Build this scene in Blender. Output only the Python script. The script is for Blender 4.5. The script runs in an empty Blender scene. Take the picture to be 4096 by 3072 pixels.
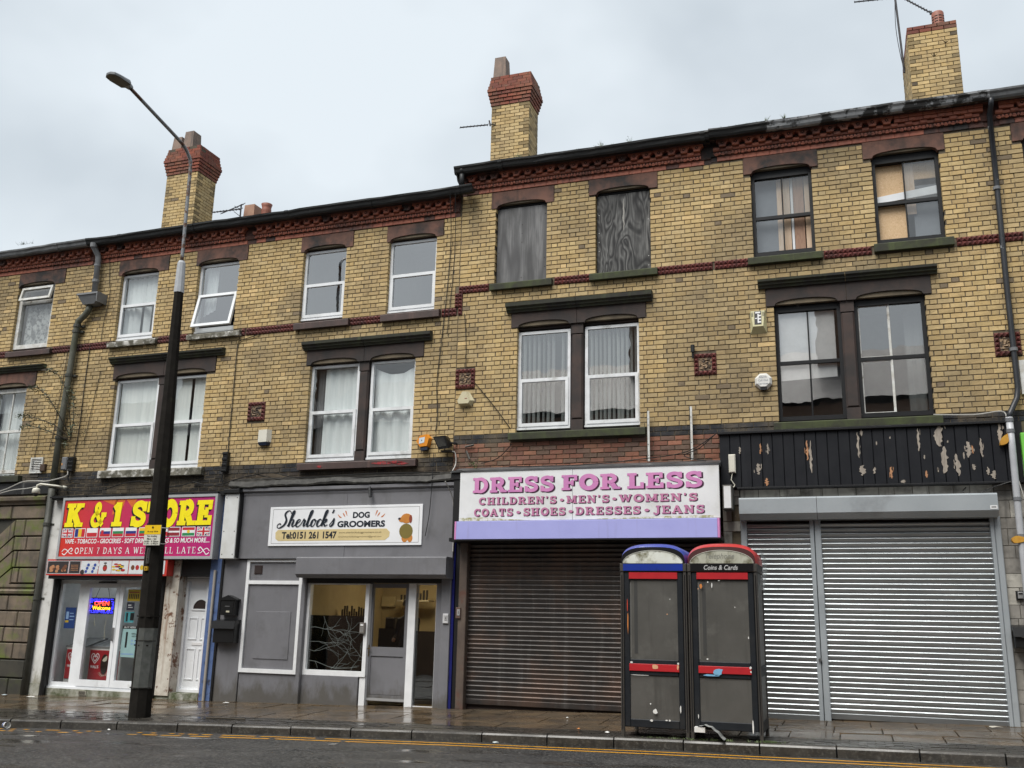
import bpy, math, random
from mathutils import Vector, Matrix
random.seed(7)
SC = bpy.context.scene
COL = SC.collection
RAD = math.radians

# ------------------------------------------------------------------ camera
cam = bpy.data.cameras.new("camera")
cam.sensor_fit = 'HORIZONTAL'; cam.sensor_width = 36.0
cam.lens = 36.0 * 3831.11 / 4096.0
cam.clip_start = 0.1; cam.clip_end = 3000
camo = bpy.data.objects.new("camera", cam); COL.objects.link(camo)
_a, _b, _c = -0.334073297, 0.24432013, 0.02183392
_f = Vector((math.sin(_a)*math.cos(_b), math.cos(_a)*math.cos(_b), math.sin(_b)))
_r = Vector((math.cos(_a), -math.sin(_a), 0)); _u = _r.cross(_f)
_R = _r*math.cos(_c) + _u*math.sin(_c); _U = -_r*math.sin(_c) + _u*math.cos(_c)
M3 = Matrix((_R, _U, -_f)).transposed()
camo.matrix_world = Matrix.Translation((6.37244, -15.30365, 1.45)) @ M3.to_4x4()
SC.camera = camo

# ------------------------------------------------------------------ sky
w = bpy.data.worlds.new("World"); SC.world = w; w.use_nodes = True
nt = w.node_tree; nt.nodes.clear()
N = nt.nodes.new; L = nt.links.new
out = N('ShaderNodeOutputWorld'); bg = N('ShaderNodeBackground'); L(bg.outputs[0], out.inputs[0])
sky = N('ShaderNodeTexSky'); sky.sky_type = 'NISHITA'; sky.sun_disc = False
SUN_EL, SUN_AZ = RAD(58), RAD(198)
sky.sun_elevation = SUN_EL; sky.sun_rotation = SUN_AZ; sky.air_density = 1.6; sky.dust_density = 4.0
tc = N('ShaderNodeTexCoord'); mp = N('ShaderNodeMapping'); mp.inputs['Scale'].default_value = (1.0, 1.0, 1.5)
n1 = N('ShaderNodeTexNoise'); n1.inputs['Scale'].default_value = 3.0; n1.inputs['Detail'].default_value = 4; n1.inputs['Roughness'].default_value = .45; n1.inputs['Distortion'].default_value = .1
rp = N('ShaderNodeValToRGB'); rp.color_ramp.elements[0].position = .34; rp.color_ramp.elements[1].position = .60
SKYA = (2.0, 2.20, 2.36, 1); SKYB = (2.76, 2.97, 3.12, 1)
rp.color_ramp.elements[0].color = SKYA; rp.color_ramp.elements[1].color = SKYB
L(tc.outputs['Generated'], mp.inputs[0]); L(mp.outputs[0], n1.inputs[0]); L(n1.outputs[0], rp.inputs[0])
mx = N('ShaderNodeMix'); mx.data_type = 'RGBA'; mx.inputs[0].default_value = .94
L(sky.outputs[0], mx.inputs[6]); L(rp.outputs[0], mx.inputs[7]); L(mx.outputs[2], bg.inputs[0])
bg.inputs[1].default_value = 0.10

# ------------------------------------------------------------------ sun behind the overcast
sl = bpy.data.lights.new("sun", 'SUN'); sl.energy = 1.5; sl.angle = RAD(38); sl.color = (1.0, .97, .92)
so = bpy.data.objects.new("sun", sl); COL.objects.link(so)
sd = Vector((math.sin(SUN_AZ)*math.cos(SUN_EL), math.cos(SUN_AZ)*math.cos(SUN_EL), math.sin(SUN_EL)))
so.rotation_euler = (-sd).to_track_quat('-Z', 'Y').to_euler(); so.location = (0, -20, 40)

SC.view_settings.view_transform = 'Standard'; SC.view_settings.look = 'None'
SC.view_settings.exposure = 1.58; SC.view_settings.gamma = 1.0
SC.view_settings.use_curve_mapping = False

# ------------------------------------------------------------------ helpers
G = RAD(-0.9797)                       # the left terrace turns away by one degree at the joint
CG, SG = math.cos(G), math.sin(G)
BASE, LEFT = {}, {}

class MB:
    def __init__(s): s.v=[]; s.f=[]; s.m=[]
    def add(s, vs, fs, mi=0):
        k=len(s.v); s.v += [tuple(q) for q in vs]; s.f += [tuple(i+k for i in q) for q in fs]; s.m += [mi]*len(fs); return s
    def box(s, x0,x1,y0,y1,z0,z1, mi=0):
        if x0>x1: x0,x1=x1,x0
        if y0>y1: y0,y1=y1,y0
        if z0>z1: z0,z1=z1,z0
        return s.add([(x0,y0,z0),(x1,y0,z0),(x1,y1,z0),(x0,y1,z0),(x0,y0,z1),(x1,y0,z1),(x1,y1,z1),(x0,y1,z1)],
              [(0,3,2,1),(4,5,6,7),(0,1,5,4),(1,2,6,5),(2,3,7,6),(3,0,4,7)], mi)
    def cbox(s, x0,x1,y0,y1,z0,z1, c=.008, mi=0):
        # box with its front (-y) edges chamfered
        return s.add([(x0+c,y0,z0+c),(x1-c,y0,z0+c),(x1-c,y0,z1-c),(x0+c,y0,z1-c),(x0,y0+c,z0),(x1,y0+c,z0),(x1,y0+c,z1),(x0,y0+c,z1),(x0,y1,z0),(x1,y1,z0),(x1,y1,z1),(x0,y1,z1)],
              [(0,1,2,3),(0,4,5,1),(1,5,6,2),(2,6,7,3),(3,7,4,0),(4,8,9,5),(5,9,10,6),(6,10,11,7),(7,11,8,4),(8,11,10,9)], mi)
    def quad(s, a,b,c,d, mi=0): return s.add([a,b,c,d],[(0,1,2,3)],mi)
    def prism(s, poly, y0, y1, mi=0, back=True):
        # poly: (x,z) counter-clockwise seen from the street; front at y0
        n=len(poly); vs=[(x,y0,z) for x,z in poly]+[(x,y1,z) for x,z in poly]
        fs=[tuple(range(n))]+[(i,i+n,(i+1)%n+n,(i+1)%n) for i in range(n)]
        if back: fs.append(tuple(range(2*n-1,n-1,-1)))
        return s.add(vs,fs,mi)
    def extrude_x(s, prof, x0, x1, mi=0):
        # prof: (y,z) outline swept along x
        n=len(prof); vs=[(x0,y,z) for y,z in prof]+[(x1,y,z) for y,z in prof]
        fs=[(i,(i+1)%n,(i+1)%n+n,i+n) for i in range(n)]+[tuple(range(n-1,-1,-1)),tuple(range(n,2*n))]
        return s.add(vs,fs,mi)
    def ring(s, x0,x1,z0,z1,t,y0,y1,mi=0,tb=None,tt=None):
        tb = t if tb is None else tb; tt = t if tt is None else tt
        s.box(x0,x0+t,y0,y1,z0,z1,mi); s.box(x1-t,x1,y0,y1,z0,z1,mi)
        s.box(x0+t,x1-t,y0,y1,z0,z0+tb,mi); s.box(x0+t,x1-t,y0,y1,z1-tt,z1,mi); return s
    def tube(s, pts, r, n=8, mi=0, cap=True):
        pts=[Vector(p) for p in pts]; rs = r if isinstance(r,(list,tuple)) else [r]*len(pts)
        k=len(s.v); ref=None
        for i,p in enumerate(pts):
            t=(pts[min(i+1,len(pts)-1)]-pts[max(i-1,0)]).normalized()
            if ref is None: ref=Vector((0,0,1)) if abs(t.z)<.9 else Vector((1,0,0))
            a=(ref-t*ref.dot(t)).normalized(); b=t.cross(a); ref=a
            for j in range(n):
                an=2*math.pi*j/n; s.v.append(tuple(p+(a*math.cos(an)+b*math.sin(an))*rs[i]))
        for i in range(len(pts)-1):
            for j in range(n):
                s.f.append((k+i*n+j,k+i*n+(j+1)%n,k+(i+1)*n+(j+1)%n,k+(i+1)*n+j)); s.m.append(mi)
        if cap:
            s.f.append(tuple(k+j for j in range(n-1,-1,-1))); s.m.append(mi)
            e=k+(len(pts)-1)*n; s.f.append(tuple(e+j for j in range(n))); s.m.append(mi)
        return s
    def pyr(s, x0,x1,z0,z1,y,h,mi=0):
        xm,zm=(x0+x1)/2,(z0+z1)/2
        return s.add([(x0,y,z0),(x1,y,z0),(x1,y,z1),(x0,y,z1),(xm,y-h,zm)],[(0,1,4),(1,2,4),(2,3,4),(3,0,4)],mi)
    def mesh(s, name, mats, off=(0,0,0), smooth=False):
        me=bpy.data.meshes.new(name)
        me.from_pydata([(x-off[0],y-off[1],z-off[2]) for x,y,z in s.v],[],s.f)
        for m in (mats if isinstance(mats,(list,tuple)) else [mats]): me.materials.append(m)
        me.polygons.foreach_set('material_index', s.m)
        if smooth: me.polygons.foreach_set('use_smooth',[True]*len(s.f))
        me.update(); return me

def world(p, left):
    x,y,z=p
    return (CG*x-SG*y, SG*x+CG*y, z) if left else (x,y,z)
def thing(name, label, cat, base, left=None, group=None, mb=None, mats=None, smooth=False, kind=None):
    if left is None: left = base[0] < 0
    o=bpy.data.objects.new(name, mb.mesh(name,mats,base,smooth) if mb else None); COL.objects.link(o)
    o.location=world(base,left); o.rotation_euler=(0,0,G if left else 0)
    if label: o['label']=label
    if cat: o['category']=cat
    if group: o['group']=group
    if kind: o['kind']=kind
    BASE[o]=base; LEFT[o]=left; return o
def part(name, mb, mats, parent, label=None, kind=None, smooth=False):
    o=bpy.data.objects.new(name, mb.mesh(name,mats,BASE[parent],smooth)); COL.objects.link(o); o.parent=parent
    BASE[o]=BASE[parent]; LEFT[o]=LEFT[parent]
    if label: o['label']=label
    if kind: o['kind']=kind
    return o
def split(name, mb, mats, parent, label=None):
    # every connected piece becomes a part of its own
    n=len(mb.v); pa=list(range(n))
    def find(i):
        while pa[i]!=i: pa[i]=pa[pa[i]]; i=pa[i]
        return i
    for f in mb.f:
        r=find(f[0])
        for i in f[1:]: pa[find(i)]=r
    gr={}
    for f,m in zip(mb.f,mb.m): gr.setdefault(find(f[0]),[]).append((f,m))
    o=None
    for g in gr.values():
        ids=sorted({i for f,_ in g for i in f}); mp={i:k for k,i in enumerate(ids)}; b=MB(); b.v=[mb.v[i] for i in ids]; b.f=[tuple(mp[i] for i in f) for f,_ in g]; b.m=[m for _,m in g]
        o=part(name,b,mats,parent,label)
    return o
def inst(name, me, parent, loc, rot=None, scale=None, color=None):
    o=bpy.data.objects.new(name, me); COL.objects.link(o); o.parent=parent
    b=BASE[parent]; o.location=(loc[0]-b[0],loc[1]-b[1],loc[2]-b[2])
    if rot: o.rotation_euler=rot
    if scale: o.scale=scale
    if color: o.color=(*color,1)
    BASE[o]=loc; LEFT[o]=LEFT[parent]; return o
def structure(name, mb, mats, smooth=False, left=False):
    o=thing(name,None,None,(0,0,0),left,None,mb,mats,smooth,'structure'); return o
def arc(cx,cz,rx,rz,a0,a1,n=12):
    return [(cx+rx*math.cos(RAD(a0+(a1-a0)*i/n)), cz+rz*math.sin(RAD(a0+(a1-a0)*i/n))) for i in range(n+1)]
def catmull(P, n=6):
    P=[P[0]]+list(P)+[P[-1]]; o=[]
    for i in range(1,len(P)-2):
        p0,p1,p2,p3=P[i-1:i+3]
        for k in range(n):
            t=k/n; o.append(tuple(.5*(2*b+(c-a)*t+(2*a-5*b+4*c-d)*t*t+(3*b-a-3*c+d)*t**3) for a,b,c,d in zip(p0,p1,p2,p3)))
    o.append(tuple(P[-2])); return o

# ------------------------------------------------------------------ materials
def newmat(name):
    m=bpy.data.materials.new(name); m.use_nodes=True; nt=m.node_tree
    return m, nt, nt.nodes['Principled BSDF']
def pos(nt, scale=(1,1,1)):
    g=nt.nodes.new('ShaderNodeNewGeometry'); mp=nt.nodes.new('ShaderNodeMapping'); mp.inputs['Scale'].default_value=scale
    nt.links.new(g.outputs['Position'], mp.inputs[0]); return mp.outputs[0]
def noise(nt, vec, scale, detail=4, rough=.6):
    n=nt.nodes.new('ShaderNodeTexNoise'); n.inputs['Scale'].default_value=scale; n.inputs['Detail'].default_value=detail; n.inputs['Roughness'].default_value=rough
    nt.links.new(vec, n.inputs['Vector']); return n.outputs[0]
def ramp(nt, fac, stops):
    r=nt.nodes.new('ShaderNodeValToRGB'); e=r.color_ramp.elements
    while len(e)>1: e.remove(e[-1])
    e[0].position=stops[0][0]; e[0].color=(*stops[0][1],1) if hasattr(stops[0][1],'__len__') else (stops[0][1],)*3+(1,)
    for p,c in stops[1:]:
        q=e.new(p); q.color=(*c,1) if hasattr(c,'__len__') else (c,c,c,1)
    nt.links.new(fac, r.inputs[0]); return r.outputs[0]
def mixc(nt, fac, a, b, mode='MIX'):
    m=nt.nodes.new('ShaderNodeMix'); m.data_type='RGBA'; m.blend_type=mode
    for s,v in ((0,fac),(6,a),(7,b)):
        if hasattr(v,'is_linked') or hasattr(v,'links'): nt.links.new(v, m.inputs[s])
        elif s==0: m.inputs[0].default_value=v
        else: m.inputs[s].default_value=(*v,1)
    return m.outputs[2]
def bump(nt, bsdf, h, strength=.3, dist=.01):
    b=nt.nodes.new('ShaderNodeBump'); b.inputs['Strength'].default_value=strength; b.inputs['Distance'].default_value=dist
    nt.links.new(h,b.inputs['Height']); nt.links.new(b.outputs[0],bsdf.inputs['Normal'])
def pm(name, c1, c2=None, scale=6, rough=.6, metal=0, lo=.35, hi=.65, stretch=(1,1,1), dirt=None, dirt_scale=1.3, dlo=.52, dhi=.7, streak=None, bmp=.15, bscale=60, rough2=None, spec=None, coat=0, slo=.55, shi=.72, splash=None):
    """painted / stone / metal surface: two tones by noise, an optional dirt colour in blotches and in rain streaks"""
    m,nt,b=newmat(name); v=pos(nt,stretch)
    c2 = c2 or tuple(x*.8 for x in c1)
    n=noise(nt,v,scale,5); col=ramp(nt,n,[(lo,c1),(hi,c2)])
    if dirt:
        d=noise(nt,pos(nt),dirt_scale,6,.65); col=mixc(nt, ramp(nt,d,[(dlo,0),(dhi,1)]), col, dirt)
    if streak:
        s=noise(nt,pos(nt,(1,1,.07)),9,4,.6); col=mixc(nt, ramp(nt,s,[(slo,0),(shi,.8)]), col, streak)
    if splash:                                # street dirt splashed up the foot of the wall, ragged top edge
        sx=nt.nodes.new('ShaderNodeSeparateXYZ'); nt.links.new(pos(nt),sx.inputs[0]); ad=nt.nodes.new('ShaderNodeMath'); ad.operation='MULTIPLY_ADD'; ad.inputs[1].default_value=-.9; ad.inputs[2].default_value=.62
        nt.links.new(sx.outputs[2],ad.inputs[0]); mm=nt.nodes.new('ShaderNodeMath'); mm.operation='ADD'; nt.links.new(ad.outputs[0],mm.inputs[0]); nz=noise(nt,pos(nt,(1,1,.4)),5,6,.7); nt.links.new(nz,mm.inputs[1]); col=mixc(nt,ramp(nt,mm.outputs[0],[(.78,0),(1.15,.75)]),col,splash)
    nt.links.new(col,b.inputs['Base Color'])
    b.inputs['Metallic'].default_value=metal
    if rough2 is not None:
        nt.links.new(ramp(nt,noise(nt,pos(nt),2.5,4),[(.35,rough),(.65,rough2)]), b.inputs['Roughness'])
    else: b.inputs['Roughness'].default_value=rough
    if spec is not None: b.inputs['Specular IOR Level'].default_value=spec
    if coat: b.inputs['Coat Weight'].default_value=coat; b.inputs['Coat Roughness'].default_value=.1
    if bmp: bump(nt,b,noise(nt,v,bscale,3),bmp,.004)
    return m
def flat(name,c,rough=.5,metal=0):
    return pm(name,c,tuple(x*.9 for x in c),scale=9,rough=rough,metal=metal,bmp=.04)
def emit(name,c,s):
    m,nt,b=newmat(name); b.inputs['Base Color'].default_value=(*c,1); b.inputs['Emission Color'].default_value=(*c,1); b.inputs['Emission Strength'].default_value=s; return m
def glassmat(name, refl=1.0, tint=(.85,.9,.9), rough=.0, boost=.06, dust=0):
    m,nt,b=newmat(name); nt.nodes.remove(b); o=[n for n in nt.nodes if n.type=='OUTPUT_MATERIAL'][0]
    tr=nt.nodes.new('ShaderNodeBsdfTransparent'); tr.inputs[0].default_value=(*tint,1)
    gl=nt.nodes.new('ShaderNodeBsdfGlossy'); gl.inputs['Roughness'].default_value=rough
    wv=noise(nt,pos(nt),1.6,2); bp=nt.nodes.new('ShaderNodeBump'); bp.inputs['Strength'].default_value=.25; bp.inputs['Distance'].default_value=.006
    nt.links.new(wv,bp.inputs['Height']); nt.links.new(bp.outputs[0],gl.inputs['Normal'])
    lw=nt.nodes.new('ShaderNodeLayerWeight'); lw.inputs[0].default_value=.5; pw=nt.nodes.new('ShaderNodeMath'); pw.operation='POWER'; pw.inputs[1].default_value=4.0; nt.links.new(lw.outputs['Facing'],pw.inputs[0])
    fr=nt.nodes.new('ShaderNodeMath'); fr.operation='MULTIPLY_ADD'; fr.inputs[1].default_value=.9; fr.inputs[2].default_value=.05; nt.links.new(pw.outputs[0],fr.inputs[0])
    ma=nt.nodes.new('ShaderNodeMath'); ma.operation='MULTIPLY_ADD'; ma.use_clamp=True; ma.inputs[1].default_value=refl; ma.inputs[2].default_value=boost
    nt.links.new(fr.outputs[0],ma.inputs[0]); mx=nt.nodes.new('ShaderNodeMixShader')
    nt.links.new(ma.outputs[0],mx.inputs[0]); nt.links.new(tr.outputs[0],mx.inputs[1]); nt.links.new(gl.outputs[0],mx.inputs[2])
    fin=mx.outputs[0]
    if dust:
        df=nt.nodes.new('ShaderNodeBsdfDiffuse'); df.inputs[0].default_value=(.42,.42,.4,1)
        m2=nt.nodes.new('ShaderNodeMixShader'); nt.links.new(ramp(nt,noise(nt,pos(nt,(1,1,.5)),3,6),[(.35,dust*.4),(.7,dust)]),m2.inputs[0])
        nt.links.new(fin,m2.inputs[1]); nt.links.new(df.outputs[0],m2.inputs[2]); fin=m2.outputs[0]
    nt.links.new(fin,o.inputs[0]); return m

def brick_mat(name, attr):
    m,nt,b=newmat(name)
    if attr:
        a=nt.nodes.new('ShaderNodeAttribute'); a.attribute_name='Col'; c=a.outputs['Color']
    else:
        a=nt.nodes.new('ShaderNodeObjectInfo'); c=a.outputs['Color']
    n=noise(nt,pos(nt),14,6,.7); c=mixc(nt, 1.0, c, ramp(nt,n,[(.3,(.80,.77,.71)),(.47,(1,1,1)),(.72,(1.06,1.05,1.02))]),'MULTIPLY')
    s=noise(nt,pos(nt,(1,1,.12)),11,4); c=mixc(nt, ramp(nt,s,[(.56,0),(.8,.4)]), c, (.17,.135,.085))
    f=noise(nt,pos(nt),75,3); c=mixc(nt, ramp(nt,f,[(.58,0),(.72,.5)]), c, (.17,.13,.08))
    g=noise(nt,pos(nt,(1,1,.6)),.85,7,.68); c=mixc(nt, ramp(nt,g,[(.47,0),(.72,.62)]), c, (.20,.155,.095))
    k=noise(nt,pos(nt,(1,1,1.6)),5.5,6,.72); c=mixc(nt, ramp(nt,k,[(.57,0),(.70,.55)]), c, (.19,.145,.085))
    nt.links.new(c,b.inputs['Base Color']); b.inputs['Roughness'].default_value=.75; b.inputs['Specular IOR Level'].default_value=.3
    bump(nt,b,noise(nt,pos(nt),45,4),.35,.006); return m

BRICK1=brick_mat('glazed_brick',False); BRICKN=brick_mat('glazed_brick_run',True)
MORTAR=pm('sooty_mortar',(.07,.056,.038),(.15,.12,.08),2.5,.9,bmp=.3)
SANDST=pm('sooty_sandstone',(.165,.078,.054),(.11,.056,.042),4,.8,dirt=(.022,.019,.018),dirt_scale=1.5,dlo=.44,dhi=.62,streak=(.05,.03,.022),bmp=.3,bscale=30)
SANDDK=pm('black_sandstone',(.05,.03,.024),(.028,.02,.018),4,.75,dirt=(.014,.013,.013),dirt_scale=1.4,dlo=.45,dhi=.66,streak=(.06,.034,.026),bmp=.3,bscale=30,slo=.6,shi=.8)
MOSS=pm('mossy_sandstone',(.045,.058,.018),(.026,.026,.016),5,.8,dirt=(.02,.02,.015),dirt_scale=2.2,streak=(.06,.075,.025),bmp=.5,bscale=40)
SILLBR=pm('painted_brown_sill',(.075,.045,.04),(.05,.033,.03),5,.6,dirt=(.03,.025,.022),streak=(.12,.07,.06),bmp=.2)
SILLWH=pm('peeling_white_sill',(.5,.49,.46),(.16,.15,.12),7,.7,lo=.42,hi=.52,dirt=(.07,.065,.045),dirt_scale=5,dlo=.45,dhi=.58,bmp=.3)
HOOD=pm('blackened_hood_stone',(.02,.018,.016),(.032,.036,.018),5,.8,dirt=(.014,.014,.013),streak=(.05,.06,.028),bmp=.5,bscale=35)
TERRA=pm('terracotta',(.41,.135,.078),(.32,.10,.062),5,.65,dirt=(.045,.03,.026),dirt_scale=1.1,dlo=.5,dhi=.7,streak=(.09,.04,.03),bmp=.25)
TERRAD=pm('dark_glazed_terracotta',(.135,.03,.024),(.08,.024,.022),8,.5,dirt=(.03,.018,.017),bmp=.2)
TERRAL=pm('sooty_terracotta',(.15,.056,.038),(.08,.04,.032),5,.7,dirt=(.02,.017,.016),dirt_scale=1.6,dlo=.45,dhi=.6,bmp=.3)
SHADEDK=flat('shade_and_fixings_dark',(.025,.015,.013),.9)  # dark colour for the carving's painted shade and dirt, also slots, nails, screws
PLAQUE=pm('carved_plaque',(.3,.21,.13),(.05,.035,.025),26,.8,lo=.44,hi=.54,bmp=.9,bscale=30)
BLACKG=pm('black_gutter',(.008,.009,.010),(.014,.015,.015),6,.5,dirt=(.11,.115,.115),dirt_scale=3.0,dlo=.66,dhi=.74,bmp=.2)
GREYG=pm('grey_gutter',(.16,.165,.17),(.11,.115,.12),6,.5,dirt=(.03,.03,.03),dlo=.5,dhi=.68,bmp=.15)
PEELG=pm('peeling_gutter',(.3,.31,.32),(.2,.21,.22),6,.55,dirt=(.018,.018,.018),dirt_scale=3.2,dlo=.47,dhi=.52,bmp=.3)
SLATE=pm('wet_slate',(.035,.037,.042),(.055,.056,.06),8,.45,bmp=.3)
UPVC=pm('white_upvc',(.74,.76,.78),(.66,.68,.7),3,.35,dirt=(.4,.41,.4),dirt_scale=2.5,dlo=.58,dhi=.8,bmp=.02)
UPVCS=pm('rain_streaked_upvc',(.74,.76,.78),(.6,.62,.63),5,.35,dirt=(.33,.33,.3),dirt_scale=2.5,dlo=.55,dhi=.8,bmp=.02)
OLDWH=pm('peeling_white_wood',(.62,.63,.62),(.45,.44,.4),9,.6,dirt=(.16,.13,.1),dirt_scale=5,dlo=.6,dhi=.7,bmp=.3)
BLKWD=pm('black_painted_wood',(.006,.007,.008),(.010,.010,.012),8,.5,dirt=(.12,.115,.10),dirt_scale=7,dlo=.68,dhi=.75,bmp=.3,spec=.3)
GLASS=glassmat('window_glass',1.4,(.95,.97,.97),0,.10)
GLASST=glassmat('sky_reflecting_glass',1.4,(.9,.93,.93),0,.34)
GLASSD=glassmat('dusty_glass',1.2,(.92,.94,.94),.02,.08,.2)
GLASSP=glassmat('roof_reflecting_glass',1.5,(.88,.9,.9),0,.24)
GLASSC=glassmat('shop_glass',1.1,(.9,.92,.92),0,.03)
ROOM=pm('dim_room',(.2,.2,.2),(.16,.16,.16),3,.9,bmp=0)
CURT=pm('net_curtain',(.80,.83,.83),(.70,.74,.74),4,.9,stretch=(4,4,.4),bmp=.1)
BLINDM=pm('cream_blind',(.80,.82,.79),(.72,.75,.73),4,.8,stretch=(6,6,.3),bmp=.03)
def linear_wood(name,c1,c2,sc=14,dist=3):
    m,nt,b=newmat(name); v=pos(nt,(1,1,.16)); n=nt.nodes.new('ShaderNodeTexNoise'); n.inputs['Scale'].default_value=sc; n.inputs['Detail'].default_value=5; n.inputs['Distortion'].default_value=dist
    nt.links.new(v,n.inputs[0]); c=ramp(nt,n.outputs[0],[(.36,c1),(.5,c2),(.56,c1),(.66,c2)]); big=noise(nt,pos(nt),1.7,3)
    c=mixc(nt, ramp(nt,big,[(.4,0),(.7,.6)]), c, c1)
    nt.links.new(c,b.inputs['Base Color']); b.inputs['Roughness'].default_value=.75; bump(nt,b,n.outputs[0],.4,.004); return m
def contour_wood(name,c1,c2,sc,stretch,k,stain,dist=.4):
    # growth-ring contours of a stretched noise field, knots included, under dark rain stains
    m,nt,b=newmat(name); n=nt.nodes.new('ShaderNodeTexNoise'); n.inputs['Scale'].default_value=sc; n.inputs['Detail'].default_value=1.5; n.inputs['Distortion'].default_value=dist; nt.links.new(pos(nt,(1,1,stretch)),n.inputs[0])
    a=nt.nodes.new('ShaderNodeMath'); a.operation='MULTIPLY'; a.inputs[1].default_value=k; nt.links.new(n.outputs[0],a.inputs[0])
    g=nt.nodes.new('ShaderNodeMath'); g.operation='PINGPONG'; g.inputs[1].default_value=1; nt.links.new(a.outputs[0],g.inputs[0])
    c=ramp(nt,g.outputs[0],[(.1,c1),(.55,tuple(.5*(x+y) for x,y in zip(c1,c2))),(.9,c2)])
    f=noise(nt,pos(nt,(1,1,.06)),38,3); c=mixc(nt,ramp(nt,f,[(.42,.55),(.6,0)]),c,c1)
    s=noise(nt,pos(nt,(1,1,.35)),2.2,5); c=mixc(nt,ramp(nt,s,[(.44,0),(.66,.8)]),c,stain); nt.links.new(c,b.inputs['Base Color']); b.inputs['Roughness'].default_value=.8; bump(nt,b,g.outputs[0],.3,.003); return m
PLYGR=contour_wood('weathered_grey_plywood',(.075,.075,.078),(.19,.19,.192),3.0,.10,9,(.055,.055,.055))
PLYDK=contour_wood('knotty_dark_plywood',(.014,.014,.015),(.155,.155,.15),3.4,.38,13,(.02,.02,.02),1.2)
PINE=linear_wood('pine_board',(.52,.37,.25),(.6,.46,.34),9,1)
PINED=linear_wood('stained_pine_board',(.26,.15,.1),(.34,.21,.14),9,1)
def osb():
    m,nt,b=newmat('osb_sheet'); vo=nt.nodes.new('ShaderNodeTexNoise'); vo.inputs['Scale'].default_value=15; vo.inputs['Detail'].default_value=3; vo.inputs['Distortion'].default_value=5
    v=pos(nt,(.7,1,1)); nt.links.new(v,vo.inputs['Vector']); c=ramp(nt,vo.outputs[0],[(.3,(.38,.23,.11)),(.42,(.64,.46,.27)),(.47,(.46,.29,.15)),(.53,(.70,.53,.34)),(.6,(.5,.32,.17)),(.68,(.68,.5,.32))]); nt.links.new(c,b.inputs['Base Color']); b.inputs['Roughness'].default_value=.8; return m
OSB=osb()
# ================================================================== GROUND
def gz(x): return .065+.0195*x                 # street rises to the right
def pavz(x,y): return gz(x)+.025*y
KERB=[(-60,-9.0),(-30,-5.7),(-18,-4.4),(-12,-3.80),(-9,-3.5),(-6,-3.22),(-3.4,-2.97),(-1,-2.8),(1.5,-2.69),(4,-2.68),(6,-2.74),(8.2,-2.82),(14,-3.0),(60,-4.4)]
def kerby(x):
    for (a,b),(c,d) in zip(KERB,KERB[1:]):
        if a<=x<=c: return b+(d-b)*(x-a)/(c-a)
    return KERB[0][1] if x<KERB[0][0] else KERB[-1][1]
def wetmat(name,c1,c2,r1,r2,sc=5,bmp=.3,bs=70,lo=.4,hi=.6,plo=.42,phi=.62,speck=None):
    m,nt,b=newmat(name); v=pos(nt); c=ramp(nt,noise(nt,v,sc,6,.65),[(lo,c1),(hi,c2)])
    if speck: c=mixc(nt, ramp(nt,noise(nt,v,27,4,.75),[(.52,0),(.64,1)]), c, speck)
    nt.links.new(c,b.inputs['Base Color'])
    pud=noise(nt,pos(nt,(.55,1.3,1)),1.25,4,.55); rr=ramp(nt,pud,[(plo,r1),(phi,r2)]); nt.links.new(rr,b.inputs['Roughness'])
    h=noise(nt,v,bs,3); st=ramp(nt,pud,[(plo,.03),(phi,1)])
    mu=nt.nodes.new('ShaderNodeMath'); mu.operation='MULTIPLY'; nt.links.new(h,mu.inputs[0]); nt.links.new(st,mu.inputs[1])
    bump(nt,b,mu.outputs[0],bmp,.012); return m
ASPH=wetmat('wet_asphalt',(.007,.0075,.0075),(.030,.029,.0275),.16,.55,1.6,1.0,26,lo=.36,hi=.62,plo=.36,phi=.46,speck=(.10,.097,.09))
SLABM=wetmat('wet_paving_slab',(.105,.074,.044),(.06,.047,.033),.10,.36,2.2,.35,60,plo=.42,phi=.66)
SETTM=wetmat('wet_dark_setts',(.024,.022,.019),(.042,.038,.032),.12,.42,4,.5,60)
KERBM=wetmat('wet_granite_kerb',(.042,.038,.032),(.022,.020,.017),.3,.6,6,.6,90,speck=(.075,.07,.06))
GAP=flat('wet_grit',(.02,.018,.014),.6)
YLINE=pm('worn_yellow_paint',(.70,.34,.025),(.56,.26,.025),18,.4,dirt=(.07,.06,.045),dirt_scale=5,dlo=.6,dhi=.7,bmp=.2,spec=.2)

mb=MB(); mb.quad((-900,-900,-.75),(900,-900,-.75),(900,900,-.75),(-900,900,-.75)); structure('ground',mb,GAP)
mb=MB()                                            # the road: follows the kerb, crowns slightly, rises with the street
xs=[-60,-30,-18,-12,-9,-6,-3.4,-1,1.5,4,6,8.2,14,60]
for a,b in zip(xs,xs[1:]):
    for t0,t1,h0,h1 in ((0,.5,0,.012),(.5,3.5,.012,.07),(3.5,7.5,.07,.07),(7.5,11.2,.07,-.02)):
        q=[(a,kerby(a)+.12-t1,pavz(a,kerby(a))-.125+h1),(b,kerby(b)+.12-t1,pavz(b,kerby(b))-.125+h1),(b,kerby(b)+.12-t0,pavz(b,kerby(b))-.125+h0),(a,kerby(a)+.12-t0,pavz(a,kerby(a))-.125+h0)]
        mb.quad(*q)
structure('road',mb,ASPH)
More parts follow.
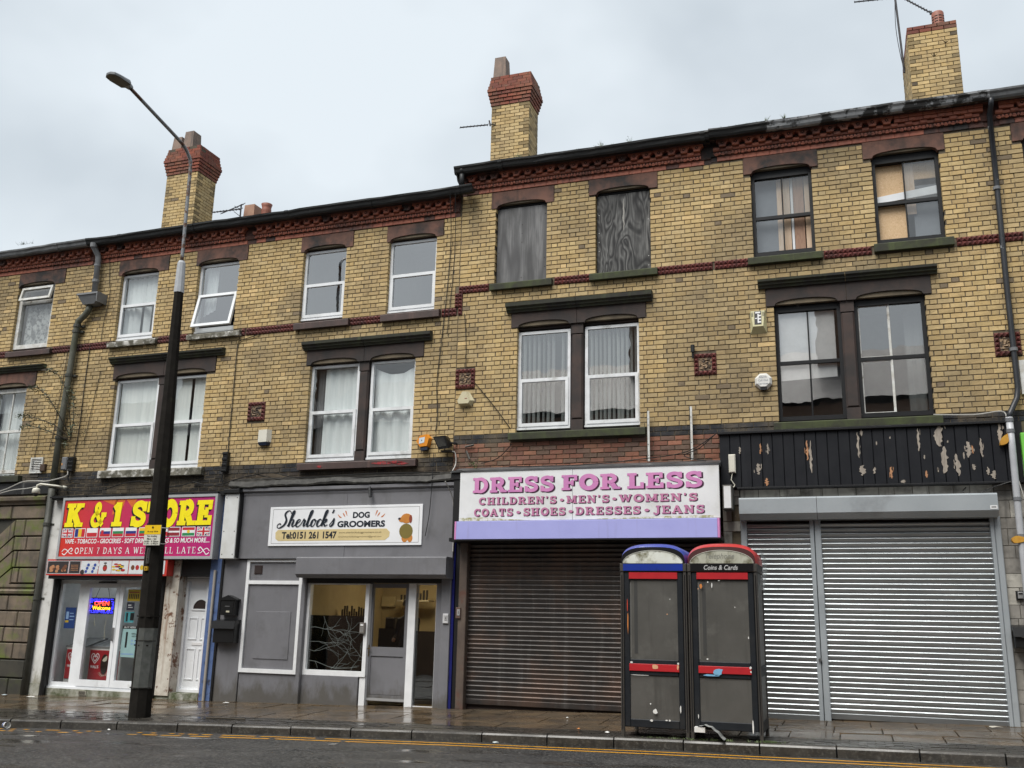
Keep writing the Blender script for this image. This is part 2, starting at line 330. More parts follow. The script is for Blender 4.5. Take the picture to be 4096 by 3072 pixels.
# double yellow lines, worn away towards the left
mb=MB(); x=-11.0
while x<14:
    dx=.075
    for d in (.30,.58):
        keep = (1 if x>.5 else .93) if x>-1.2 else (.66 if x>-3 else .42)
        if random.random()<keep:
            za=pavz(x,kerby(x))-.125; zb=pavz(x+dx,kerby(x+dx))-.125; j=random.uniform(-.006,.006)
            ya,yb=kerby(x)-d,kerby(x+dx)-d
            dh=lambda dd: .012*min(1,(dd+.12)/.5)+.004+(max(0,dd+.12-.5)*.0195)
            mb.quad((x,ya-.07+j,za+dh(d+.07)),(x+dx,yb-.07+j,zb+dh(d+.07)),(x+dx,yb+j,zb+dh(d)),(x,ya+j,za+dh(d)))
    x+=dx
structure('yellow_road_lines',mb,YLINE)
# pavement bed
mb=MB()
for a,b in zip(xs,xs[1:]):
    q=lambda x,y,d=-.03:(x,y,pavz(x,y)+d)
    mb.quad(q(a,kerby(a)+.02),q(b,kerby(b)+.02),q(b,1.2),q(a,1.2)); 
pave=structure('pavement',mb,GAP)
sl=[]
for k in range(5):
    s=MB(); j=lambda:random.uniform(-.004,.004)
    vs=[(-.5,-.5,j()),(.5,-.5,j()),(.5,.5,j()),(-.5,.5,j())]
    c=.004
    s.add([(x*(1-2*c),y*(1-2*c),z) for x,y,z in vs]+[(x,y,z-.010) for x,y,z in vs]+[(x,y,-.05) for x,y,z in vs],
      [(0,1,2,3)]+[(i+4,(i+1)%4+4,(i+1)%4,i) for i in range(4)]+[(i+8,(i+1)%4+8,(i+1)%4+4,i+4) for i in range(4)])
    sl.append(s.mesh('paving_slab',SLABM))
PS=math.atan(.0195); PC=math.atan(.025)
def slab(x0,x1,y0,y1,dz=0):
    cx,cy=(x0+x1)/2,(y0+y1)/2
    inst('paving_slab',random.choice(sl),pave,(cx,cy,pavz(cx,cy)+dz+random.uniform(-.004,.003)),(PC+random.gauss(0,.004),-PS+random.gauss(0,.003),0),(x1-x0-.014,y1-y0-.014,1))
for row,(ya,yb) in enumerate(((.55,-.10),(-.10,-.74),(-.74,-1.42),(-1.42,-2.05))):
    x=-13+random.uniform(0,.3)
    while x<12.5:
        wd=random.choice((.58,.6,.62,.9)) if row!=2 else random.choice((.6,.75,.9))
        slab(x,x+wd,yb,ya); x+=wd
# dark setts between slabs and kerb (small, joined)
m=MB(); x=-13.0
SETT_Y=-2.05
while x<12.5:
    y=SETT_Y; r=0
    while y-.1>kerby(x)+.04:
        o=(r%2)*.1; d=random.uniform(-.004,.004)
        a,b,c,e=x+o,x+o+.192,y-.1+.006,y
        zz=[pavz(a,c)+d,pavz(b,c)+d,pavz(b,e)+d,pavz(a,e)+d]
        m.add([(a,c,zz[0]),(b,c,zz[1]),(b,e,zz[2]),(a,e,zz[3])]+[(a,c,zz[0]-.03),(b,c,zz[1]-.03),(b,e,zz[2]-.03),(a,e,zz[3]-.03)],[(0,1,2,3),(4,5,1,0),(5,6,2,1),(6,7,3,2),(7,4,0,3)])
        y-=.1; r+=1
    x+=.2
part('sett',m,SETTM,pave,kind='stuff')
# kerb stones, each its own object
kerbs=thing('kerb',None,None,(0,0,0),False,kind='structure')
km=[]
for k in range(4):
    s=MB(); pr=[(-.075,-.2),(-.072,-.03),(-.055,-.008),(-.03,0),(.075,0),(.075,-.2)]
    pr=[(y+random.uniform(-.004,.004),z) for y,z in pr]; s.extrude_x(pr,-.5,.5); km.append(s.mesh('kerb_stone',KERBM))
x=-13.2
while x<13:
    ln=random.choice((.9,.92,.95,.88,1.0)); a,b=x,x+ln; ya,yb=kerby(a),kerby(b); xm,ym=(a+b)/2,(ya+yb)/2+.03
    inst('kerb_stone',random.choice(km),kerbs,(xm,ym,pavz(xm,ym)+.004+random.uniform(-.004,.004)),(0,-PS,math.atan2(yb-ya,ln)),(ln-.018,1,1)); x+=ln

# ================================================================== HOUSES
HB=[-14.0,-8.62,-4.53,0.0,4.6,8.93,13.5]
HL=["soot stained yellow brick house at the far left end over a rusticated stone ground floor",
    "yellow brick terrace house over the red and magenta store sign behind the lamp post",
    "yellow brick terrace house over the grey painted dog groomers shopfront",
    "yellow brick terrace house with two plywood boarded top windows over the pink lettered sign",
    "yellow brick terrace house with black sash windows over the black boards and silver shutters",
    "narrow strip of yellow brick house at the right edge beyond the black downpipe"]
HOUSE=[]
for i in range(6):
    HOUSE.append(thing('terrace_house',HL[i],'house',((HB[i]+HB[i+1])/2,0,gz((HB[i]+HB[i+1])/2)-.3),i<3,'houses of the brick terrace'))
ZB=[8.765]*3+[9.165,9.195,9.195]
DZ=[0,0,0,.40,.43,.43]
# windows: house, frame rect, lintel rect, sill rect (x0,x1,z0,z1)
TOPW=[(0,(-10.65,-9.62,7.03,8.46),(-10.66,-9.36,8.435,8.755),(-10.67,-9.43,6.82,6.94)),
      (1,(-7.82,-6.84,7.0,8.45),(-7.885,-6.60,8.43,8.755),(-7.90,-6.67,6.825,6.935)),
      (1,(-5.85,-4.86,7.0,8.465),(-5.90,-4.665,8.44,8.765),(-5.90,-4.64,6.83,6.935)),
      (2,(-3.355,-2.40,7.045,8.465),(-3.415,-2.26,8.44,8.755),(-3.41,-2.22,6.83,6.96)),
      (2,(-1.48,-.49,7.03,8.445),(-1.525,-.355,8.43,8.735),(-1.54,-.35,6.83,6.965)),
      (3,(.68,1.655,7.39,8.87),(.595,1.785,8.835,9.15),(.62,1.78,7.235,7.355)),
      (3,(2.555,3.53,7.39,8.89),(2.44,3.66,8.865,9.16),(2.46,3.65,7.24,7.36)),
      (4,(5.24,6.22,7.43,8.92),(5.13,6.325,8.89,9.19),(5.15,6.32,7.25,7.37)),
      (4,(7.155,8.16,7.44,8.93),(7.035,8.255,8.90,9.19),(7.10,8.26,7.26,7.395)),
      (5,(9.35,10.35,7.43,8.92),(9.22,10.46,8.89,9.19),(9.25,10.45,7.25,7.37))]
# paired windows: house, (x0,xm0,xm1,x1,z0,z1), lintel, hood, sill
PAIRW=[(0,(-12.2,-11.15,-10.93,-10.0,4.29,6.15),(-12.3,-9.77,6.15,6.48),(-12.4,-9.53,6.47,6.60),(-12.35,-9.77,4.08,4.21)),
       (1,(-7.64,-6.55,-6.30,-5.38,4.26,6.13),(-7.70,-5.18,6.15,6.46),(-7.78,-4.97,6.46,6.60),(-7.70,-5.20,4.085,4.235)),
       (2,(-3.02,-1.97,-1.77,-.815,4.27,6.11),(-3.10,-.655,6.115,6.415),(-3.18,-.48,6.40,6.565),(-3.08,-.675,4.095,4.225)),
       (3,(1.14,2.12,2.33,3.305,4.68,6.49),(1.03,3.425,6.51,6.81),(.94,3.56,6.78,6.955),(1.04,3.41,4.485,4.61)),
       (4,(5.52,6.535,6.74,7.775,4.63,6.53),(5.405,7.875,6.52,6.835),(5.28,7.99,6.82,6.965),(5.445,7.875,4.465,4.585))]
PANELS=[(1,-4.33,-3.94,5.095,5.46),(3,-.005,.365,5.455,5.815),(4,4.22,4.58,5.435,5.80),(5,8.675,9.03,5.45,5.81)]
HOLES=[]
for h,f,l,s in TOPW:
    HOLES += [(f[0],f[1],s[3]-.01,f[3]+.02),(l[0]-.008,l[1]+.008,l[2]-.006,l[3]+.05),(s[0]-.006,s[1]+.006,s[2],s[3])]
for h,f,l,hd,s in PAIRW:
    HOLES += [(f[0],f[3],s[3]-.01,l[2]+.01),(l[0]-.008,l[1]+.008,l[2]-.006,l[3]),(s[0]-.006,s[1]+.006,s[2],s[3])]
for p in PANELS: HOLES.append((p[1],p[2],p[3],p[4]))
HOLES.append((-.075,.08,6.82,7.385))     # vertical step of the string course
OPEN=[(f[0]-.01,f[1]+.01,s[3],f[3]+.03) for h,f,l,s in TOPW]+[(f[0]-.01,f[3]+.01,s[3],l[2]+.02) for h,f,l,hd,s in PAIRW]

def wall_back(h):
    x0,x1=HB[h],HB[h+1]; zt=ZB[h]+.50; zl=3.45 if h!=0 else 3.6
    hs=[o for o in OPEN if o[0]<x1 and o[1]>x0]; mb=MB()
    X=sorted(set([x0,x1]+[min(max(v,x0),x1) for o in hs for v in o[:2]])); Z=sorted(set([zl,zt]+[v for o in hs for v in o[2:]]))
    for a,b in zip(X,X[1:]):
        for c,d in zip(Z,Z[1:]):
            xm,zm=(a+b)/2,(c+d)/2
            if any(o[0]<xm<o[1] and o[2]<zm<o[3] for o in hs): continue
            mb.quad((a,.010,c),(b,.010,c),(b,.010,d),(a,.010,d))
    for o in hs:
        a,b,c,d=o
        mb.quad((a,.01,c),(a,.01,d),(a,.35,d),(a,.35,c)); mb.quad((b,.01,d),(b,.01,c),(b,.35,c),(b,.35,d))
        mb.quad((a,.01,d),(b,.01,d),(b,.35,d),(a,.35,d)); mb.quad((a,.01,c),(a,.35,c),(b,.35,c),(b,.01,c))
    # flank and rear walls, floors behind
    zf=gz(x0)-.4
    mb.quad((x0,.011,zf),(x0,9,zf),(x0,9,zt),(x0,.011,zt)); mb.quad((x1,9,zf),(x1,.011,zf),(x1,.011,zt),(x1,9,zt)); mb.quad((x1,9,zf),(x1,9,zt),(x0,9,zt),(x0,9,zf))
    mb.quad((x0,.011,3.46),(x1,.011,3.46),(x1,9,3.46),(x0,9,3.46))
    return mb
PAL=[(.50,.375,.185),(.52,.385,.185),(.49,.35,.155),(.53,.40,.205),(.48,.345,.16),(.46,.33,.155),(.51,.375,.175),(.44,.32,.155),(.50,.37,.18)]
DIRTY=(.155,.125,.08)
STAINS=[(3.6,5.3,4.62,6.6,.5),(4.5,5.6,5.0,6.6,.35),(-.6,.6,4.6,6.8,.25),(.1,.55,8.0,9.2,.55),(-9.2,-8.2,4.2,6.9,.28),(8.5,9.1,7.3,9.2,.3),(-4.0,-2.9,6.4,6.84,.5),(1.0,3.6,6.98,7.24,.45),(5.2,8.1,6.98,7.25,.35),(-10,-9.4,4.2,4.6,.2),(.6,1.9,7.0,7.24,.4),(2.4,3.7,7.05,7.24,.4),(-3.2,-.4,6.58,6.83,.35)]
from mathutils import noise as mnoise
SILLZ=[(s[0],s[1],s[2]) for q,f,l,s in TOPW]+[(hd[0],hd[1],hd[2]+.02) for q,f,l,hd,s in PAIRW]
def brick_col(x,z):
    c=random.choice(PAL); d=0
    for a,b,e,f,s in STAINS:
        k=min(1,max(0,min(x-a,b-x)/.25))*min(1,max(0,min(z-e,f-z)/.18)); d=max(d,s*k)
    if x<20:
        nz=mnoise.fractal((x*.55,7.3,z*.75),.9,2.1,4); d=max(d,(nz-.02)*1.0+(.10 if 3.2<x<9 else 0)+(.08 if z<6.8 else 0))
        for s0,s1,zb in SILLZ:                       # damp and soot washed down from each sill, heaviest at its ends
            if s0-.1<x<s1+.1 and zb-1.0<z<zb:
                e=1-(zb-z)/1.0; w_=.55+.45*mnoise.noise((x*6,3.1,z*.5)); d=max(d,.62*e*e*w_*(1.25 if min(abs(x-s0),abs(x-s1))<.12 else .85))
    d=min(.85,max(0,d*.8+random.gauss(.02,.05)))
    u=random.random()
    if u<.013: c,d=(.17,.13,.085),0           # patched with grey mortar
    elif u<.03: c,d=(.58,.42,.205),0          # face spalled back to clean clay
    elif u<.075: d=max(d,.28)
    g=random.uniform(.9,1.07)
    return tuple(g*(a*(1-d)+b*d) for a,b in zip(c,DIRTY))
def brick_mesh(wd,ht,mat,n,dep=.1):
    o=[]
    for k in range(n):
        s=MB(); j=lambda a=.002:random.uniform(-a,a); a,b=wd/2,ht/2; c=.0035
        s.add([(-a+c+j(),j(),-b+c+j()),(a-c+j(),j(),-b+c+j()),(a-c+j(),j(),b-c+j()),(-a+c+j(),j(),b-c+j()),(-a,c+.003,-b),(a,c+.003,-b),(a,c+.003,b),(-a,c+.003,b),(-a,dep,-b),(a,dep,-b),(a,dep,b),(-a,dep,b)],
          [(0,1,2,3),(0,4,5,1),(1,5,6,2),(2,6,7,3),(3,7,4,0),(4,8,9,5),(5,9,10,6),(6,10,11,7),(7,11,8,4)])
        o.append(s.mesh('brick',mat))
    return o
JT=.0122; P=.3385; SW,HW=.2175,.1000
def clip(x0,x1,z0,z1,holes):
    segs=[(x0,x1)]
    for a,b,c,d in holes:
        if min(z1,d)-max(z0,c) < .3*(z1-z0): continue
        n=[]
        for s,e in segs:
            if b<=s or a>=e: n.append((s,e)); continue
            if a>s: n.append((s,a))
            if b<e: n.append((b,e))
        segs=n
    return [(s,e) for s,e in segs if e-s>.008]
class Runs:
    """collects bricks; the largest 300 per owner become objects, the rest one joined run"""
    def __init__(s): s.b=[]
    def add(s,x0,x1,z0,z1,c,y=0): s.b.append((x0,x1,z0,z1,c,y))
    def flush(s,parent,name='brick',full=None,dep=.1,limit=300,m1=None,mn=None):
        m1=m1 or BRICK1; mn=mn or BRICKN
        eye=(6.37,-15.3,1.45)
        def size(q):
            x,z=(q[0]+q[1])/2,(q[2]+q[3])/2
            return (q[1]-q[0])*(q[3]-q[2])/((x-eye[0])**2+eye[1]**2+(z-eye[2])**2)
        vis=lambda q: (q[0]+q[1])/2>-11.3 and (q[0]+q[1])/2<9.65
        r=sorted(s.b,key=lambda q:(vis(q),size(q)),reverse=True); head,tail=r[:limit],r[limit:]
        ms=brick_mesh(1,1,m1,1,dep) if False else None
        cache={}
        for x0,x1,z0,z1,c,y in head:
            wd,ht=x1-x0,z1-z0; key=min((SW,HW,.28,.07,.05),key=lambda k:abs(k-wd))
            k2=(key,round(ht,2))
            if k2 not in cache: cache[k2]=brick_mesh(key,ht,m1,4,dep)
            inst(name,random.choice(cache[k2]),parent,((x0+x1)/2,y+random.gauss(0,.0018),(z0+z1)/2),(random.gauss(0,.006),random.gauss(0,.003),random.gauss(0,.004)),(wd/key,1,1),c)
        if tail:
            mb=MB(); cols=[]
            for x0,x1,z0,z1,c,y in tail:
                j=lambda a=.0022:random.uniform(-a,a); yy=y+random.gauss(0,.0018); e=.0035
                mb.add([(x0+e+j(),yy+j(),z0+e+j()),(x1-e+j(),yy+j(),z0+e+j()),(x1-e+j(),yy+j(),z1-e+j()),(x0+e+j(),yy+j(),z1-e+j()),(x0,yy+.007,z0),(x1,yy+.007,z0),(x1,yy+.007,z1),(x0,yy+.007,z1),(x0,yy+dep,z0),(x1,yy+dep,z0),(x1,yy+dep,z1),(x0,yy+dep,z1)],
                  [(0,1,2,3),(0,4,5,1),(1,5,6,2),(2,6,7,3),(3,7,4,0),(4,8,9,5),(5,9,10,6),(6,10,11,7),(7,11,8,4)]); cols += [c]*12
            o=part(name,mb,mn,parent,kind='stuff')
            ca=o.data.color_attributes.new('Col','FLOAT_COLOR','POINT'); ca.data.foreach_set('color',[v for c in cols for v in (*c,1)])
RUN=[Runs() for _ in range(6)]
def house_of(x):
    for i in range(6):
        if x<HB[i+1]: return i
    return 5
def flemish(x0,x1,z0,z1,n,y=0,holes=HOLES,col=brick_col,sink=None,start=0):
    ch=(z1-z0)/n
    for k in range(n):
        za=z0+k*ch+JT/2; zb=z0+(k+1)*ch-JT/2; ox=(k+start)%2*P/2+random.gauss(0,.004)
        row=[]; x=math.floor((x0-1-ox)/P)*P+ox; hs=[h for h in holes if h[2]<zb and h[3]>za]
        while x<x1+1:
            for wd,o in ((SW,0),(HW,SW+JT)):
                a,b=x+o+random.gauss(0,.0025),x+o+wd+random.gauss(0,.0025); 
                if b<x0+.03 or a>x1-.03: continue
                a,b=max(a,x0+JT/2),min(b,x1-JT/2)
                row += clip(a,b,za,zb,hs)
            x+=P
        row.sort(); i=0
        while i<len(row):                      # slivers beside an opening join the brick next to them
            s,e=row[i]
            if e-s<.05 and i and row[i][0]-row[i-1][1]<.03: row[i-1]=(row[i-1][0],e); row.pop(i); continue
            if e-s<.05 and i+1<len(row) and row[i+1][0]-e<.03: row[i+1]=(s,row[i+1][1]); row.pop(i); continue
            i+=1
        for s,e in row:
            c=col((s+e)/2,(za+zb)/2); (sink or RUN[house_of((s+e)/2)]).add(s,e,za,zb,c,y)
flemish(HB[0],-.0,4.24,6.83,32); flemish(HB[0],0,6.985,8.765,22)
flemish(0.0,HB[6],4.615,7.24,32); flemish(.0,HB[6],7.38,9.165,22)
# engineering brick band, two courses
def tone(a,b,c):
    g_=random.uniform(a,b); return tuple(g_*v for v in c)
EB=lambda x,z: tone(.65,1.25,(.018,.021,.027))
NB=Runs()
BL=[Runs() for _ in range(6)]
def band(x0,x1,z0,z1,n,wd,col,runs,y=0):
    ch=(z1-z0)/n
    for k in range(n):
        x=x0-(k%2)*wd/2
        while x<x1:
            a,b=max(x,x0)+.004,min(x+wd,x1)-.006
            for s,e in clip(a,b,z0+k*ch+.005,z0+(k+1)*ch-.005,HOLES): runs[house_of((s+e)/2)].add(s,e,z0+k*ch+.005,z0+(k+1)*ch-.005,col((s+e)/2,0),y+random.gauss(0,.002))
            x+=wd
band(HB[0],0,4.08,4.24,2,.228,EB,BL); band(0.0,HB[6],4.455,4.615,2,.228,EB,BL)
# black sooted brick under the band (left), old red brick over the pink sign (right)
SB=lambda x,z: tone(.6,1.4,(.014,.013,.0125) if x<-4.6 else (.035,.028,.024))
RB=lambda x,z: tone(.75,1.2,random.choice([(.20,.085,.058),(.16,.075,.055),(.24,.105,.068),(.13,.08,.062)]))
BL2=[Runs() for _ in range(6)]
band(HB[0],0,3.70,4.08,5,.232,SB,BL2,.004); band(0.0,4.6,3.98,4.455,6,.235,RB,BL2,-.003); band(4.6,HB[6],3.98,4.455,6,.235,EB,BL2,.02)
for h in range(6):
    H=HOUSE[h]
    wallo=part('wall',wall_back(h),MORTAR,H)
    RUN[h].flush(H); BL[h].flush(wallo,limit=60); BL2[h].flush(wallo,limit=300 if h==3 else 70)
    # roof slab behind the gutter, below the line of sight
    zt=ZB[h]+.44; mb=MB(); mb.add([(HB[h],-.1,zt-.02),(HB[h+1],-.1,zt-.02),(HB[h+1],4.6,zt+2.15),(HB[h],4.6,zt+2.15),(HB[h+1],9.2,zt-.02),(HB[h],9.2,zt-.02)],[(0,1,2,3),(3,2,4,5)])
    part('roof',mb,SLATE,H)
# ------------------------------------------------------------------ eaves cornice
NCH=[(HB[0],-.035)]
def starmesh():
    p=.2185; h=p/2; mb=MB(); g=.003
    poly=[(-h+g,.05)]
    L_=arc(-h,.022,.052,.064,90,0,7)+[(-h+.052,0)]; R_=[(h-.052,0)]+arc(h,.022,.052,.064,180,90,7)
    poly=[(-h+g,.122),(-h+g,.085)]+L_[1:]+R_[:-1]+[(h-g,.085),(h-g,.122)]
    n=len(poly); mb.prism(poly,-.115,.0)
    mb.box(-.048,.048,-.135,-.10,-.006,.012)            # the little ledge under the star
    st=[]
    for i in range(12):
        r=.036 if i%2==0 else .021; a=RAD(90-30*i); st.append((r*math.cos(a),.066+r*math.sin(a)))
    mb.prism(st[::-1],-.119,-.11,1)  # groove shade and dirt of the carved star, put into a dark colour
    hx=[(.013*math.cos(RAD(a)),.066+.013*math.sin(RAD(a))) for a in range(0,360,60)]; mb.prism(hx,-.123,-.115,0)
    return mb
STAR=starmesh().mesh('star_block',[TERRA,SHADEDK]); STARS=starmesh().mesh('star_block',[TERRAL,SHADEDK])
mb=MB(); mb.cbox(-.1075,.1075,0,.05,-.0405,.0405,.004); BT=mb.mesh('band_tile',TERRA); BTS=mb.mesh('band_tile',TERRAL)
TOPBRICKS=(7.5,9.2)                                      # ornament lost here, replaced by plain bricks
for h in range(6):
    H=HOUSE[h]; zb=ZB[h]; x0,x1=HB[h],HB[h+1]
    if h==2: x1=-.035
    k0=math.ceil((x0+.11)/.2185-1e-6)
    bed=MB(); bed.extrude_x([(.0,zb),(-.006,zb+.088),(-.03,zb+.09),(-.055,zb+.155),(-.02,zb+.16),(-.02,zb+.42),(.05,zb+.42),(.05,zb)],x0,x1)
    bed.extrude_x([(-.0,zb+.348),(-.125,zb+.349),(-.13,zb+.36),(-.13,zb+.42),(-.165,zb+.425),(-.165,zb+.445),(0,zb+.45)],x0,x1)
    cn=part('cornice',bed,TERRAL,H)
    egg=MB(); dog=MB(); cor=MB(); x=k0*.2185
    while x+.1<x1:
        xm=x
        plain = TOPBRICKS[0]<xm<TOPBRICKS[1]
        soot = (h==3 and (random.random()<.35)) or random.random()<.15 or plain
        inst('band_tile',BTS if (soot and h>2 and xm>8) or random.random()<.06 else BT,cn,(xm,-.016,zb+.044),(0,random.gauss(0,.003),0))
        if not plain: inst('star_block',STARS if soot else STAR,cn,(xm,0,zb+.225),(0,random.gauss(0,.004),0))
        else:
            cor.box(xm-.105,xm+.0,-.11,0,zb+.235,zb+.285); cor.box(xm+.004,xm+.105,-.10,0,zb+.235,zb+.285); cor.box(xm-.105,xm+.105,-.125,0,zb+.295,zb+.342)
        xa=x-.10925
        # corbel below each arch with a rounded foot, darker block between
        cor.extrude_x([(-.0,zb+.163),(-.075,zb+.163),(-.094,zb+.18),(-.096,zb+.205),(-.085,zb+.226),(0,zb+.226)],xa-.053,xa+.053)
        cor.box(xa+.058,xa+.2185-.058,-.068,0,zb+.168,zb+.214)
        for e in (xa,xa+.10925):
            n=6; vs=[]; 
            for i in range(n+1):
                t=math.pi*i/n
                for j in range(4):
                    u=math.pi*j/3
                    vs.append((e+.032*math.sin(t)*math.cos(u)*-1,-.035-.028*math.sin(t)*math.sin(u),zb+.128+.034*math.cos(t)))
            egg.add(vs,[(i*4+j,i*4+j+1,i*4+j+5,i*4+j+4) for i in range(n) for j in range(3)])
            ro=arc(e,zb+.14,.047,.05,180,360,8); ri=arc(e,zb+.14,.039,.041,360,180,8); egg.prism(ro+ri,-.062,-.03)
            egg.box(e+.047,e+.062,-.06,-.03,zb+.10,zb+.155)
        for q in range(4):
            a=xa+q*.0546; dog.add([(a+.004,-.17,zb+.415),(a+.05,-.17,zb+.415),(a+.027,-.14,zb+.358),(a+.004,-.125,zb+.415),(a+.05,-.125,zb+.415),(a+.027,-.125,zb+.358)],[(0,2,1),(0,3,5,2),(1,2,5,4)])
        x+=.2185
    part('egg_moulding',egg,TERRA,cn,kind='stuff',smooth=False); part('dogtooth_moulding',dog,TERRAL,cn,kind='stuff'); part('corbel_course',cor,TERRA,cn,kind='stuff')
    # gutter
    gm={0:GREYG,1:BLACKG,2:BLACKG,3:BLACKG,4:BLACKG,5:GREYG}[h]
    pr=[(-.17,zb+.345),(-.26,zb+.335),(-.285,zb+.365),(-.30,zb+.41),(-.325,zb+.44),(-.33,zb+.472),(-.315,zb+.476),(-.30,zb+.45),(-.2,zb+.42),(-.12,zb+.46),(-.12,zb+.40)]
    g0,g1=(x0,x1)
    if h==2: g1=.315
    if h==3: g0=-.065
    mb=MB(); n=len(pr); X=[]; x=g0
    while x<g1-.05: X.append(x); x+=.30
    X.append(g1); sag=[.007*math.sin(q*1.9)+random.gauss(0,.0035) for q in X]
    for q,dz in zip(X,sag): mb.v += [(q,y+random.gauss(0,.002),z+dz) for y,z in pr]
    for i in range(len(X)-1):
        mi=1 if (h==4 and X[i]>5.4) else 0
        for j in range(n): mb.f.append((i*n+j,i*n+(j+1)%n,(i+1)*n+(j+1)%n,(i+1)*n+j)); mb.m.append(mi)
    mb.f += [tuple(range(n-1,-1,-1)),tuple(range((len(X)-1)*n,len(X)*n))]; mb.m += [0,0]
    x=g0+.9
    while x<g1-.1: mb.extrude_x([(y-.006 if y<-.2 else y,z-.006) for y,z in pr],x-.04,x+.04,0); x+=1.83
    gut=part('gutter',mb,[gm,PEELG],H)
    x=g0+.25
    while False: mb.box(x-.015,x+.015,-.27,-.12,zb+.322,zb+.345); x+=.92
    # string course: two rows of dark glazed pyramid tiles
    z0=6.83 if h<3 else 7.24; sc=MB(); hs=[(s[0],s[1]) for q,f,l,s in TOPW]
    x=x0
    while x+.07<=x1+.02:
        if not any(a-.005<x+.036<b+.005 for a,b in hs) and not (h==3 and x<.0 and False):
            for r in (0,1):
                sc.pyr(x+.002,x+.070,z0+.005+r*.072,z0+.071+r*.072,-.012,.032)
                sc.box(x+.002,x+.070,-.012,.05,z0+.005+r*.072,z0+.071+r*.072)
        x+=.0725
    if h==3:
        z=6.985
        while z+.07<7.26:
            for r in (0,1): sc.pyr(-.07+r*.073,-.002+r*.073,z+.003,z+.064,-.012,.032); sc.box(-.07+r*.073,-.002+r*.073,-.012,.05,z+.003,z+.064)
            z+=.067
        for a in (.003,):
            for r in (0,1): sc.pyr(a,a+.07,6.835+r*.072,6.901+r*.072,-.012,.032); sc.box(a,a+.07,-.012,.05,6.835+r*.072,6.901+r*.072)
    part('string_course',sc,TERRAD,H,kind='stuff')
for h,x0,x1,z0,z1 in PANELS:
    mb=MB(); mb.box(x0,x1,.0,.05,z0,z1); w5,h5=(x1-x0)/5,(z1-z0)/5
    for i in range(5):
        for j in range(5):
            if i in (0,4) or j in (0,4):
                mb.box(x0+i*w5+.003,x0+(i+1)*w5-.003,-.014,.0,z0+j*h5+.003,z0+(j+1)*h5-.003); mb.pyr(x0+i*w5+.003,x0+(i+1)*w5-.003,z0+j*h5+.003,z0+(j+1)*h5-.003,-.014,.036)
    o=part('terracotta_panel',mb,TERRAD,HOUSE[h])
    mb=MB(); a,b,c,d=x0+w5+.004,x1-w5-.004,z0+h5+.004,z1-h5-.004; mb.ring(a,b,c,d,.014,-.012,0); mb.box(a+.014,b-.014,-.004,0,c+.014,d-.014)
    n=9
    vs=[];fs=[]
    for i in range(n+1):
        for j in range(n+1):
            ed=i in(0,n) or j in (0,n); r=math.hypot(i-n/2,j-n/2)
            vs.append((a+.014+(b-a-.028)*i/n,-.005-(0 if ed else max(0,.016*math.sin(r*2.3+math.atan2(j-n/2,i-n/2)*4)+random.uniform(0,.008))),c+.014+(d-c-.028)*j/n))
    fs=[(i*(n+1)+j,(i+1)*(n+1)+j,(i+1)*(n+1)+j+1,i*(n+1)+j+1) for i in range(n) for j in range(n)]
    mb.add(vs,fs); part('plaque',mb,PLAQUE,o)

# ------------------------------------------------------------------ stone dressings
def lintel(h,x0,x1,z0,z1,mat,ox0,ox1,y=-.014):
    mb=MB(); hw=(ox1-ox0)/2; cx=(ox0+ox1)/2
    poly=[(x0,z0)]+[(ox0+.01,z0)]+[(cx-(hw-.02)*math.cos(math.pi*i/12),z0+.012+.088*math.sin(math.pi*i/12)**.8) for i in range(13)]+[(ox1-.01,z0),(x1,z0),(x1,z1),(x0,z1)]
    mb.prism(poly,y,.2); return part('lintel',mb,mat,HOUSE[h])
def sill(h,s,mat,y=-.085):
    mb=MB(); mb.extrude_x([(y,s[2]),(y-.004,s[3]-.02),(y+.006,s[3]-.006),(.2,s[3]+.012),(.2,s[2])],s[0],s[1]); return part('sill',mb,mat,HOUSE[h])
SILLM=[SILLBR,SILLWH,SILLWH,SILLBR,SILLBR,MOSS,MOSS,MOSS,MOSS,MOSS]
for k,(h,f,l,s) in enumerate(TOPW):
    lintel(h,*l,SANDST,f[0],f[1]); sill(h,s,SILLM[k])
    mb=MB(); mb.box(f[0],f[1],.085,.2,f[3]-.01,l[2]+.12); part('arch_infill',mb,BLKWD if k>4 else SANDDK,HOUSE[h])
PM=[SANDST,SANDDK,SANDDK,SANDDK,SANDDK]; PSL=[HOOD,SILLWH,SILLBR,MOSS,MOSS]
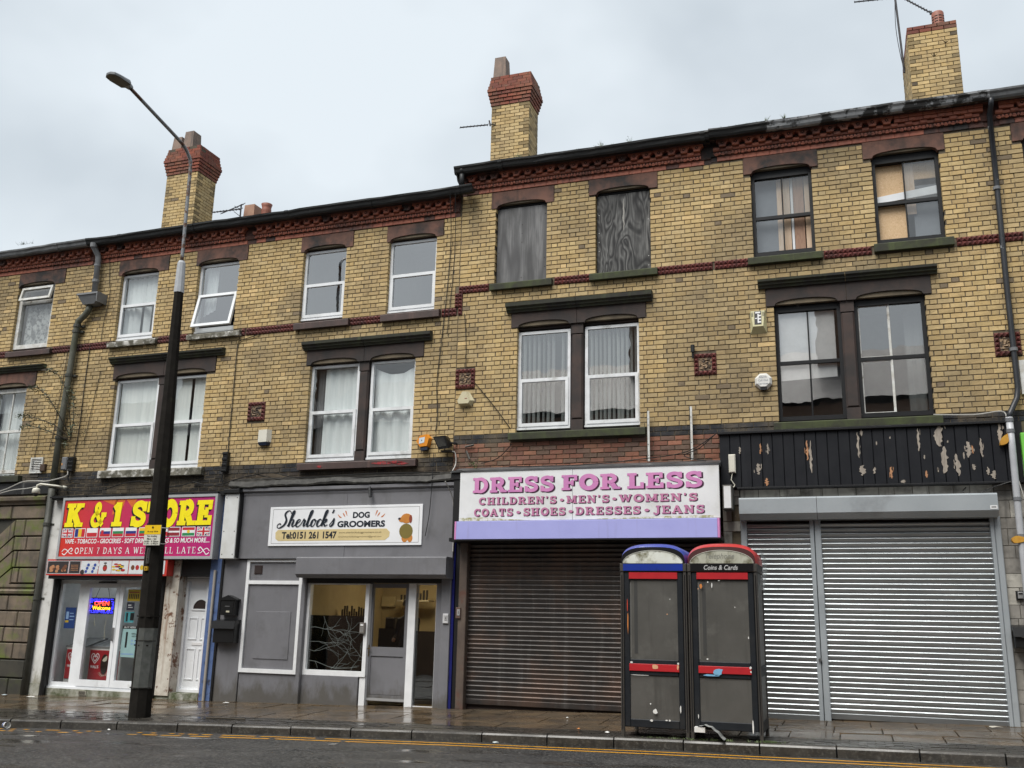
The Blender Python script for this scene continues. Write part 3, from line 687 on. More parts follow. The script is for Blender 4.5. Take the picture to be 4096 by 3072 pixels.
for k,(h,f,l,hd,s) in enumerate(PAIRW):
    xm=(f[1]+f[2])/2
    lintel(h,l[0],xm-.004,l[2],l[3],PM[k],f[0],f[1]-.02); lintel(h,xm+.004,l[1],l[2],l[3],PM[k],f[2]+.02,f[3])
    mb=MB(); pr=[(.0,hd[2]),(-.05,hd[2]),(-.06,hd[2]+.03),(-.09,hd[2]+.045),(-.095,hd[2]+.07),(-.13,hd[2]+.095),(-.135,hd[3]-.012),(-.10,hd[3]),(0,hd[3]+.01)]
    mb.extrude_x(pr,hd[0]+.01,xm-.004); mb.extrude_x(pr,xm+.004,hd[1]-.01); part('hood_mould',mb,HOOD,HOUSE[h])
    mb=MB(); c=.03; pl=lambda z0,z1,c:[(f[1],z0),(f[2],z0),(f[2],z1),(f[1],z1)]
    mb.box(f[1],f[2],.02,.2,s[3]+.002,s[3]+.2); mb.box(f[1],f[2],.02,.2,l[2]-.18,l[2]-.001)
    mb.add([(f[1],.05,s[3]+.2),(f[1]+c,.02,s[3]+.23),(f[2]-c,.02,s[3]+.23),(f[2],.05,s[3]+.2),(f[1],.05,l[2]-.18),(f[1]+c,.02,l[2]-.21),(f[2]-c,.02,l[2]-.21),(f[2],.05,l[2]-.18),(f[1],.2,s[3]+.2),(f[2],.2,s[3]+.2),(f[1],.2,l[2]-.18),(f[2],.2,l[2]-.18)],
      [(0,1,5,4),(1,2,6,5),(2,3,7,6),(8,0,4,10),(3,9,11,7),(0,3,2,1),(4,5,6,7)]); part('mullion',mb,SANDDK,HOUSE[h])
    for a,b in ((f[0],f[1]),(f[2],f[3])):
        mb=MB(); mb.box(a,b,.085,.2,f[5]-.01,l[2]+.11); part('arch_infill',mb,SANDDK if k<4 else BLKWD,HOUSE[h])
    o=sill(h,s,PSL[k],-.1)
    if h==2:
        b_=MB(); [b_.prism(catmull([(x,z+.03),(x-w2/2,z),(x,z-.03),(x+w2/2,z-.01)],3)[::-1],-.1065,-.1) for x,z,w2 in ((-1.3,4.165,.5),(-1.05,4.17,.35),(-.95,4.15,.3),(-2.6,4.15,.12))]; part('red_paint_smear',b_,pm('flaking_red_paint',(.30,.02,.025),(.08,.04,.035),22,.6,lo=.45,hi=.6),o,kind='stuff')
# rooms behind the glass
for k,(h,f,*r) in enumerate([(q[0],q[1]) for q in TOPW]+[(q[0],(q[1][0],q[1][3],q[1][4],q[1][5])) for q in PAIRW]):
    a,b,c,d=f[0]-.1,f[1]+.1,f[2]-.15,f[3]+.2; mb=MB(); y0,y1=.36,1.6
    mb.quad((a,y1,c),(b,y1,c),(b,y1,d),(a,y1,d)); mb.quad((a,y0,c),(a,y1,c),(a,y1,d),(a,y0,d)); mb.quad((b,y1,c),(b,y0,c),(b,y0,d),(b,y1,d)); mb.quad((a,y0,d),(a,y1,d),(b,y1,d),(b,y0,d)); mb.quad((a,y0,c),(b,y0,c),(b,y1,c),(a,y1,c))
    part('room',mb,ROOM,HOUSE[h])

# ------------------------------------------------------------------ windows
def pane(p,x0,x1,z0,z1,y,mat=None):
    mb=MB(); mb.quad((x0,y,z0),(x1,y,z0),(x1,y,z1),(x0,y,z1)); return part('pane',mb,mat or GLASS,p)
def upvc(h,x0,x1,z0,z1,zt,mat=UPVC,tilt=0,glass=None,low=.03):
    H=HOUSE[h]; mb=MB(); t=.05; y=.085
    mb.ring(x0,x1,z0,z1,t,y,y+.07,0,t+low); mb.box(x0+t,x1-t,y,y+.07,zt-.028,zt+.028)
    mb.box(x0-.005,x1+.005,y-.022,y,z0-.005,z0+.028)
    f=part('window',mb,mat,H); pane(f,x0+t,x1-t,zt+.028,z1-t,y+.03,glass)
    mb=MB(); a,b,c,d=x0+.028,x1-.028,z0+low+.022,zt+.034; r=.058
    yy=y-.018
    mb.ring(a,b,c,d,r,yy,yy+.05); mb2=MB(); mb2.quad((a+r,yy+.03,c+r),(b-r,yy+.03,c+r),(b-r,yy+.03,d-r),(a+r,yy+.03,d-r))
    if tilt:
        for m in (mb,mb2):
            m.v=[(x, yy+ (yyy-yy)*math.cos(tilt)-(d-z)*math.sin(tilt), d-(d-z)*math.cos(tilt)-(yyy-yy)*math.sin(tilt)) for x,yyy,z in m.v]
    part('sash',mb,mat,f); part('pane',mb2,glass or GLASS,f); return f
def curtain(f,x0,x1,z0,z1,y,mat=None,folds=8,amp=.018,sag=0,name='curtain',zb=None):
    n=folds*4; vs=[]; m=6
    for j in range(m+1):
        for i in range(n+1):
            t=i/n; z=z0+(z1-z0)*j/m
            if j==m and sag: z-=sag*math.sin(math.pi*t)
            if j==0 and zb: z+=zb(t)
            vs.append((x0+(x1-x0)*t,y+amp*math.sin(t*folds*2*math.pi+j*.25)*(1.15-.1*j),z))
    mb=MB(); mb.add(vs,[(j*(n+1)+i,j*(n+1)+i+1,(j+1)*(n+1)+i+1,(j+1)*(n+1)+i) for j in range(m) for i in range(n)])
    return part(name,mb,mat or CURT,f,smooth=True)
def vblind(f,x0,x1,z0,z1,y,n,ang,mat=None,miss=(),kind=None):
    w_=(x1-x0)/n; mb=MB()
    for i in range(n):
        if i in miss: continue
        a=RAD(ang+random.gauss(0,4)); cx=x0+w_*(i+.5); d=w_*.56; dx,dy=d*math.cos(a),d*math.sin(a); s=random.gauss(0,.006)
        mb.quad((cx-dx+s,y-dy,z0+random.uniform(0,.02)),(cx+dx+s,y+dy,z0),(cx+dx,y+dy,z1),(cx-dx,y-dy,z1))
    return part('vertical_blind',mb,mat or BLINDM,f)
# far left top: old white timber with a small top light hung open
h,f=0,TOPW[0][1]; mb=MB(); mb.ring(f[0],f[1],f[2],f[3],.09,.07,.15); mb.box(f[0]+.09,f[1]-.09,.075,.15,8.06,8.13); w1=part('window',mb,OLDWH,HOUSE[0]); pane(w1,f[0]+.09,f[1]-.09,f[2]+.09,8.06,.12,GLASSD)
mb=MB(); mb.ring(f[0]+.08,f[1]-.08,8.12,f[3]-.03,.05,.03,.08); m2=MB(); m2.quad((f[0]+.13,.06,8.17),(f[1]-.13,.06,8.17),(f[1]-.13,.06,f[3]-.08),(f[0]+.13,.06,f[3]-.08))
for m in (mb,m2): m.v=[(x,y-(f[3]-z)*.22,z) for x,y,z in m.v]
part('vent_light',mb,OLDWH,w1); part('pane',m2,GLASSD,w1)
LACE=pm('patterned_lace',(.5,.52,.52),(.16,.17,.18),9,.9,lo=.42,hi=.55,bmp=.1)
curtain(w1,f[0]+.13,f[1]-.1,f[2]+.05,8.05,.2,LACE,6)
q=TOPW[1][1]; w2=upvc(1,*q,7.75,low=.05); vblind(w2,q[0]+.05,q[1]-.05,7.78,q[3]-.05,.22,7,22,CURT); vblind(w2,q[0]+.05,q[1]-.05,q[2]+.1,7.78,.22,7,38,CURT,miss=(3,5))
q=TOPW[2][1]; w3=upvc(1,*q,7.78,tilt=RAD(13),low=.05,glass=GLASST); curtain(w3,q[0]+.06,q[0]+.34,7.4,q[3]-.05,.24,CURT,3,zb=lambda t:.12*t)
q=TOPW[3][1]; upvc(2,*q,7.745,glass=GLASST)
q=TOPW[4][1]; upvc(2,*q,7.745,glass=GLASST)
# plywood boards
for k,mm in ((5,PLYGR),(6,PLYDK)):
    h,f,l,s=TOPW[k]; mb=MB(); mb.cbox(f[0]+.012,f[1]-.012,.07,.088,f[2]-.02,f[3]-.03,.004); bd=part('window_board',mb,mm,HOUSE[3],'pale grey weathered plywood board' if k==5 else 'dark knotty plywood board')
    mb=MB()
    for i in range(8):
        x=random.choice((f[0]+.05,f[1]-.05,(f[0]+f[1])/2)); z=f[2]+.08+i*.17; mb.box(x-.006,x+.006,.066,.07,z-.006,z+.006)
    if k==6:
        split_=MB(); e=[(3.045+random.gauss(0,.004),8.16+.06*i) for i in range(11)]; ribbon_l=[(x-.012*math.sin(math.pi*(i+.5)/11)-.003*random.random(),z) for i,(x,z) in enumerate(e)]; ribbon_r=[(x+.014*math.sin(math.pi*(i+.5)/11)+.004*random.random(),z) for i,(x,z) in enumerate(e)]; split_.prism(ribbon_r+ribbon_l[::-1],.066,.072); part('split_veneer',split_,flat('bare_veneer',(.30,.29,.27),.8),bd)
    part('nail',mb,[OLDWH if k==6 else SHADEDK],bd,kind='stuff')
# black sashes of the top floor, boarded inside
def sash(h,x0,x1,z0,z1,zm,xm,glasses,trim=None,t=.055):
    mb=MB(); mb.ring(x0,x1,z0,z1,t,.09,.2,0,.07,.10); mb.box(x0+t,x1-t,.10,.17,zm-.03,zm+.025)
    f=part('window',mb,BLKWD,HOUSE[h]); mb=MB()
    mb.box(xm-.011,xm+.011,.115,.15,zm+.02,z1-.1); mb.box(xm-.011,xm+.011,.105,.14,z0+.07,zm-.03); part('glazing_bar',mb,trim or OLDWH,f)
    for (a,b,c,d,y),g in zip(((x0+t,xm-.014,zm+.025,z1-.1,.135),(xm+.014,x1-t,zm+.025,z1-.1,.135),(x0+t,xm-.014,z0+.07,zm-.03,.125),(xm+.014,x1-t,z0+.07,zm-.03,.125)),glasses):
        if g: pane(f,a,b,c,d,y,g)
    return f
q=TOPW[7][1]; w8=sash(4,*q,8.11,5.735,(GLASS,GLASSD,GLASS,None),BLKWD)
GB=flat('grey_backing_board',(.16,.175,.195),.8)
def board(f,x0,x1,z0,z1,y,mat,name='inner_board'):
    mb=MB(); mb.cbox(x0,x1,y,y+.02,z0,z1,.003); return part(name,mb,mat,f)
board(w8,q[0]+.05,q[0]+.42,q[2]+.05,q[3]-.08,.25,GB); board(w8,q[0]+.40,q[0]+.61,q[2]+.05,q[3]-.08,.23,PINE); board(w8,q[0]+.62,q[0]+.66,q[2]+.05,q[3]-.08,.24,UPVC); board(w8,q[0]+.665,q[0]+.83,q[2]+.05,q[3]-.08,.23,PINED); board(w8,q[0]+.845,q[1]-.04,q[2]+.05,q[3]-.08,.23,PINE)
q=TOPW[8][1]; w9=sash(4,*q,8.13,7.63,(None,GLASSD,None,GLASS),BLKWD)
board(w9,q[0]+.05,7.63,8.14,8.83,.20,OSB); board(w9,q[0]+.05,7.63,q[2]+.05,8.12,.19,OSB); board(w9,7.63,7.79,7.95,8.83,.22,PINE); board(w9,7.79,q[1]-.05,8.55,8.83,.24,OSB); board(w9,7.75,q[1]-.04,q[2]+.05,8.45,.26,GB)
mb=MB(); mb.add([(q[0]+.055,.165,8.17),(q[1]-.055,.165,8.24),(q[1]-.055,.165,8.38),(q[0]+.055,.165,8.28),(q[0]+.055,.185,8.17),(q[1]-.055,.185,8.24),(q[1]-.055,.185,8.38),(q[0]+.055,.185,8.28)],[(0,1,2,3),(4,7,6,5),(3,2,6,7),(0,4,5,1)]); part('white_batten',mb,UPVC,w9)
q=TOPW[9][1]; sash(5,*q,8.11,9.8,(GLASS,)*4)
# first floor pairs
k=PAIRW[0][1]; w0=sash(0,k[2],k[3],k[4],k[5],5.2,(k[2]+k[3])/2+.0,(GLASS,)*4); w0.data.materials[0]=OLDWH; curtain(w0,k[2],k[3],k[4],k[5],.3,CURT,7); sash(0,k[0],k[1],k[4],k[5],5.2,(k[0]+k[1])/2,(GLASS,)*4)
k=PAIRW[1][1]
for a,b,ms in ((k[0],k[1]-.02,()),(k[2]+.03,k[3],(4,))):
    w_=upvc(1,a,b,k[4],k[5],5.175,low=.05); vblind(w_,a+.05,b-.05,k[4]+.08,k[5]-.04,.2,9,8,None,ms)
k=PAIRW[2][1]
w_=upvc(2,k[0],k[1]-.02,k[4],k[5],5.19,UPVCS,low=.05); curtain(w_,k[0]+.24,k[1]-.05,k[4]+.05,k[5]-.05,.2,CURT,4,.02); curtain(w_,k[0]+.05,k[0]+.2,k[4]+.05,k[5]-.05,.26,ROOM,2)
w_=upvc(2,k[2]+.02,k[3],k[4],k[5],5.185,UPVCS,low=.05); curtain(w_,k[2]+.05,k[3]-.04,k[4]+.05,k[5]-.10,.2,CURT,3,.035,sag=.14)
k=PAIRW[3][1]
w_=upvc(3,k[0],k[1]-.03,k[4],6.44,5.545,UPVCS,glass=GLASSP); vblind(w_,k[0]+.05,k[1]-.06,k[4]+.08,6.4,.19,10,78,None,(7,))
w_=upvc(3,k[2]+.02,k[3],k[4],6.45,5.545,UPVCS,glass=GLASSP); vblind(w_,k[2]+.08,k[3]-.05,k[4]+.08,6.4,.19,11,68,None,())
k=PAIRW[4][1]
w_=sash(4,k[0],k[1],k[4],k[5],5.58,6.03,(GLASSP,)*4,BLKWD); mb=MB(); mb.quad((k[0]+.06,.165,5.3),(k[1]-.1,.165,5.33),(k[1]-.1,.165,6.43),(k[0]+.06,.165,6.43)); part('roller_blind',mb,flat('white_roller_blind',(.74,.73,.73),.8),w_)
w_=sash(4,k[2],k[3],k[4],k[5],5.565,7.245,(GLASSP,)*4,OLDWH); mb=MB(); mb.ring(k[2]+.057,7.235,5.59,6.43,.014,.128,.14); mb.ring(k[2]+.057,7.235,4.70,5.535,.014,.118,.13); part('putty_line',mb,OLDWH,w_)
curtain(w_,7.47,k[3]-.05,k[4],k[5]-.1,.4,flat('grey_curtain',(.2,.21,.21),.9),2)

# ------------------------------------------------------------------ chimney stacks
CY=pm('stack_mortar',(.09,.075,.05),(.06,.05,.035),5,.9,bmp=.3)
CLAYP=pm('sooty_clay_pot',(.22,.15,.115),(.14,.105,.085),5,.75,streak=(.06,.05,.045),bmp=.2)
REDP=pm('red_clay_pot',(.27,.09,.055),(.2,.07,.045),6,.6,bmp=.2)
def rotface(o,x,y,ang): pass
def chimney(h,x0,x1,y0,y1,zb,zy,zr,flare):
    H=HOUSE[h]; mb=MB(); mb.box(x0+.012,x1-.012,y0+.012,y1-.012,zb,zr-.01); C=part('chimney',mb,CY,H); C.name='chimney'
    bm={}; cnt=0; ch=.0822; col=brick_col
    cr=lambda: tone(.75,1.2,random.choice([(.20,.055,.034),(.16,.048,.034),(.235,.065,.038)]))
    rest=MB(); rc=[]
    z=zy
    rows=[]
    n=int((zy-zb)/ch)
    for k in range(n): rows.append((zy-(k+1)*ch,0,False,k))
    nr=round((zr-zy)/ch)
    for k in range(nr): rows.append((zy+k*ch, flare(k,nr), True,k))
    ms=brick_mesh(.2155,.0735,BRICK1,4,.05); mh=brick_mesh(.103,.0735,BRICK1,3,.05)
    for z,o,red,k in rows:
        a0,a1,b0,b1=x0-o,x1+o,y0-o,y1+o
        for face in range(4):
            ln=(a1-a0) if face in (0,2) else (b1-b0)
            u=0; first=(k+face)%2
            while u<ln-.02:
                wd=min(.1075 if first else .2255, ln-u); first=0
                if ln-u-wd<.05: wd=ln-u
                cu=u+wd/2; zc=z+ch/2
                if face==0: loc=(a0+cu,b0,zc); r=0
                elif face==1: loc=(a1,b0+cu,zc); r=math.pi/2
                elif face==2: loc=(a1-cu,b1,zc); r=math.pi
                else: loc=(a0,b1-cu,zc); r=-math.pi/2
                if red and nr>3 and k>=nr-2 and random.random()<(.22 if k==nr-1 else .05): u+=wd; continue
                c=cr() if red else brick_col(50,0)
                if not red and (u<.01 or u+wd>ln-.01) and random.random()<.55: c=tuple(v*.5 for v in c)
                seen = face==0 or (face==1 and loc[0]<6) or (face==3 and loc[0]>6)
                me=random.choice(ms if wd>.16 else mh); base=.2155 if wd>.16 else .103
                if seen and cnt<300:
                    inst('brick',me,C,loc,(random.gauss(0,.006),random.gauss(0,.006),r+random.gauss(0,.006)),((wd-.011)/base,1,1),c); cnt+=1
                else:
                    cs,sn=math.cos(r),math.sin(r); s=(wd-.011)/base
                    rest.add([(loc[0]+cs*v.co.x*s-sn*v.co.y,loc[1]+sn*v.co.x*s+cs*v.co.y,loc[2]+v.co.z) for v in me.vertices],[tuple(p.vertices) for p in me.polygons]); rc += [c]*len(me.vertices)
                u+=wd
        if red and o>.005:
            t=MB()
    o_=part('brick',rest,BRICKN,C,kind='stuff'); ca=o_.data.color_attributes.new('Col','FLOAT_COLOR','POINT'); ca.data.foreach_set('color',[v for c in rc for v in (*c,1)])
    mb=MB()
    for z,o,red,k in rows:
        if red: mb.box(x0-o+.012,x1+o-.012,y0-o+.012,y1+o-.012,z+.004,z+ch-.004)
    part('stack_core',mb,CY,C); return C
def sqpot(C,x0,x1,y0,y1,z0,z1,tap=.03,mat=None):
    mb=MB(); t=tap; b=[(x0,y0),(x1,y0),(x1,y1),(x0,y1)]; q=[(x0+t,y0+t),(x1-t,y0+t),(x1-t,y1-t),(x0+t,y1-t)]; i_=[(x0+t+.03,y0+t+.03),(x1-t-.03,y0+t+.03),(x1-t-.03,y1-t-.03),(x0+t+.03,y1-t-.03)]
    vs=[(x,y,z0) for x,y in b]+[(x,y,z1) for x,y in q]+[(x,y,z1) for x,y in i_]+[(x,y,z1-.25) for x,y in i_]
    mb.add(vs,[(i,(i+1)%4,(i+1)%4+4,i+4) for i in range(4)]+[(i+4,(i+1)%4+4,(i+1)%4+8,i+8) for i in range(4)]+[(i+8,(i+1)%4+8,(i+1)%4+12,i+12) for i in range(4)]+[(12,13,14,15)])
    return part('chimney_pot',mb,mat or CLAYP,C)
def flareA(k,n):
    return [.018,.036,.054,.072,.090,.075,.055,.04,.03][min(k,8)]
c1=chimney(1,-9.79,-8.82,3.2,3.95,9.9,12.53,13.27,flareA)
def crown(C,x0,x1,y0,y1,z):
    mb=MB(); n=8
    for j,(k,dz) in enumerate(((0,0),(.10,.07),(.2,.10))): mb.v += [(x0+k*(x1-x0)+random.gauss(0,.008) if i in (0,3) else x1-k*(x1-x0)+random.gauss(0,.008), y0+k*(y1-y0) if i<2 else y1-k*(y1-y0), z+dz+random.gauss(0,.008)) for i in range(4)]
    mb.f=[(i+4*j,(i+1)%4+4*j,(i+1)%4+4*j+4,i+4*j+4) for j in range(2) for i in range(4)]+[(8,9,10,11)]; mb.m=[0]*len(mb.f); part('flaunching',mb,pm('cracked_mortar_crown',(.2,.19,.17),(.12,.11,.10),9,.9,bmp=.5,bscale=25),C)
crown(c1,-9.80,-8.80,3.2,3.95,13.20); 
sqpot(c1,-9.47,-9.15,3.28,3.64,13.22,13.80); sqpot(c1,-9.88,-9.56,3.34,3.7,13.2,13.72)
c2=chimney(3,-.69,.22,3.2,3.85,10.2,12.93,13.66,flareA)
crown(c2,-.70,.24,3.2,3.85,13.58)
sqpot(c2,-.72,-.40,3.3,3.64,13.62,14.27)
c3=chimney(4,8.17,9.08,3.2,4.8,10.2,13.05,13.215,lambda k,n:.0)
crown(c3,8.2,9.05,3.23,4.77,13.19)
def lathe(prof,cx,cy,n=16):
    mb=MB(); vs=[(cx+r*math.cos(2*math.pi*j/n),cy+r*math.sin(2*math.pi*j/n),z) for r,z in prof for j in range(n)]
    mb.add(vs,[(i*n+j,i*n+(j+1)%n,(i+1)*n+(j+1)%n,(i+1)*n+j) for i in range(len(prof)-1) for j in range(n)]); return mb
part('chimney_pot',lathe([(.13,13.2),(.12,13.28),(.118,13.30),(.118,13.62),(.105,13.65),(.1,13.6)],8.80,3.55),REDP,c3,smooth=True)
sl_=MB()
for r in range(4):
    for a in range(-150,-20,38):
        an=RAD(a); cx,cy=8.80+.119*math.cos(an),3.55+.119*math.sin(an); tx,ty=-math.sin(an)*.03,math.cos(an)*.03; z=13.34+r*.06
        sl_.quad((cx-tx,cy-ty,z),(cx+tx,cy+ty,z),(cx+tx,cy+ty,z+.022),(cx-tx,cy-ty,z+.022))
part('pot_slot',sl_,SHADEDK,c3,kind='stuff')
part('chimney_pot',lathe([(.16,13.2),(.15,13.40),(.13,13.48),(.09,13.53),(.03,13.55)],8.42,4.0),BLACKG,c3,smooth=True)
# pots of the stack hidden behind the left eaves
mb=MB(); mb.box(-7.6,-6.6,3.3,4.2,9.5,10.95); c4=part('chimney',mb,CY,HOUSE[1])
sqpot(c4,-7.50,-7.17,3.45,3.85,10.95,11.52,.02,pm('orange_clay_pot',(.34,.2,.13),(.27,.14,.09),5,.7,bmp=.1)); part('chimney_pot',lathe([(.13,10.95),(.12,11.3),(.125,11.33),(.115,11.36),(.118,11.42),(.14,11.49),(.12,11.5)],-6.88,3.55),REDP,c4,smooth=True)
# ================================================================== LETTERING
def ribbon(mb, pts, wd, y, mi=0):
    n=len(pts); l=[]; r=[]
    for i,(x,z) in enumerate(pts):
        a=pts[max(i-1,0)]; b=pts[min(i+1,n-1)]; dx,dz=b[0]-a[0],b[1]-a[1]; d=math.hypot(dx,dz) or 1; ww=(wd[i] if isinstance(wd,list) else wd)/2
        if 0<i<n-1:
            d1=(x-a[0],z-a[1]); d2=(b[0]-x,b[1]-z); m1,m2=math.hypot(*d1) or 1,math.hypot(*d2) or 1; cs=(d1[0]*d2[0]+d1[1]*d2[1])/(m1*m2); ww=ww/max(.6,math.sqrt(max(.01,(1+cs)/2)))
        nx,nz=-dz/d*ww,dx/d*ww; l.append((x+nx,z+nz)); r.append((x-nx,z-nz))
    k=len(mb.v); mb.v += [(x,y,z) for x,z in l]+[(x,y,z) for x,z in r]
    for i in range(n-1): mb.f.append((k+n+i,k+n+i+1,k+i+1,k+i)); mb.m.append(mi)
R_=lambda a,b,c,d:('r',a,b,c,d)
S_=lambda w,*p:('s',w,list(p))
def stem(x,s=.22,top=True,bot=True,e=.1,sl=.14):
    o=[R_(x,x+s,0,1)]
    if top: o.append(R_(x-e,x+s+e,1-sl,1))
    if bot: o.append(R_(x-e,x+s+e,0,sl))
    return o
GL={
'D':(.88,stem(.1)+[S_(.17,(.3,.92),(.4,.92)),('s',.2,arc(.40,.5,.36,.42,90,-90,14)),S_(.17,(.4,.08),(.3,.08))]),
'R':(.94,stem(.1)+[S_(.16,(.3,.92),(.46,.92)),('s',.2,arc(.46,.70,.24,.22,90,-90,12)),S_(.15,(.46,.48),(.3,.48)),S_(.22,(.46,.48),(.62,.28),(.74,.05)),R_(.6,.96,0,.14)]),
'E':(.82,stem(.1,e=.1)+[R_(.3,.76,.86,1),R_(.3,.8,0,.14),R_(.3,.54,.43,.57),R_(.64,.76,.66,1),R_(.67,.8,0,.34),R_(.48,.58,.34,.66)]),
'F':(.78,stem(.1)+[R_(.3,.76,.86,1),R_(.3,.54,.42,.56),R_(.64,.76,.64,1),R_(.48,.58,.32,.66)]),
'L':(.78,stem(.1)+[R_(.3,.76,0,.14),R_(.63,.76,0,.38)]),
'S':(.78,[('s',.19,catmull([(.66,.74),(.58,.86),(.40,.92),(.2,.86),(.13,.73),(.2,.60),(.40,.51),(.60,.42),(.67,.28),(.6,.14),(.40,.08),(.2,.13),(.1,.26)],4)),R_(.61,.73,.64,1),R_(.04,.16,0,.36)]),
'O':(.94,[('s',.24,arc(.46,.5,.35,.41,0,360,28))]),
'C':(.86,[('s',.22,arc(.46,.5,.34,.41,48,318,22)),R_(.66,.78,.62,1)]),
'H':(.98,stem(.1)+stem(.62)+[R_(.3,.64,.42,.57)]),
'I':(.44,stem(.1)),
'N':(1.0,stem(.1,.16)+stem(.70,.16,bot=False)+[S_(.22,(.16,.98),(.80,.04))]),
'M':(1.14,stem(.08,.16)+stem(.82,.2)+[S_(.2,(.16,.98),(.55,.12)),S_(.16,(.55,.12),(.92,.98))]),
'W':(1.2,[S_(.2,(.14,.98),(.36,.06)),S_(.15,(.36,.06),(.60,.9)),S_(.2,(.60,.9),(.82,.06)),S_(.15,(.82,.06),(1.06,.98)),R_(-.02,.32,.86,1),R_(.44,.72,.86,1),R_(.9,1.18,.86,1)]),
'A':(1.0,[S_(.15,(.14,.06),(.46,.98)),S_(.23,(.46,.98),(.82,.06)),R_(.26,.68,.28,.42),R_(-.02,.34,0,.14),R_(.6,1.0,0,.14)]),
'P':(.86,stem(.1)+[S_(.16,(.3,.92),(.46,.92)),('s',.2,arc(.46,.69,.26,.23,90,-90,12)),S_(.15,(.46,.46),(.3,.46))]),
'Y':(.94,stem(.36,.2,top=False)[:0]+[R_(.36,.56,0,.5),R_(.24,.68,0,.14),S_(.2,(.14,.95),(.46,.44)),S_(.16,(.46,.44),(.80,.95)),R_(.0,.32,.86,1),R_(.62,.94,.86,1)]),
'7':(.7,[R_(.06,.64,.86,1),R_(.06,.18,.68,1),S_(.18,(.56,.92),(.36,.5),(.28,.02))]),
'T':(.86,stem(.31,top=False)+[R_(.04,.80,.86,1),R_(.02,.14,.6,1),R_(.70,.82,.6,1)]),
'J':(.7,stem(.38,bot=False)+[('s',.2,catmull([(.49,.3),(.47,.1),(.32,-.06),(.14,-.04)],4)),R_(.02,.2,-.1,.16)]),
'K':(.96,stem(.1)+[S_(.17,(.32,.42),(.74,.92)),S_(.23,(.42,.58),(.78,.06)),R_(.56,.92,.86,1),R_(.58,.98,0,.14)]),
'1':(.6,stem(.2,.24,top=False,e=.14)+[S_(.16,(.06,.74),(.28,.92))]),
'&':(.98,[('s',.15,catmull([(.92,.52),(.8,.3),(.62,.12),(.4,.06),(.2,.12),(.12,.3),(.22,.46),(.46,.6),(.56,.76),(.48,.92),(.34,.9),(.28,.76),(.4,.54),(.62,.28),(.88,.05)],5)),R_(.76,1.02,.44,.55)]),
"'":(.3,[S_(.16,(.15,1.02),(.1,.72))]),
'•':(.6,[('d',.3,.46,.18)]),
' ':(.42,[])}
def glyphs(mb, body, x0,x1,z0,z1,y,mi=0,gap=.1,shear=0,bold=0):
    tot=sum(GL[c][0] for c in body)+gap*(len(body)-1); sx=(x1-x0)/tot; sz=z1-z0; x=0; k=0
    for c in body:
        wd,st=GL[c]
        for s in st:
            k+=1; yy=y-.00025*(k%7)
            f=lambda p:(x0+(x+p[0])*sx+shear*p[1]*sz, z0+p[1]*sz)
            t=MB()
            if s[0]=='r': a,b,c_,d=s[1]-.12*bold,s[2]+.12*bold,max(0,s[3]-.1*bold),min(1,s[4]+.1*bold); q=[(a,c_),(b,c_),(b,d),(a,d)]; t.add([(p[0],0,p[1]) for p in q],[(0,1,2,3)])
            elif s[0]=='d': q=[(s[1]+s[3]*math.cos(RAD(i*20)),s[2]+s[3]*math.sin(RAD(i*20))) for i in range(18)]; t.add([(p[0],0,p[1]) for p in q],[tuple(range(18))])
            else: ribbon(t,s[2],s[1]*(1+bold),0)
            mb.add([(f((v[0],v[2]))[0],yy,f((v[0],v[2]))[1]) for v in t.v],t.f,mi)
        x+=wd+gap
DG=None
def bfont(mb, body, x0,x1,z0,z1,y,mi=0,bold=0,shear=0,fit=True,align='L'):
    cu=bpy.data.curves.new('lettering','FONT'); cu.body=body; cu.size=1; cu.offset=bold; cu.shear=shear; cu.resolution_u=3
    o=bpy.data.objects.new('lettering',cu); COL.objects.link(o); me=bpy.data.meshes.new_from_object(o.evaluated_get(bpy.context.evaluated_depsgraph_get()))
    V=[v.co.copy() for v in me.vertices]; F=[tuple(p.vertices) for p in me.polygons]
    bpy.data.objects.remove(o); bpy.data.curves.remove(cu); bpy.data.meshes.remove(me)
    if not V: return
    a,b=min(v.x for v in V),max(v.x for v in V); c,d=min(v.y for v in V),max(v.y for v in V); sz=(z1-z0)/(d-c); sx=(x1-x0)/(b-a) if fit else sz
    mb.add([(x0+(v.x-a)*sx,y,z0+(v.y-c)*sz) for v in V],F,mi)
def letters(parent, fn, mats, name='lettering', label=None):
    mb=MB(); fn(mb); return part(name,mb,mats,parent,label)

# ================================================================== GROUND FLOOR, far left: ashlar
STONE=pm('soot_mossed_ashlar',(.17,.13,.092),(.075,.062,.047),3,.7,dirt=(.10,.125,.022),dirt_scale=1.9,dlo=.50,dhi=.66,streak=(.03,.027,.022),bmp=.3,bscale=25)
STONED=pm('dark_ashlar_base',(.042,.038,.028),(.025,.024,.018),4,.7,dirt=(.05,.06,.016),dirt_scale=1.5,dlo=.55,dhi=.75,bmp=.3)
H=HOUSE[0]; mb=MB(); mb.box(HB[0],-8.93,.02,.4,-.4,3.72); ash=part('stone_front',mb,STONED,H)
def stone(poly,y=-.04,m=STONE):
    b=MB(); n=len(poly); cx=sum(p[0] for p in poly)/n; cz=sum(p[1] for p in poly)/n
    f=[(cx+(x-cx)-math.copysign(.014,x-cx),y,cz+(z-cz)-math.copysign(.014,z-cz)) for x,z in poly]
    k=[(x,y+.02,z) for x,z in poly]; e=[(x,.03,z) for x,z in poly]
    b.add(f+k+e,[tuple(range(n))]+[(i+n,(i+1)%n+n,(i+1)%n,i) for i in range(n)]+[(i+2*n,(i+1)%n+2*n,(i+1)%n+n,i+n) for i in range(n)]); part('stone_block',b,m,ash)
XR=-8.97
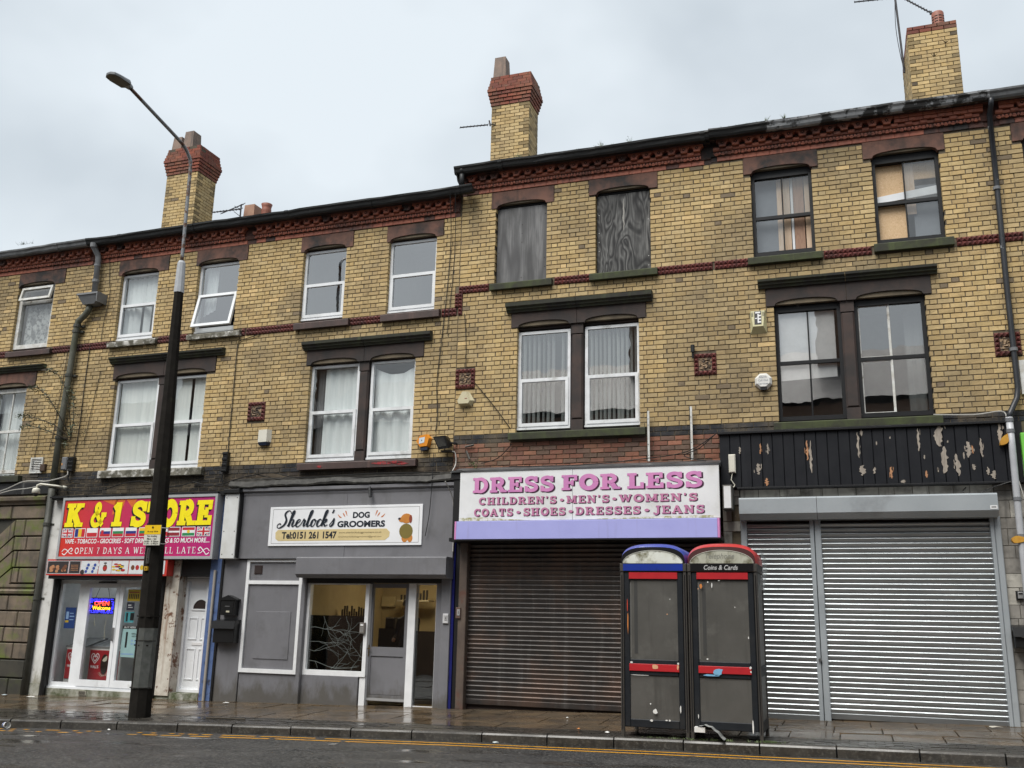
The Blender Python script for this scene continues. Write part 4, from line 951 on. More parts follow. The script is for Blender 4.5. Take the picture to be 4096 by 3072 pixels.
zz=[3.58,3.30,2.95,2.66,2.32,2.01]
g=.012
for i,(a,b) in enumerate(zip(zz[1:],zz)):
    v=-9.75+.03*i
    if i==0:
        stone([(-9.86,a+g),(XR,a+g),(XR,b-g),(-9.86,b-g)]); stone([(-11,a+g),(-9.88,a+g),(-9.88,b-g),(-11,b-g)])
    else:
        j=-9.55+.1*(i%3); stone([(j,a+g),(XR,a+g),(XR,b-g),(j,b-g)]); stone([(v,a+g),(j-.014,a+g),(j-.014,b-g),(v,b-g)])
        stone([(v-.014,a+g),(v-.014,b-g),(-10.5,b-g-.62),(-10.5,a+g-.62)][::-1] if False else [(-10.5,a+g-.62),(v-.014,a+g),(v-.014,b-g),(-10.5,b-g-.62)])
zz=[1.78,1.47,1.16,.86,.54,.19,-.16]
for i,(a,b) in enumerate(zip(zz[1:],zz)):
    j=-9.62+.3*(i%2); m=STONE if i<4 else STONED
    stone([(j,a+g),(XR,a+g),(XR,b-g),(j,b-g)],-.04,m); stone([(-10.6,a+g),(j-.014,a+g),(j-.014,b-g),(-10.6,b-g)],-.04,m)
mb=MB(); mb.extrude_x([(.03,1.80),(-.06,1.81),(-.075,1.86),(-.05,1.9),(-.08,1.94),(-.08,1.99),(.03,2.0)],-11,XR+.01); part('stone_string',mb,STONE,ash)
mb=MB(); mb.extrude_x([(.03,3.59),(-.05,3.6),(-.06,3.64),(-.12,3.68),(-.13,3.74),(-.02,3.78),(.03,3.78)],-13,XR+.03); mb.extrude_x([(.0,3.8),(-.03,3.82),(-.03,4.05),(0,4.07)],-13,XR+.03,1); part('stone_frieze',mb,[STONE,pm('tarred_frieze',(.02,.02,.021),(.012,.012,.013),6,.5,streak=(.12,.12,.115),slo=.66,shi=.7,bmp=.2)],H)

# ================================================================== K & 1 shopfront
H=HOUSE[1]
WHITEP=pm('flaking_white_render',(.62,.62,.6),(.5,.5,.48),4,.7,splash=(.16,.15,.09),dirt=(.3,.29,.26),dirt_scale=4,dlo=.58,dhi=.7,bmp=.15)
MOSSP=pm('mossy_white_plinth',(.36,.36,.32),(.2,.2,.15),5,.75,dirt=(.05,.062,.02),dirt_scale=3,dlo=.46,dhi=.6,bmp=.3)
RUSTW=pm('rusting_white_column',(.55,.52,.46),(.42,.38,.32),6,.7,dirt=(.12,.05,.025),dirt_scale=7,dlo=.55,dhi=.62,streak=(.2,.1,.05),bmp=.2)
BLACKP=flat('black_painted_pipe',(.006,.006,.0065),.45)
mb=MB(); mb.box(-8.80,-8.50,-.05,.3,.12,3.68); mb.box(-8.80,-8.50,-.06,.3,-.25,.12,1); part('pilaster',mb,[WHITEP,MOSSP],H)
mb=MB(); mb.tube([(-8.45,-.03,-.2),(-8.45,-.03,2.12)],.045,10); mb.tube([(-5.86,-.03,-.2),(-5.86,-.03,2.2)],.045,10); split('black_pipe',mb,BLACKP,H)
mb=MB(); mb.box(-8.50,-5.90,.05,.35,-.3,.04); p_=part('plinth',mb,MOSSP,H)
mb=MB(); mb.box(-7.62,-7.44,.035,.06,-.06,.02)
for i in range(7): mb.box(-7.605+i*.022,-7.595+i*.022,.03,.04,-.05,.01,1)
part('air_brick',mb,[WHITEP,SHADEDK],p_)
mb=MB(); mb.box(-8.54,-5.9,.06,.16,.04,.075); mb.ring(-8.44,-5.90,.075,2.09,.06,.09,.16,0,.08,.07); mb.box(-7.95,-7.77,.09,.16,.155,2.02); fr=part('shop_window',mb,UPVC,H)
pane(fr,-8.38,-7.95,.155,2.02,.12,GLASSC)
mb=MB(); mb.ring(-7.76,-6.955,.10,2.02,.075,.075,.14,0,.12,.075); d_=part('glazed_door',mb,UPVC,fr); 
pane(fr,-7.685,-7.03,.22,1.945,.11,GLASSC)
mb=MB(); mb.ring(-6.945,-5.95,.10,2.02,.09,.075,.14,0,.13,.06); part('door_leaf',mb,UPVC,fr); pane(fr,-6.855,-6.04,.23,1.96,.11,GLASSC)
mb=MB(); mb.tube([(-6.99,.04,.98),(-6.99,.04,1.12)],.012,6); mb.box(-7.005,-6.975,.045,.075,.95,1.2); mb.box(-7.45,-7.05,.03,.075,2.035,2.06,1); part('handle',mb,[flat('brushed_steel',(.4,.4,.4),.3,.8),BLACKP],fr)
mb=MB(); mb.box(-5.80,-5.50,-.03,.35,.02,2.48); part('column',mb,RUSTW,H)
mb=MB(); mb.box(-5.83,-4.86,.0,.6,-.35,.075); part('doorstep',mb,MOSSP,H)
mb=MB(); mb.ring(-5.50,-4.98,.08,2.13,.05,.2,.3); mb.box(-5.55,-4.9,.22,.32,2.13,2.5,1); mb.ring(-5.56,-4.92,2.14,2.46,.05,.2,.28); d_=part('front_door_frame',mb,[UPVC,ROOM],H); pane(d_,-5.51,-4.97,2.19,2.41,.215)
mb=MB(); mb.box(-5.46,-4.90,.25,.29,.13,2.08)
def rp(x0,x1,z0,z1,y,arch=False):
    mb.ring(x0,x1,z0,z1,.018,y-.012,y)
for a,b in ((-5.40,-5.20),(-5.13,-4.94)):
    rp(a,b,.3,.86,.25); rp(a,b,1.02,1.42,.25)
q=arc(-5.165,1.58,.2,.2,0,180,12); q2=arc(-5.165,1.58,.17,.17,180,0,12); mb.prism(q+q2,.235,.25); mb.box(-5.365,-4.965,.235,.25,1.55,1.58)
mb.prism(arc(-5.165,1.58,.17,.17,0,180,12),.244,.25,1); mb.box(-5.29,-5.05,.24,.25,.92,.97,2)
part('front_door',mb,[UPVC,SHADEDK,flat('letterbox_white',(.7,.7,.7),.3)],d_)
BLUEP=pm('worn_blue_pilaster',(.055,.10,.24),(.10,.15,.29),5,.6,dirt=(.03,.035,.05),dirt_scale=4,dlo=.55,dhi=.66,bmp=.15)
mb=MB(); mb.box(-4.79,-4.53,-.07,.5,-.2,3.70); mb.box(-4.545,-4.50,-.08,.3,-.2,2.5,1); mb.box(-4.815,-4.79,-.04,.4,-.1,1.0,2); po=part('blue_pilaster',mb,[BLUEP,BLACKP,flat('red_edge',(.3,.03,.03),.6)],H)
mb=MB(); mb.tube([(-4.66,-.1,-.1),(-4.66,-.1,2.28)],.025,8); part('conduit',mb,flat('beige_conduit',(.33,.3,.26),.6),po)
# soffit over the recess, black bressummer
mb=MB(); mb.box(-8.5,-5.85,-.2,.3,2.10,2.165); mb.box(-8.7,-4.55,-.18,.25,3.66,3.74); mb.box(-5.85,-4.79,-.15,.4,2.46,2.5); mb.box(-8.5,-4.6,-.0,.3,2.17,3.7); mb.box(-8.50,-8.44,-.02,.16,-.1,2.1); mb.box(-5.9,-5.8,-.02,.16,0,2.1)
part('bressummer',mb,BLACKP,H)
mb=MB(); x=-8.7
while x<-4.6: mb.box(x,x+random.uniform(.3,.7),-.24,-.05,3.68+random.uniform(0,.02),3.71+random.uniform(0,.02)); x+=.6
split('torn_flashing',mb,[BLACKP],H)
# shop interior
def room(H,x0,x1,y0,y1,z0,z1,mw,mf):
    mb=MB(); mb.quad((x0,y1,z0),(x1,y1,z0),(x1,y1,z1),(x0,y1,z1)); mb.quad((x0,y0,z0),(x0,y1,z0),(x0,y1,z1),(x0,y0,z1)); mb.quad((x1,y1,z0),(x1,y0,z0),(x1,y0,z1),(x1,y1,z1)); mb.quad((x0,y0,z1),(x0,y1,z1),(x1,y1,z1),(x1,y0,z1)); mb.quad((x0,y0,z0),(x1,y0,z0),(x1,y1,z0),(x0,y1,z0),1)
    return part('shop_interior',mb,[mw,mf],H)
WGREY=flat('shop_wall_grey',(.62,.64,.64),.8); FLR=flat('shop_floor',(.12,.11,.1),.5)
room(H,-8.44,-5.9,.17,2.4,.05,2.45,WGREY,FLR)
# --- objects in the K&1 window
REDF=pm('red_freezer_print',(.36,.016,.022),(.30,.012,.02),4,.35,bmp=0); CREAM=flat('freezer_white',(.6,.6,.58),.35); DKBR=flat('chocolate_print',(.02,.012,.008),.4); WPR=flat('white_print',(.75,.75,.75),.5)
def freezer(x0,x1,label):
    t=thing('ice_cream_freezer',label,'freezer',((x0+x1)/2,.6,.1),True,'ice cream freezers'); mb=MB(); mb.cbox(x0,x1,.36,.95,.1,.82,.02); part('cabinet',mb,CREAM,t)
    mb=MB(); mb.cbox(x0+.03,x1-.03,.345,.362,.2,.76,.01); fp=part('front_panel',mb,REDF,t)
    mb=MB(); mb.add([(x0,.36,.82),(x1,.36,.82),(x1,.95,.98),(x0,.95,.98),(x0,.36,.80),(x1,.36,.80),(x1,.95,.80),(x0,.95,.80)],[(0,1,2,3),(4,5,1,0),(5,6,2,1),(7,4,0,3)]); mb.box(x0,x1,.35,.37,.80,.835,1); part('lid',mb,[flat('freezer_glass_lid',(.2,.22,.23),.15),flat('grey_trim',(.2,.2,.2),.4)],t)
    L0=x0+.08
    def hearts(m):
        hp=[(0,-.36),(-.3,-.02),(-.36,.18),(-.28,.33),(-.14,.35),(0,.22),(.14,.35),(.28,.33),(.36,.18),(.3,-.02),(0,-.36)]
        for s in (.26,.14): ribbon(m,[(L0+.10+a*s,.60+b*s) for a,b in catmull(hp,3)],.014,.343)
        bfont(m,"WALL'S",L0,L0+.2,.42,.475,.343,0,.03)
    letters(fp,hearts,WPR)
    mb=MB(); cx=x0+.42 if x1-x0>.5 else x1-.14
    mb.prism([(cx+.085*math.cos(RAD(a)),.5+.19*math.sin(RAD(a))) for a in range(0,360,20)],.334,.344)
    mb.prism(catmull([(cx-.03,.6),(cx+.05,.66),(cx+.06,.58),(cx,.55),(cx-.05,.57)],3),.331,.334,1)
    for i in range(9):
        a=RAD(190+i*20); r=random.uniform(.1,.16); mb.prism([(cx+.08*math.cos(a)-.012,.36+.06*math.sin(a)),(cx+r*math.cos(a),.34+r*.6*math.sin(a)),(cx+.08*math.cos(a)+.012,.36+.06*math.sin(a))],.340,.3435,1)
    part('ice_cream_print',mb,[DKBR,flat('cream_print',(.55,.5,.4),.5)],fp)
t=thing('interior_light','glowing box added inside the store to brighten its interior','light',(-7.2,1.4,2.38),True); mb=MB(); mb.box(-7.9,-6.5,1.3,1.42,2.36,2.40); part('light_panel',mb,emit('added_fill_glow',(.95,.97,1),3.2),t)  # added glow that brightens the dim store, not a lamp of the shop
freezer(-8.36,-7.88,'red fronted ice cream freezer behind the left window of the store'); freezer(-7.78,-7.0,'red fronted ice cream freezer behind the glazed door of the store, under the lit sign')
t=thing('led_sign','lit blue red and orange open sign hanging inside the store door glass','sign',(-7.43,.15,1.44),True)
mb=MB(); mb.box(-7.72,-7.13,.15,.17,1.445,1.755); part('sign_board',mb,flat('led_board',(.01,.01,.03),.4),t)
mb=MB()
for i in range(26):
    for j in range(3):
        for zc in (1.728-.02*j,1.512-.02*j):
            if random.random()<.6: x=-7.705+i*.0224; mb.box(x,x+.012,.146,.15,zc-.006,zc+.006)
for z in range(5):
    for x in (-7.70,-7.67,-7.17,-7.145):
        if random.random()<.8: mb.box(x,x+.014,.146,.15,1.54+z*.03,1.556+z*.03)
part('blue_lights',mb,emit('led_blue',(.03,.03,1.0),2.2),t,kind='stuff')
letters(t,lambda m:bfont(m,'OPEN',-7.60,-7.24,1.61,1.69,.146,0,.01),emit('led_red',(1,.06,.03),1.6)); letters(t,lambda m:bfont(m,'Welcome',-7.64,-7.20,1.525,1.60,.146,0,.005),emit('led_orange',(1,.45,.02),1.5))
mb=MB(); mb.tube([(-7.6,.16,1.75),(-7.5,.16,1.99)],.005,4); mb.tube([(-7.25,.16,1.75),(-7.33,.16,1.99)],.005,4); part('hanger',mb,BLACKP,t)
def poster(x0,x1,z0,z1,y,label,base,deco,left=True):
    t=thing('poster',label,'poster',((x0+x1)/2,y,z0),left); mb=MB(); mb.box(x0,x1,y,y+.003,z0,z1); part('sheet',mb,base,t)
    for mt,rects,txt in deco:
        mb=MB()
        for a,b,c,d in rects: mb.quad((x0+a*(x1-x0),y-.001,z0+c*(z1-z0)),(x0+b*(x1-x0),y-.001,z0+c*(z1-z0)),(x0+b*(x1-x0),y-.001,z0+d*(z1-z0)),(x0+a*(x1-x0),y-.001,z0+d*(z1-z0)))
        for s,a,b,c,d in txt: bfont(mb,s,x0+a*(x1-x0),x0+b*(x1-x0),z0+c*(z1-z0),z0+d*(z1-z0),y-.0015,0,.02)
        part('print',mb,mt,t)
NAVY=flat('blue_poster',(.02,.06,.22),.4); YEL=flat('yellow_poster',(.62,.42,.03),.4); TEAL=flat('pale_teal_poster',(.4,.6,.6),.4); BLKP=flat('black_print',(.012,.012,.014),.4); PALE=flat('pale_blue_print',(.3,.45,.7),.5)
poster(-8.28,-8.02,1.16,1.56,.135,'blue poster with a yellow patch on the left store window',NAVY,[(PALE,[(.1,.35,.45,.8),(.45,.9,.55,.6),(.45,.85,.4,.44),(.45,.8,.7,.74)],[]),(YEL,[(.05,.4,.28,.38)],[])])
poster(-6.80,-6.50,1.70,1.92,.135,'yellow poster at the top of the right store door',YEL,[(BLKP,[(.1+i*.14,.17+i*.14,.2,.6) for i in range(6)],[]),(flat('red_print',(.4,.05,.03),.5),[(.1,.9,.72,.8)],[])])
poster(-6.83,-6.38,.66,1.24,.135,'pale poster headed buy here on the right store door',TEAL,[(BLKP,[(0,.75,.9,1),(.2,.3,.3,.8)],[('REFILLABLE',.5,.95,.72,.77),('VAPE PODS',.5,.9,.64,.69)]),(WPR,[],[('BUY HERE',.08,.68,.92,.98)]),(PALE,[(.5,.6,.5,.56),(.5,.6,.4,.46),(.65,.9,.5,.53),(.65,.9,.42,.45),(.05,.7,.08,.12)],[])])
poster(-6.82,-6.6,1.3,1.5,.135,'small turquoise and black card on the right store door',flat('turquoise_card',(.1,.4,.45),.4),[(BLKP,[(.6,1,.2,.9),(.15,.35,.1,.9)],[])])
poster(-6.80,-6.62,1.53,1.68,.135,'small dark notice above the turquoise card on the store door',flat('dark_notice',(.03,.035,.06),.5),[(WPR,[(.2,.8,.3,.4),(.2,.6,.55,.7)],[])])
mb=MB(); mb.tube([(-7.58,.2,1.42),(-7.6,.2,1.3),(-7.57,.2,1.22)],.006,4); mb.tube([(-7.30,.2,1.42),(-7.33,.2,1.2),(-7.31,.2,.98)],.006,4); thing('fairy_lights','dangling strings of fairy lights below the lit open sign','fairy lights',(-7.45,.2,.98),True,mb=mb,mats=flat('fairy_light_wire',(.5,.45,.3),.5))

# ------------------------------------------------------------------ K&1 signs
def gradmat(name,c1,c2,xa,xb):
    m,nt,b=newmat(name); g=nt.nodes.new('ShaderNodeTexCoord'); s=nt.nodes.new('ShaderNodeSeparateXYZ'); nt.links.new(g.outputs['Object'],s.inputs[0]); mr=nt.nodes.new('ShaderNodeMapRange'); mr.inputs[1].default_value=xa; mr.inputs[2].default_value=xb; nt.links.new(s.outputs[0],mr.inputs[0])
    c=ramp(nt,mr.outputs[0],[(0,c1),(.45,tuple(.5*(a+b_) for a,b_ in zip(c1,c2))),(1,c2)]); c=mixc(nt,ramp(nt,noise(nt,pos(nt),2.2,5),[(.58,0),(.78,.45)]),c,(.05,.01,.015)); nt.links.new(c,b.inputs['Base Color']); b.inputs['Roughness'].default_value=.4; return m
KRED=gradmat('red_to_magenta_print',(.55,.035,.02),(.40,.015,.16),-1.8,1.8)
GREYF=flat('grey_sign_frame',(.34,.35,.36),.4)
t=thing('shop_sign','large red and magenta store sign with yellow block letters and flags','sign',(-6.47,-.25,2.47),True)
mb=MB(); mb.box(-8.32,-4.64,-.235,-.02,2.475,3.68); part('sign_box',mb,flat('sign_case',(.3,.3,.31),.5),t)
mb=MB(); mb.ring(-8.32,-4.64,2.475,3.68,.05,-.262,-.235); part('sign_frame',mb,GREYF,t)
mb=MB(); mb.quad((-8.27,-.245,2.525),(-4.69,-.245,2.525),(-4.69,-.245,3.63),(-8.27,-.245,3.63)); part('sign_face',mb,KRED,t)
mb=MB()
for p_ in ([(-7.4,3.63),(-6.95,3.63),(-7.02,3.5)],[(-7.02,3.63),(-6.78,3.63),(-6.85,3.42),(-7.08,3.32)],[(-6.78,3.63),(-6.5,3.63),(-6.6,3.45)]): mb.add([(x,-.2465,z) for x,z in p_[::-1]],[tuple(range(len(p_)))])
part('orange_facet',mb,flat('orange_print',(.62,.14,.03),.4),t)
YL=flat('yellow_lettering',(.88,.74,.01),.4)
def store(m,dx,dz,y):
    for s,a,b in (('K',-8.20,-7.80),('&',-7.59,-7.25),('1',-7.07,-6.83),('S',-6.60,-6.27),('T',-6.24,-5.92),('O',-5.88,-5.55),('R',-5.50,-5.14),('E',-5.09,-4.76)):
        glyphs(m,s,a+dx,b+dx,3.10+dz,3.565+dz,y,0,.1,.06,.42)
letters(t,lambda m:store(m,-.028,-.032,-.248),BLKP,'lettering_shadow'); letters(t,lambda m:store(m,0,0,-.252),YL)
WL=flat('white_lettering',(.82,.82,.82),.4)
letters(t,lambda m:(bfont(m,'VAPE - TOBACCO - GROCERIES - SOFT DRINKS - SNACKS & SO MUCH MORE....',-8.15,-4.74,2.775,2.865,-.248,0,.02,.1),glyphs(m,'OPEN 7 DAYS A WEEK TILL LATE',-7.88,-5.02,2.572,2.70,-.248,0,.13,0,-.40)),WL)
def curl(m):
    for a,b,s in ((-8.20,-7.92,1),(-4.72,-4.98,-1)):
        c=(a+b)/2; ribbon(m,catmull([(a+.01*s,2.59),(a+.07*s,2.56),(c,2.62),(c+.08*s,2.69),(c+.12*s,2.65),(c+.08*s,2.62)],4),.018,-.248); ribbon(m,catmull([(a,2.62),(a+.06*s,2.67),(c,2.64),(c+.06*s,2.59),(c+.13*s,2.58)],4),.014,-.2482)
letters(t,curl,WL,'flourish')
FM={k:flat('flag_'+k,c,.45) for k,c in dict(white=(.75,.75,.76),red=(.5,.02,.03),blue=(.015,.03,.2),yellow=(.75,.48,.03),green=(.02,.22,.08),maroon=(.25,.02,.03),navy=(.012,.018,.1)).items()}
FK=list(FM); FI=[FM[k] for k in FK]
def flagm(x0,x1,z0,z1,kind):
    mb=MB(); y=-.250; q=lambda a,b,c,d,k,dy=0: mb.quad((x0+a*(x1-x0),y-dy,z0+c*(z1-z0)),(x0+b*(x1-x0),y-dy,z0+c*(z1-z0)),(x0+b*(x1-x0),y-dy,z0+d*(z1-z0)),(x0+a*(x1-x0),y-dy,z0+d*(z1-z0)),FK.index(k))
    mb.box(x0-.012,x1+.012,-.249,-.246,z0-.012,z1+.012,0)
    if kind=='uk':
        q(0,1,0,1,'navy')
        for (w_,k,dy) in ((.2,'white',.0004),(.08,'red',.0008)):
            for s in (0,1):
                a,b=((0,0),(1,1)) if s==0 else ((0,1),(1,0)); h=w_*.6
                if s==0: P_=[(0,0),(h,0),(1,1-h),(1,1),(1-h,1),(0,h)]
                else: P_=[(0,1),(0,1-h),(1-h,0),(1,0),(1,h),(h,1)]
                mb.add([(x0+u*(x1-x0),y-dy-.0001*s,z0+v*(z1-z0)) for u,v in P_],[tuple(range(6))],FK.index(k))
        q(.36,.64,0,1,'white',.0012); q(0,1,.3,.7,'white',.0013); q(.42,.58,0,1,'red',.0016); q(0,1,.4,.6,'red',.0017)
    elif kind[0]=='v':
        n=len(kind[1]); [q(i/n,(i+1)/n,0,1,k) for i,k in enumerate(kind[1])]
    else:
        n=len(kind[1]); [q(0,1,1-(i+1)/n,1-i/n,k) for i,k in enumerate(kind[1])]
        if len(kind)>2: 
            if kind[2]=='sun': mb.add([(x0+(.5+.13*math.cos(RAD(a)))*(x1-x0),y-.0006,z0+(.5+.2*math.sin(RAD(a)))*(z1-z0)) for a in range(0,360,30)],[tuple(range(12))],FK.index('yellow'))
            else: mb.add([(x0+a*(x1-x0),y-.0006,z0+b*(z1-z0)) for a,b in ((.1,.8),(.1,.4),(.22,.2),(.34,.4),(.34,.8))],[tuple(range(5))],FK.index('red'))
    part('flag',mb,FI,t)
fx=[-8.24,-7.93,-7.63,-7.31,-7.0,-6.69,-6.37,-6.06,-5.95,-5.71,-5.37,-5.03]
KINDS=['uk',('v',('blue','yellow','red')),('h',('white','red')),('h',('white','blue','red'),'shield'),('h',('white','green','red')),('h',('white','blue','red')),('h',('yellow','green','red')),None,('h',('white','red')),('h',('maroon','maroon','white','maroon','maroon')),('h',('red','white','green'),'sun'),'uk']
for x,k in zip(fx,KINDS):
    if k: flagm(x,x+.245 if x<-6.2 else x+.275,2.905,3.06,k)
t=thing('shop_sign','narrow photo strip sign with a red border above the store window','sign',(-7.1,-.25,2.165),True)
mb=MB(); mb.box(-8.53,-5.64,-.24,-.05,2.165,2.475); part('sign_box',mb,flat('red_strip',(.5,.04,.03),.4),t)
MV=[flat('picture_dark',(.035,.03,.03),.4),flat('picture_white',(.62,.64,.66),.4),flat('picture_tan',(.42,.2,.1),.4),flat('picture_blue',(.03,.07,.3),.4),flat('picture_red',(.4,.03,.03),.4),flat('picture_yellow',(.6,.42,.03),.4),flat('picture_green',(.05,.25,.06),.4),flat('picture_brown',(.15,.06,.03),.4)]
def pic(x0,x1,bgm,blobs):
    mb=MB(); mb.box(x0-.01,x1+.01,-.2445,-.24,2.195,2.445,1); mb.box(x0,x1,-.246,-.24,2.205,2.435,bgm)
    for i,(a,b,r,s,k) in enumerate(blobs): mb.add([(x0+a*(x1-x0)+r*math.cos(RAD(j)),-.2465-.0002*i,2.205+b*.23+r*s*math.sin(RAD(j))) for j in range(0,360,45)],[tuple(range(8))],k)
    part('picture',mb,MV,t)
pic(-8.51,-7.99,0,[(random.uniform(.12,.9),random.uniform(.15,.7),random.uniform(.025,.05),.9,random.choice((2,2,7))) for i in range(14)])
pic(-7.96,-7.70,0,[(.2+.12*(i%6),.25+.14*(i//6),.010,1,2) for i in range(24)])
pic(-7.67,-7.27,1,[(.12+.2*(i%5)+.06*(i//5),.15+.27*(i//5),.034,.9,(3 if (i+i//5)%2 else 1)) for i in range(15)]+[(.1,.1,.05,1,0)])
pic(-7.23,-6.95,1,[(.5,.45,.055,1.25,7),(.5,.42,.05,.7,4),(.5,.84,.04,.4,0)])
pic(-6.92,-6.55,1,[(random.random()*.8+.1,random.random()*.7+.15,.05,.35,random.choice((4,4,3,0,5))) for i in range(14)])
pic(-6.51,-5.70,1,[(.10+.13*i,.48,.045,1.1,k) for i,k in enumerate((7,4,5,6,3,2,5))])
t=thing('blank_sign','plain white projecting panel between the store sign and the grey fascia','sign',(-4.35,-.2,2.48),True)
mb=MB(); mb.cbox(-4.515,-4.20,-.21,-.03,2.48,3.675,.01); part('panel',mb,pm('white_sign_panel',(.62,.63,.63),(.52,.52,.5),3,.45,dirt=(.35,.33,.28),dlo=.6,dhi=.8,bmp=.03),t)
mb=MB(); mb.cbox(-4.53,-4.18,-.26,-.03,3.68,3.76,.01); mb.box(-4.2,-4.17,-.2,-.05,2.5,3.68); part('panel_top',mb,BLACKP,t)
mb=MB()
for x in (-4.47,-4.24):
    for z in (2.56,2.98,3.6): mb.box(x-.008,x+.008,-.214,-.21,z-.008,z+.008)
part('screw',mb,SHADEDK,t,kind='stuff')
# ================================================================== grey dog groomers
H=HOUSE[2]
GREYP=pm('satin_grey_paint',(.170,.170,.183),(.140,.140,.151),1.3,.36,rough2=.55,dirt=(.105,.105,.108),dirt_scale=2.0,dlo=.54,dhi=.78,streak=(.125,.125,.128),slo=.56,shi=.8,bmp=.14,bscale=7,splash=(.075,.068,.055))
WOODW=pm('white_painted_wood',(.74,.75,.76),(.66,.67,.68),5,.4,bmp=.05)
LEAD=pm('wet_lead_flashing',(.055,.058,.06),(.10,.105,.11),6,.35,bmp=.6,bscale=12,dirt=(.02,.02,.02),dirt_scale=3)
mb=MB(); mb.extrude_x([(.0,3.63),(-.10,3.63),(-.115,3.67),(-.10,3.69),(-.15,3.72),(-.15,3.775),(0,3.79)],-4.18,.10); fa=part('fascia_cornice',mb,GREYP,H)
mb=MB(); mb.box(-4.24,-1.985,-.10,.1,2.49,3.63); mb.box(-1.98,.10,-.10,.1,2.49,3.63); mb.box(-4.25,-1.985,-.104,.1,2.49,3.06) ; split('fascia_board',mb,GREYP,H)
mb=MB(); N_=60
for i in range(N_):
    x=-4.5+i*(4.65/(N_-1)); w1_=.018*math.sin(x*2.1)+.012*math.sin(x*5.3+1)+random.gauss(0,.005)
    mb.v += [(x,-.02,3.79),(x,-.165+w1_*.5,3.80+w1_*.6),(x,-.17+w1_*.5,3.83+w1_),(x,-.12,3.915+w1_*.5),(x,.0,3.98)]
for i in range(N_-1):
    for j in range(4): mb.f.append((i*5+j,i*5+j+1,i*5+j+6,i*5+j+5)); mb.m.append(0)
part('tarred_gutter_ledge',mb,pm('tarred_ledge',(.018,.017,.015),(.05,.048,.042),9,.55,lo=.45,hi=.7,bmp=.7,bscale=14,spec=.3),H)
mb=MB(); mb.cbox(-4.56,-4.01,-.05,.1,-.30,2.475,.006); mb.cbox(-4.0,-2.82,-.03,.1,-.3,.50,.006); mb.cbox(-2.79,-1.615,-.01,.1,-.1,.50,.006); mb.cbox(-3.93,-2.85,-.03,.1,.5,2.06,.004); mb.cbox(-3.93,-2.8,-.03,.1,2.08,2.46,.004); mb.cbox(-3.735,-3.015,-.042,.0,.735,1.555,.004); split('stall_panel',mb,GREYP,H)
mb=MB(); mb.ring(-4.005,-2.82,.495,2.475,.06,-.06,.02,0,.07,.045); mb.box(-3.95,-2.80,-.058,.02,2.035,2.10); part('white_frame',mb,WOODW,H)
mb=MB(); mb.box(-3.85,-3.685,-.04,0,2.215,2.37); mb.box(-3.835,-3.70,-.045,-.04,2.23,2.355,1); part('vent_cover',mb,[flat('brown_vent',(.035,.018,.016),.5),SHADEDK],H)
mb=MB(); mb.cbox(-2.80,-2.72,-.09,.1,-.2,2.15,.008); mb.cbox(-.10,.075,-.06,.2,-.15,2.2,.008); mb.box(-.21,-.10,.0,.2,-.1,2.12); split('grey_post',mb,GREYP,H)
mb=MB(); mb.ring(-2.74,-1.49,.50,2.06,.07,.0,.1,0,.085,.02); mb.box(-1.60,-1.49,.02,.15,.02,.52); sw=part('shop_window',mb,WOODW,H); pane(sw,-2.67,-1.56,.585,2.04,.06,GLASSC)
mb=MB(); mb.ring(-1.535,-.75,.12,2.07,.085,.10,.15,0,.09,.075); mb.box(-1.45,-.835,.10,.15,.85,1.0); mb.box(-1.45,-.835,.12,.14,.21,.85); mb.box(-1.45,-.835,.115,.12,.22,.83); dr=part('shop_door',mb,GREYP,H); pane(dr,-1.45,-.835,1.0,1.995,.12,GLASSC)
mb=MB(); mb.box(-1.54,-.745,.08,.11,.12,.16); part('weather_bar',mb,flat('grey_bar',(.3,.3,.3),.4),dr)
mb=MB(); mb.box(-1.525,-1.485,.075,.10,.84,1.03); mb.tube([(-1.505,.05,.97),(-1.44,.05,.97)],.009,6); mb.tube([(-1.505,.1,.97),(-1.505,.05,.97)],.009,6); part('handle',mb,flat('brass_handle',(.3,.2,.07),.35,.8),dr)
mb=MB(); mb.box(-.745,-.61,.03,.16,.05,2.07); mb.ring(-.63,-.22,.05,2.07,.02,.06,.1); sl2=part('side_light',mb,WOODW,H); pane(sl2,-.61,-.24,.10,2.05,.09,GLASSC)
mb=MB(); mb.quad((-2.67,.07,.585),(-1.56,.07,.585),(-1.56,.07,1.51),(-2.67,.07,1.51)); mb.quad((-.61,.098,.10),(-.24,.098,.10),(-.24,.098,1.28),(-.61,.098,1.28)); part('dark_window_film',mb,glassmat('dark_film',1.5,(.035,.042,.042),.02,.14),sw)
mb=MB()
rb=random.Random(5)
def twig(x,z,a,l,w_,dp):
    p=[(x,z)]; n=7
    for i in range(n):
        a+=rb.gauss(0,.22); x+=l/n*math.cos(a); z+=l/n*math.sin(a)
        if not(-2.66<x<-1.57 and .60<z<1.50): break
        p.append((x,z))
        if dp and rb.random()<.55: twig(x,z,a+rb.choice((-1,1))*rb.uniform(.4,1.0),l*rb.uniform(.35,.65),w_*.7,dp-1)
    if len(p)>2: ribbon(mb,p,[w_*(1-.6*i/len(p)) for i in range(len(p))],.066-.0001*rb.randrange(9))
for x,z,a,l,w_ in ((-2.66,1.30,.35,.7,.016),(-2.66,.74,.25,1.0,.015),(-2.66,1.06,.1,.7,.012),(-2.66,.92,-.1,.8,.012),(-2.4,1.5,-1.0,.6,.011),(-1.95,1.5,-1.5,.5,.009),(-1.58,1.2,2.9,.6,.010),(-1.58,.8,2.6,.6,.010),(-1.8,.6,1.3,.5,.009),(-2.2,.6,1.0,.5,.010)): twig(x,z,a,l,w_*.7,1)
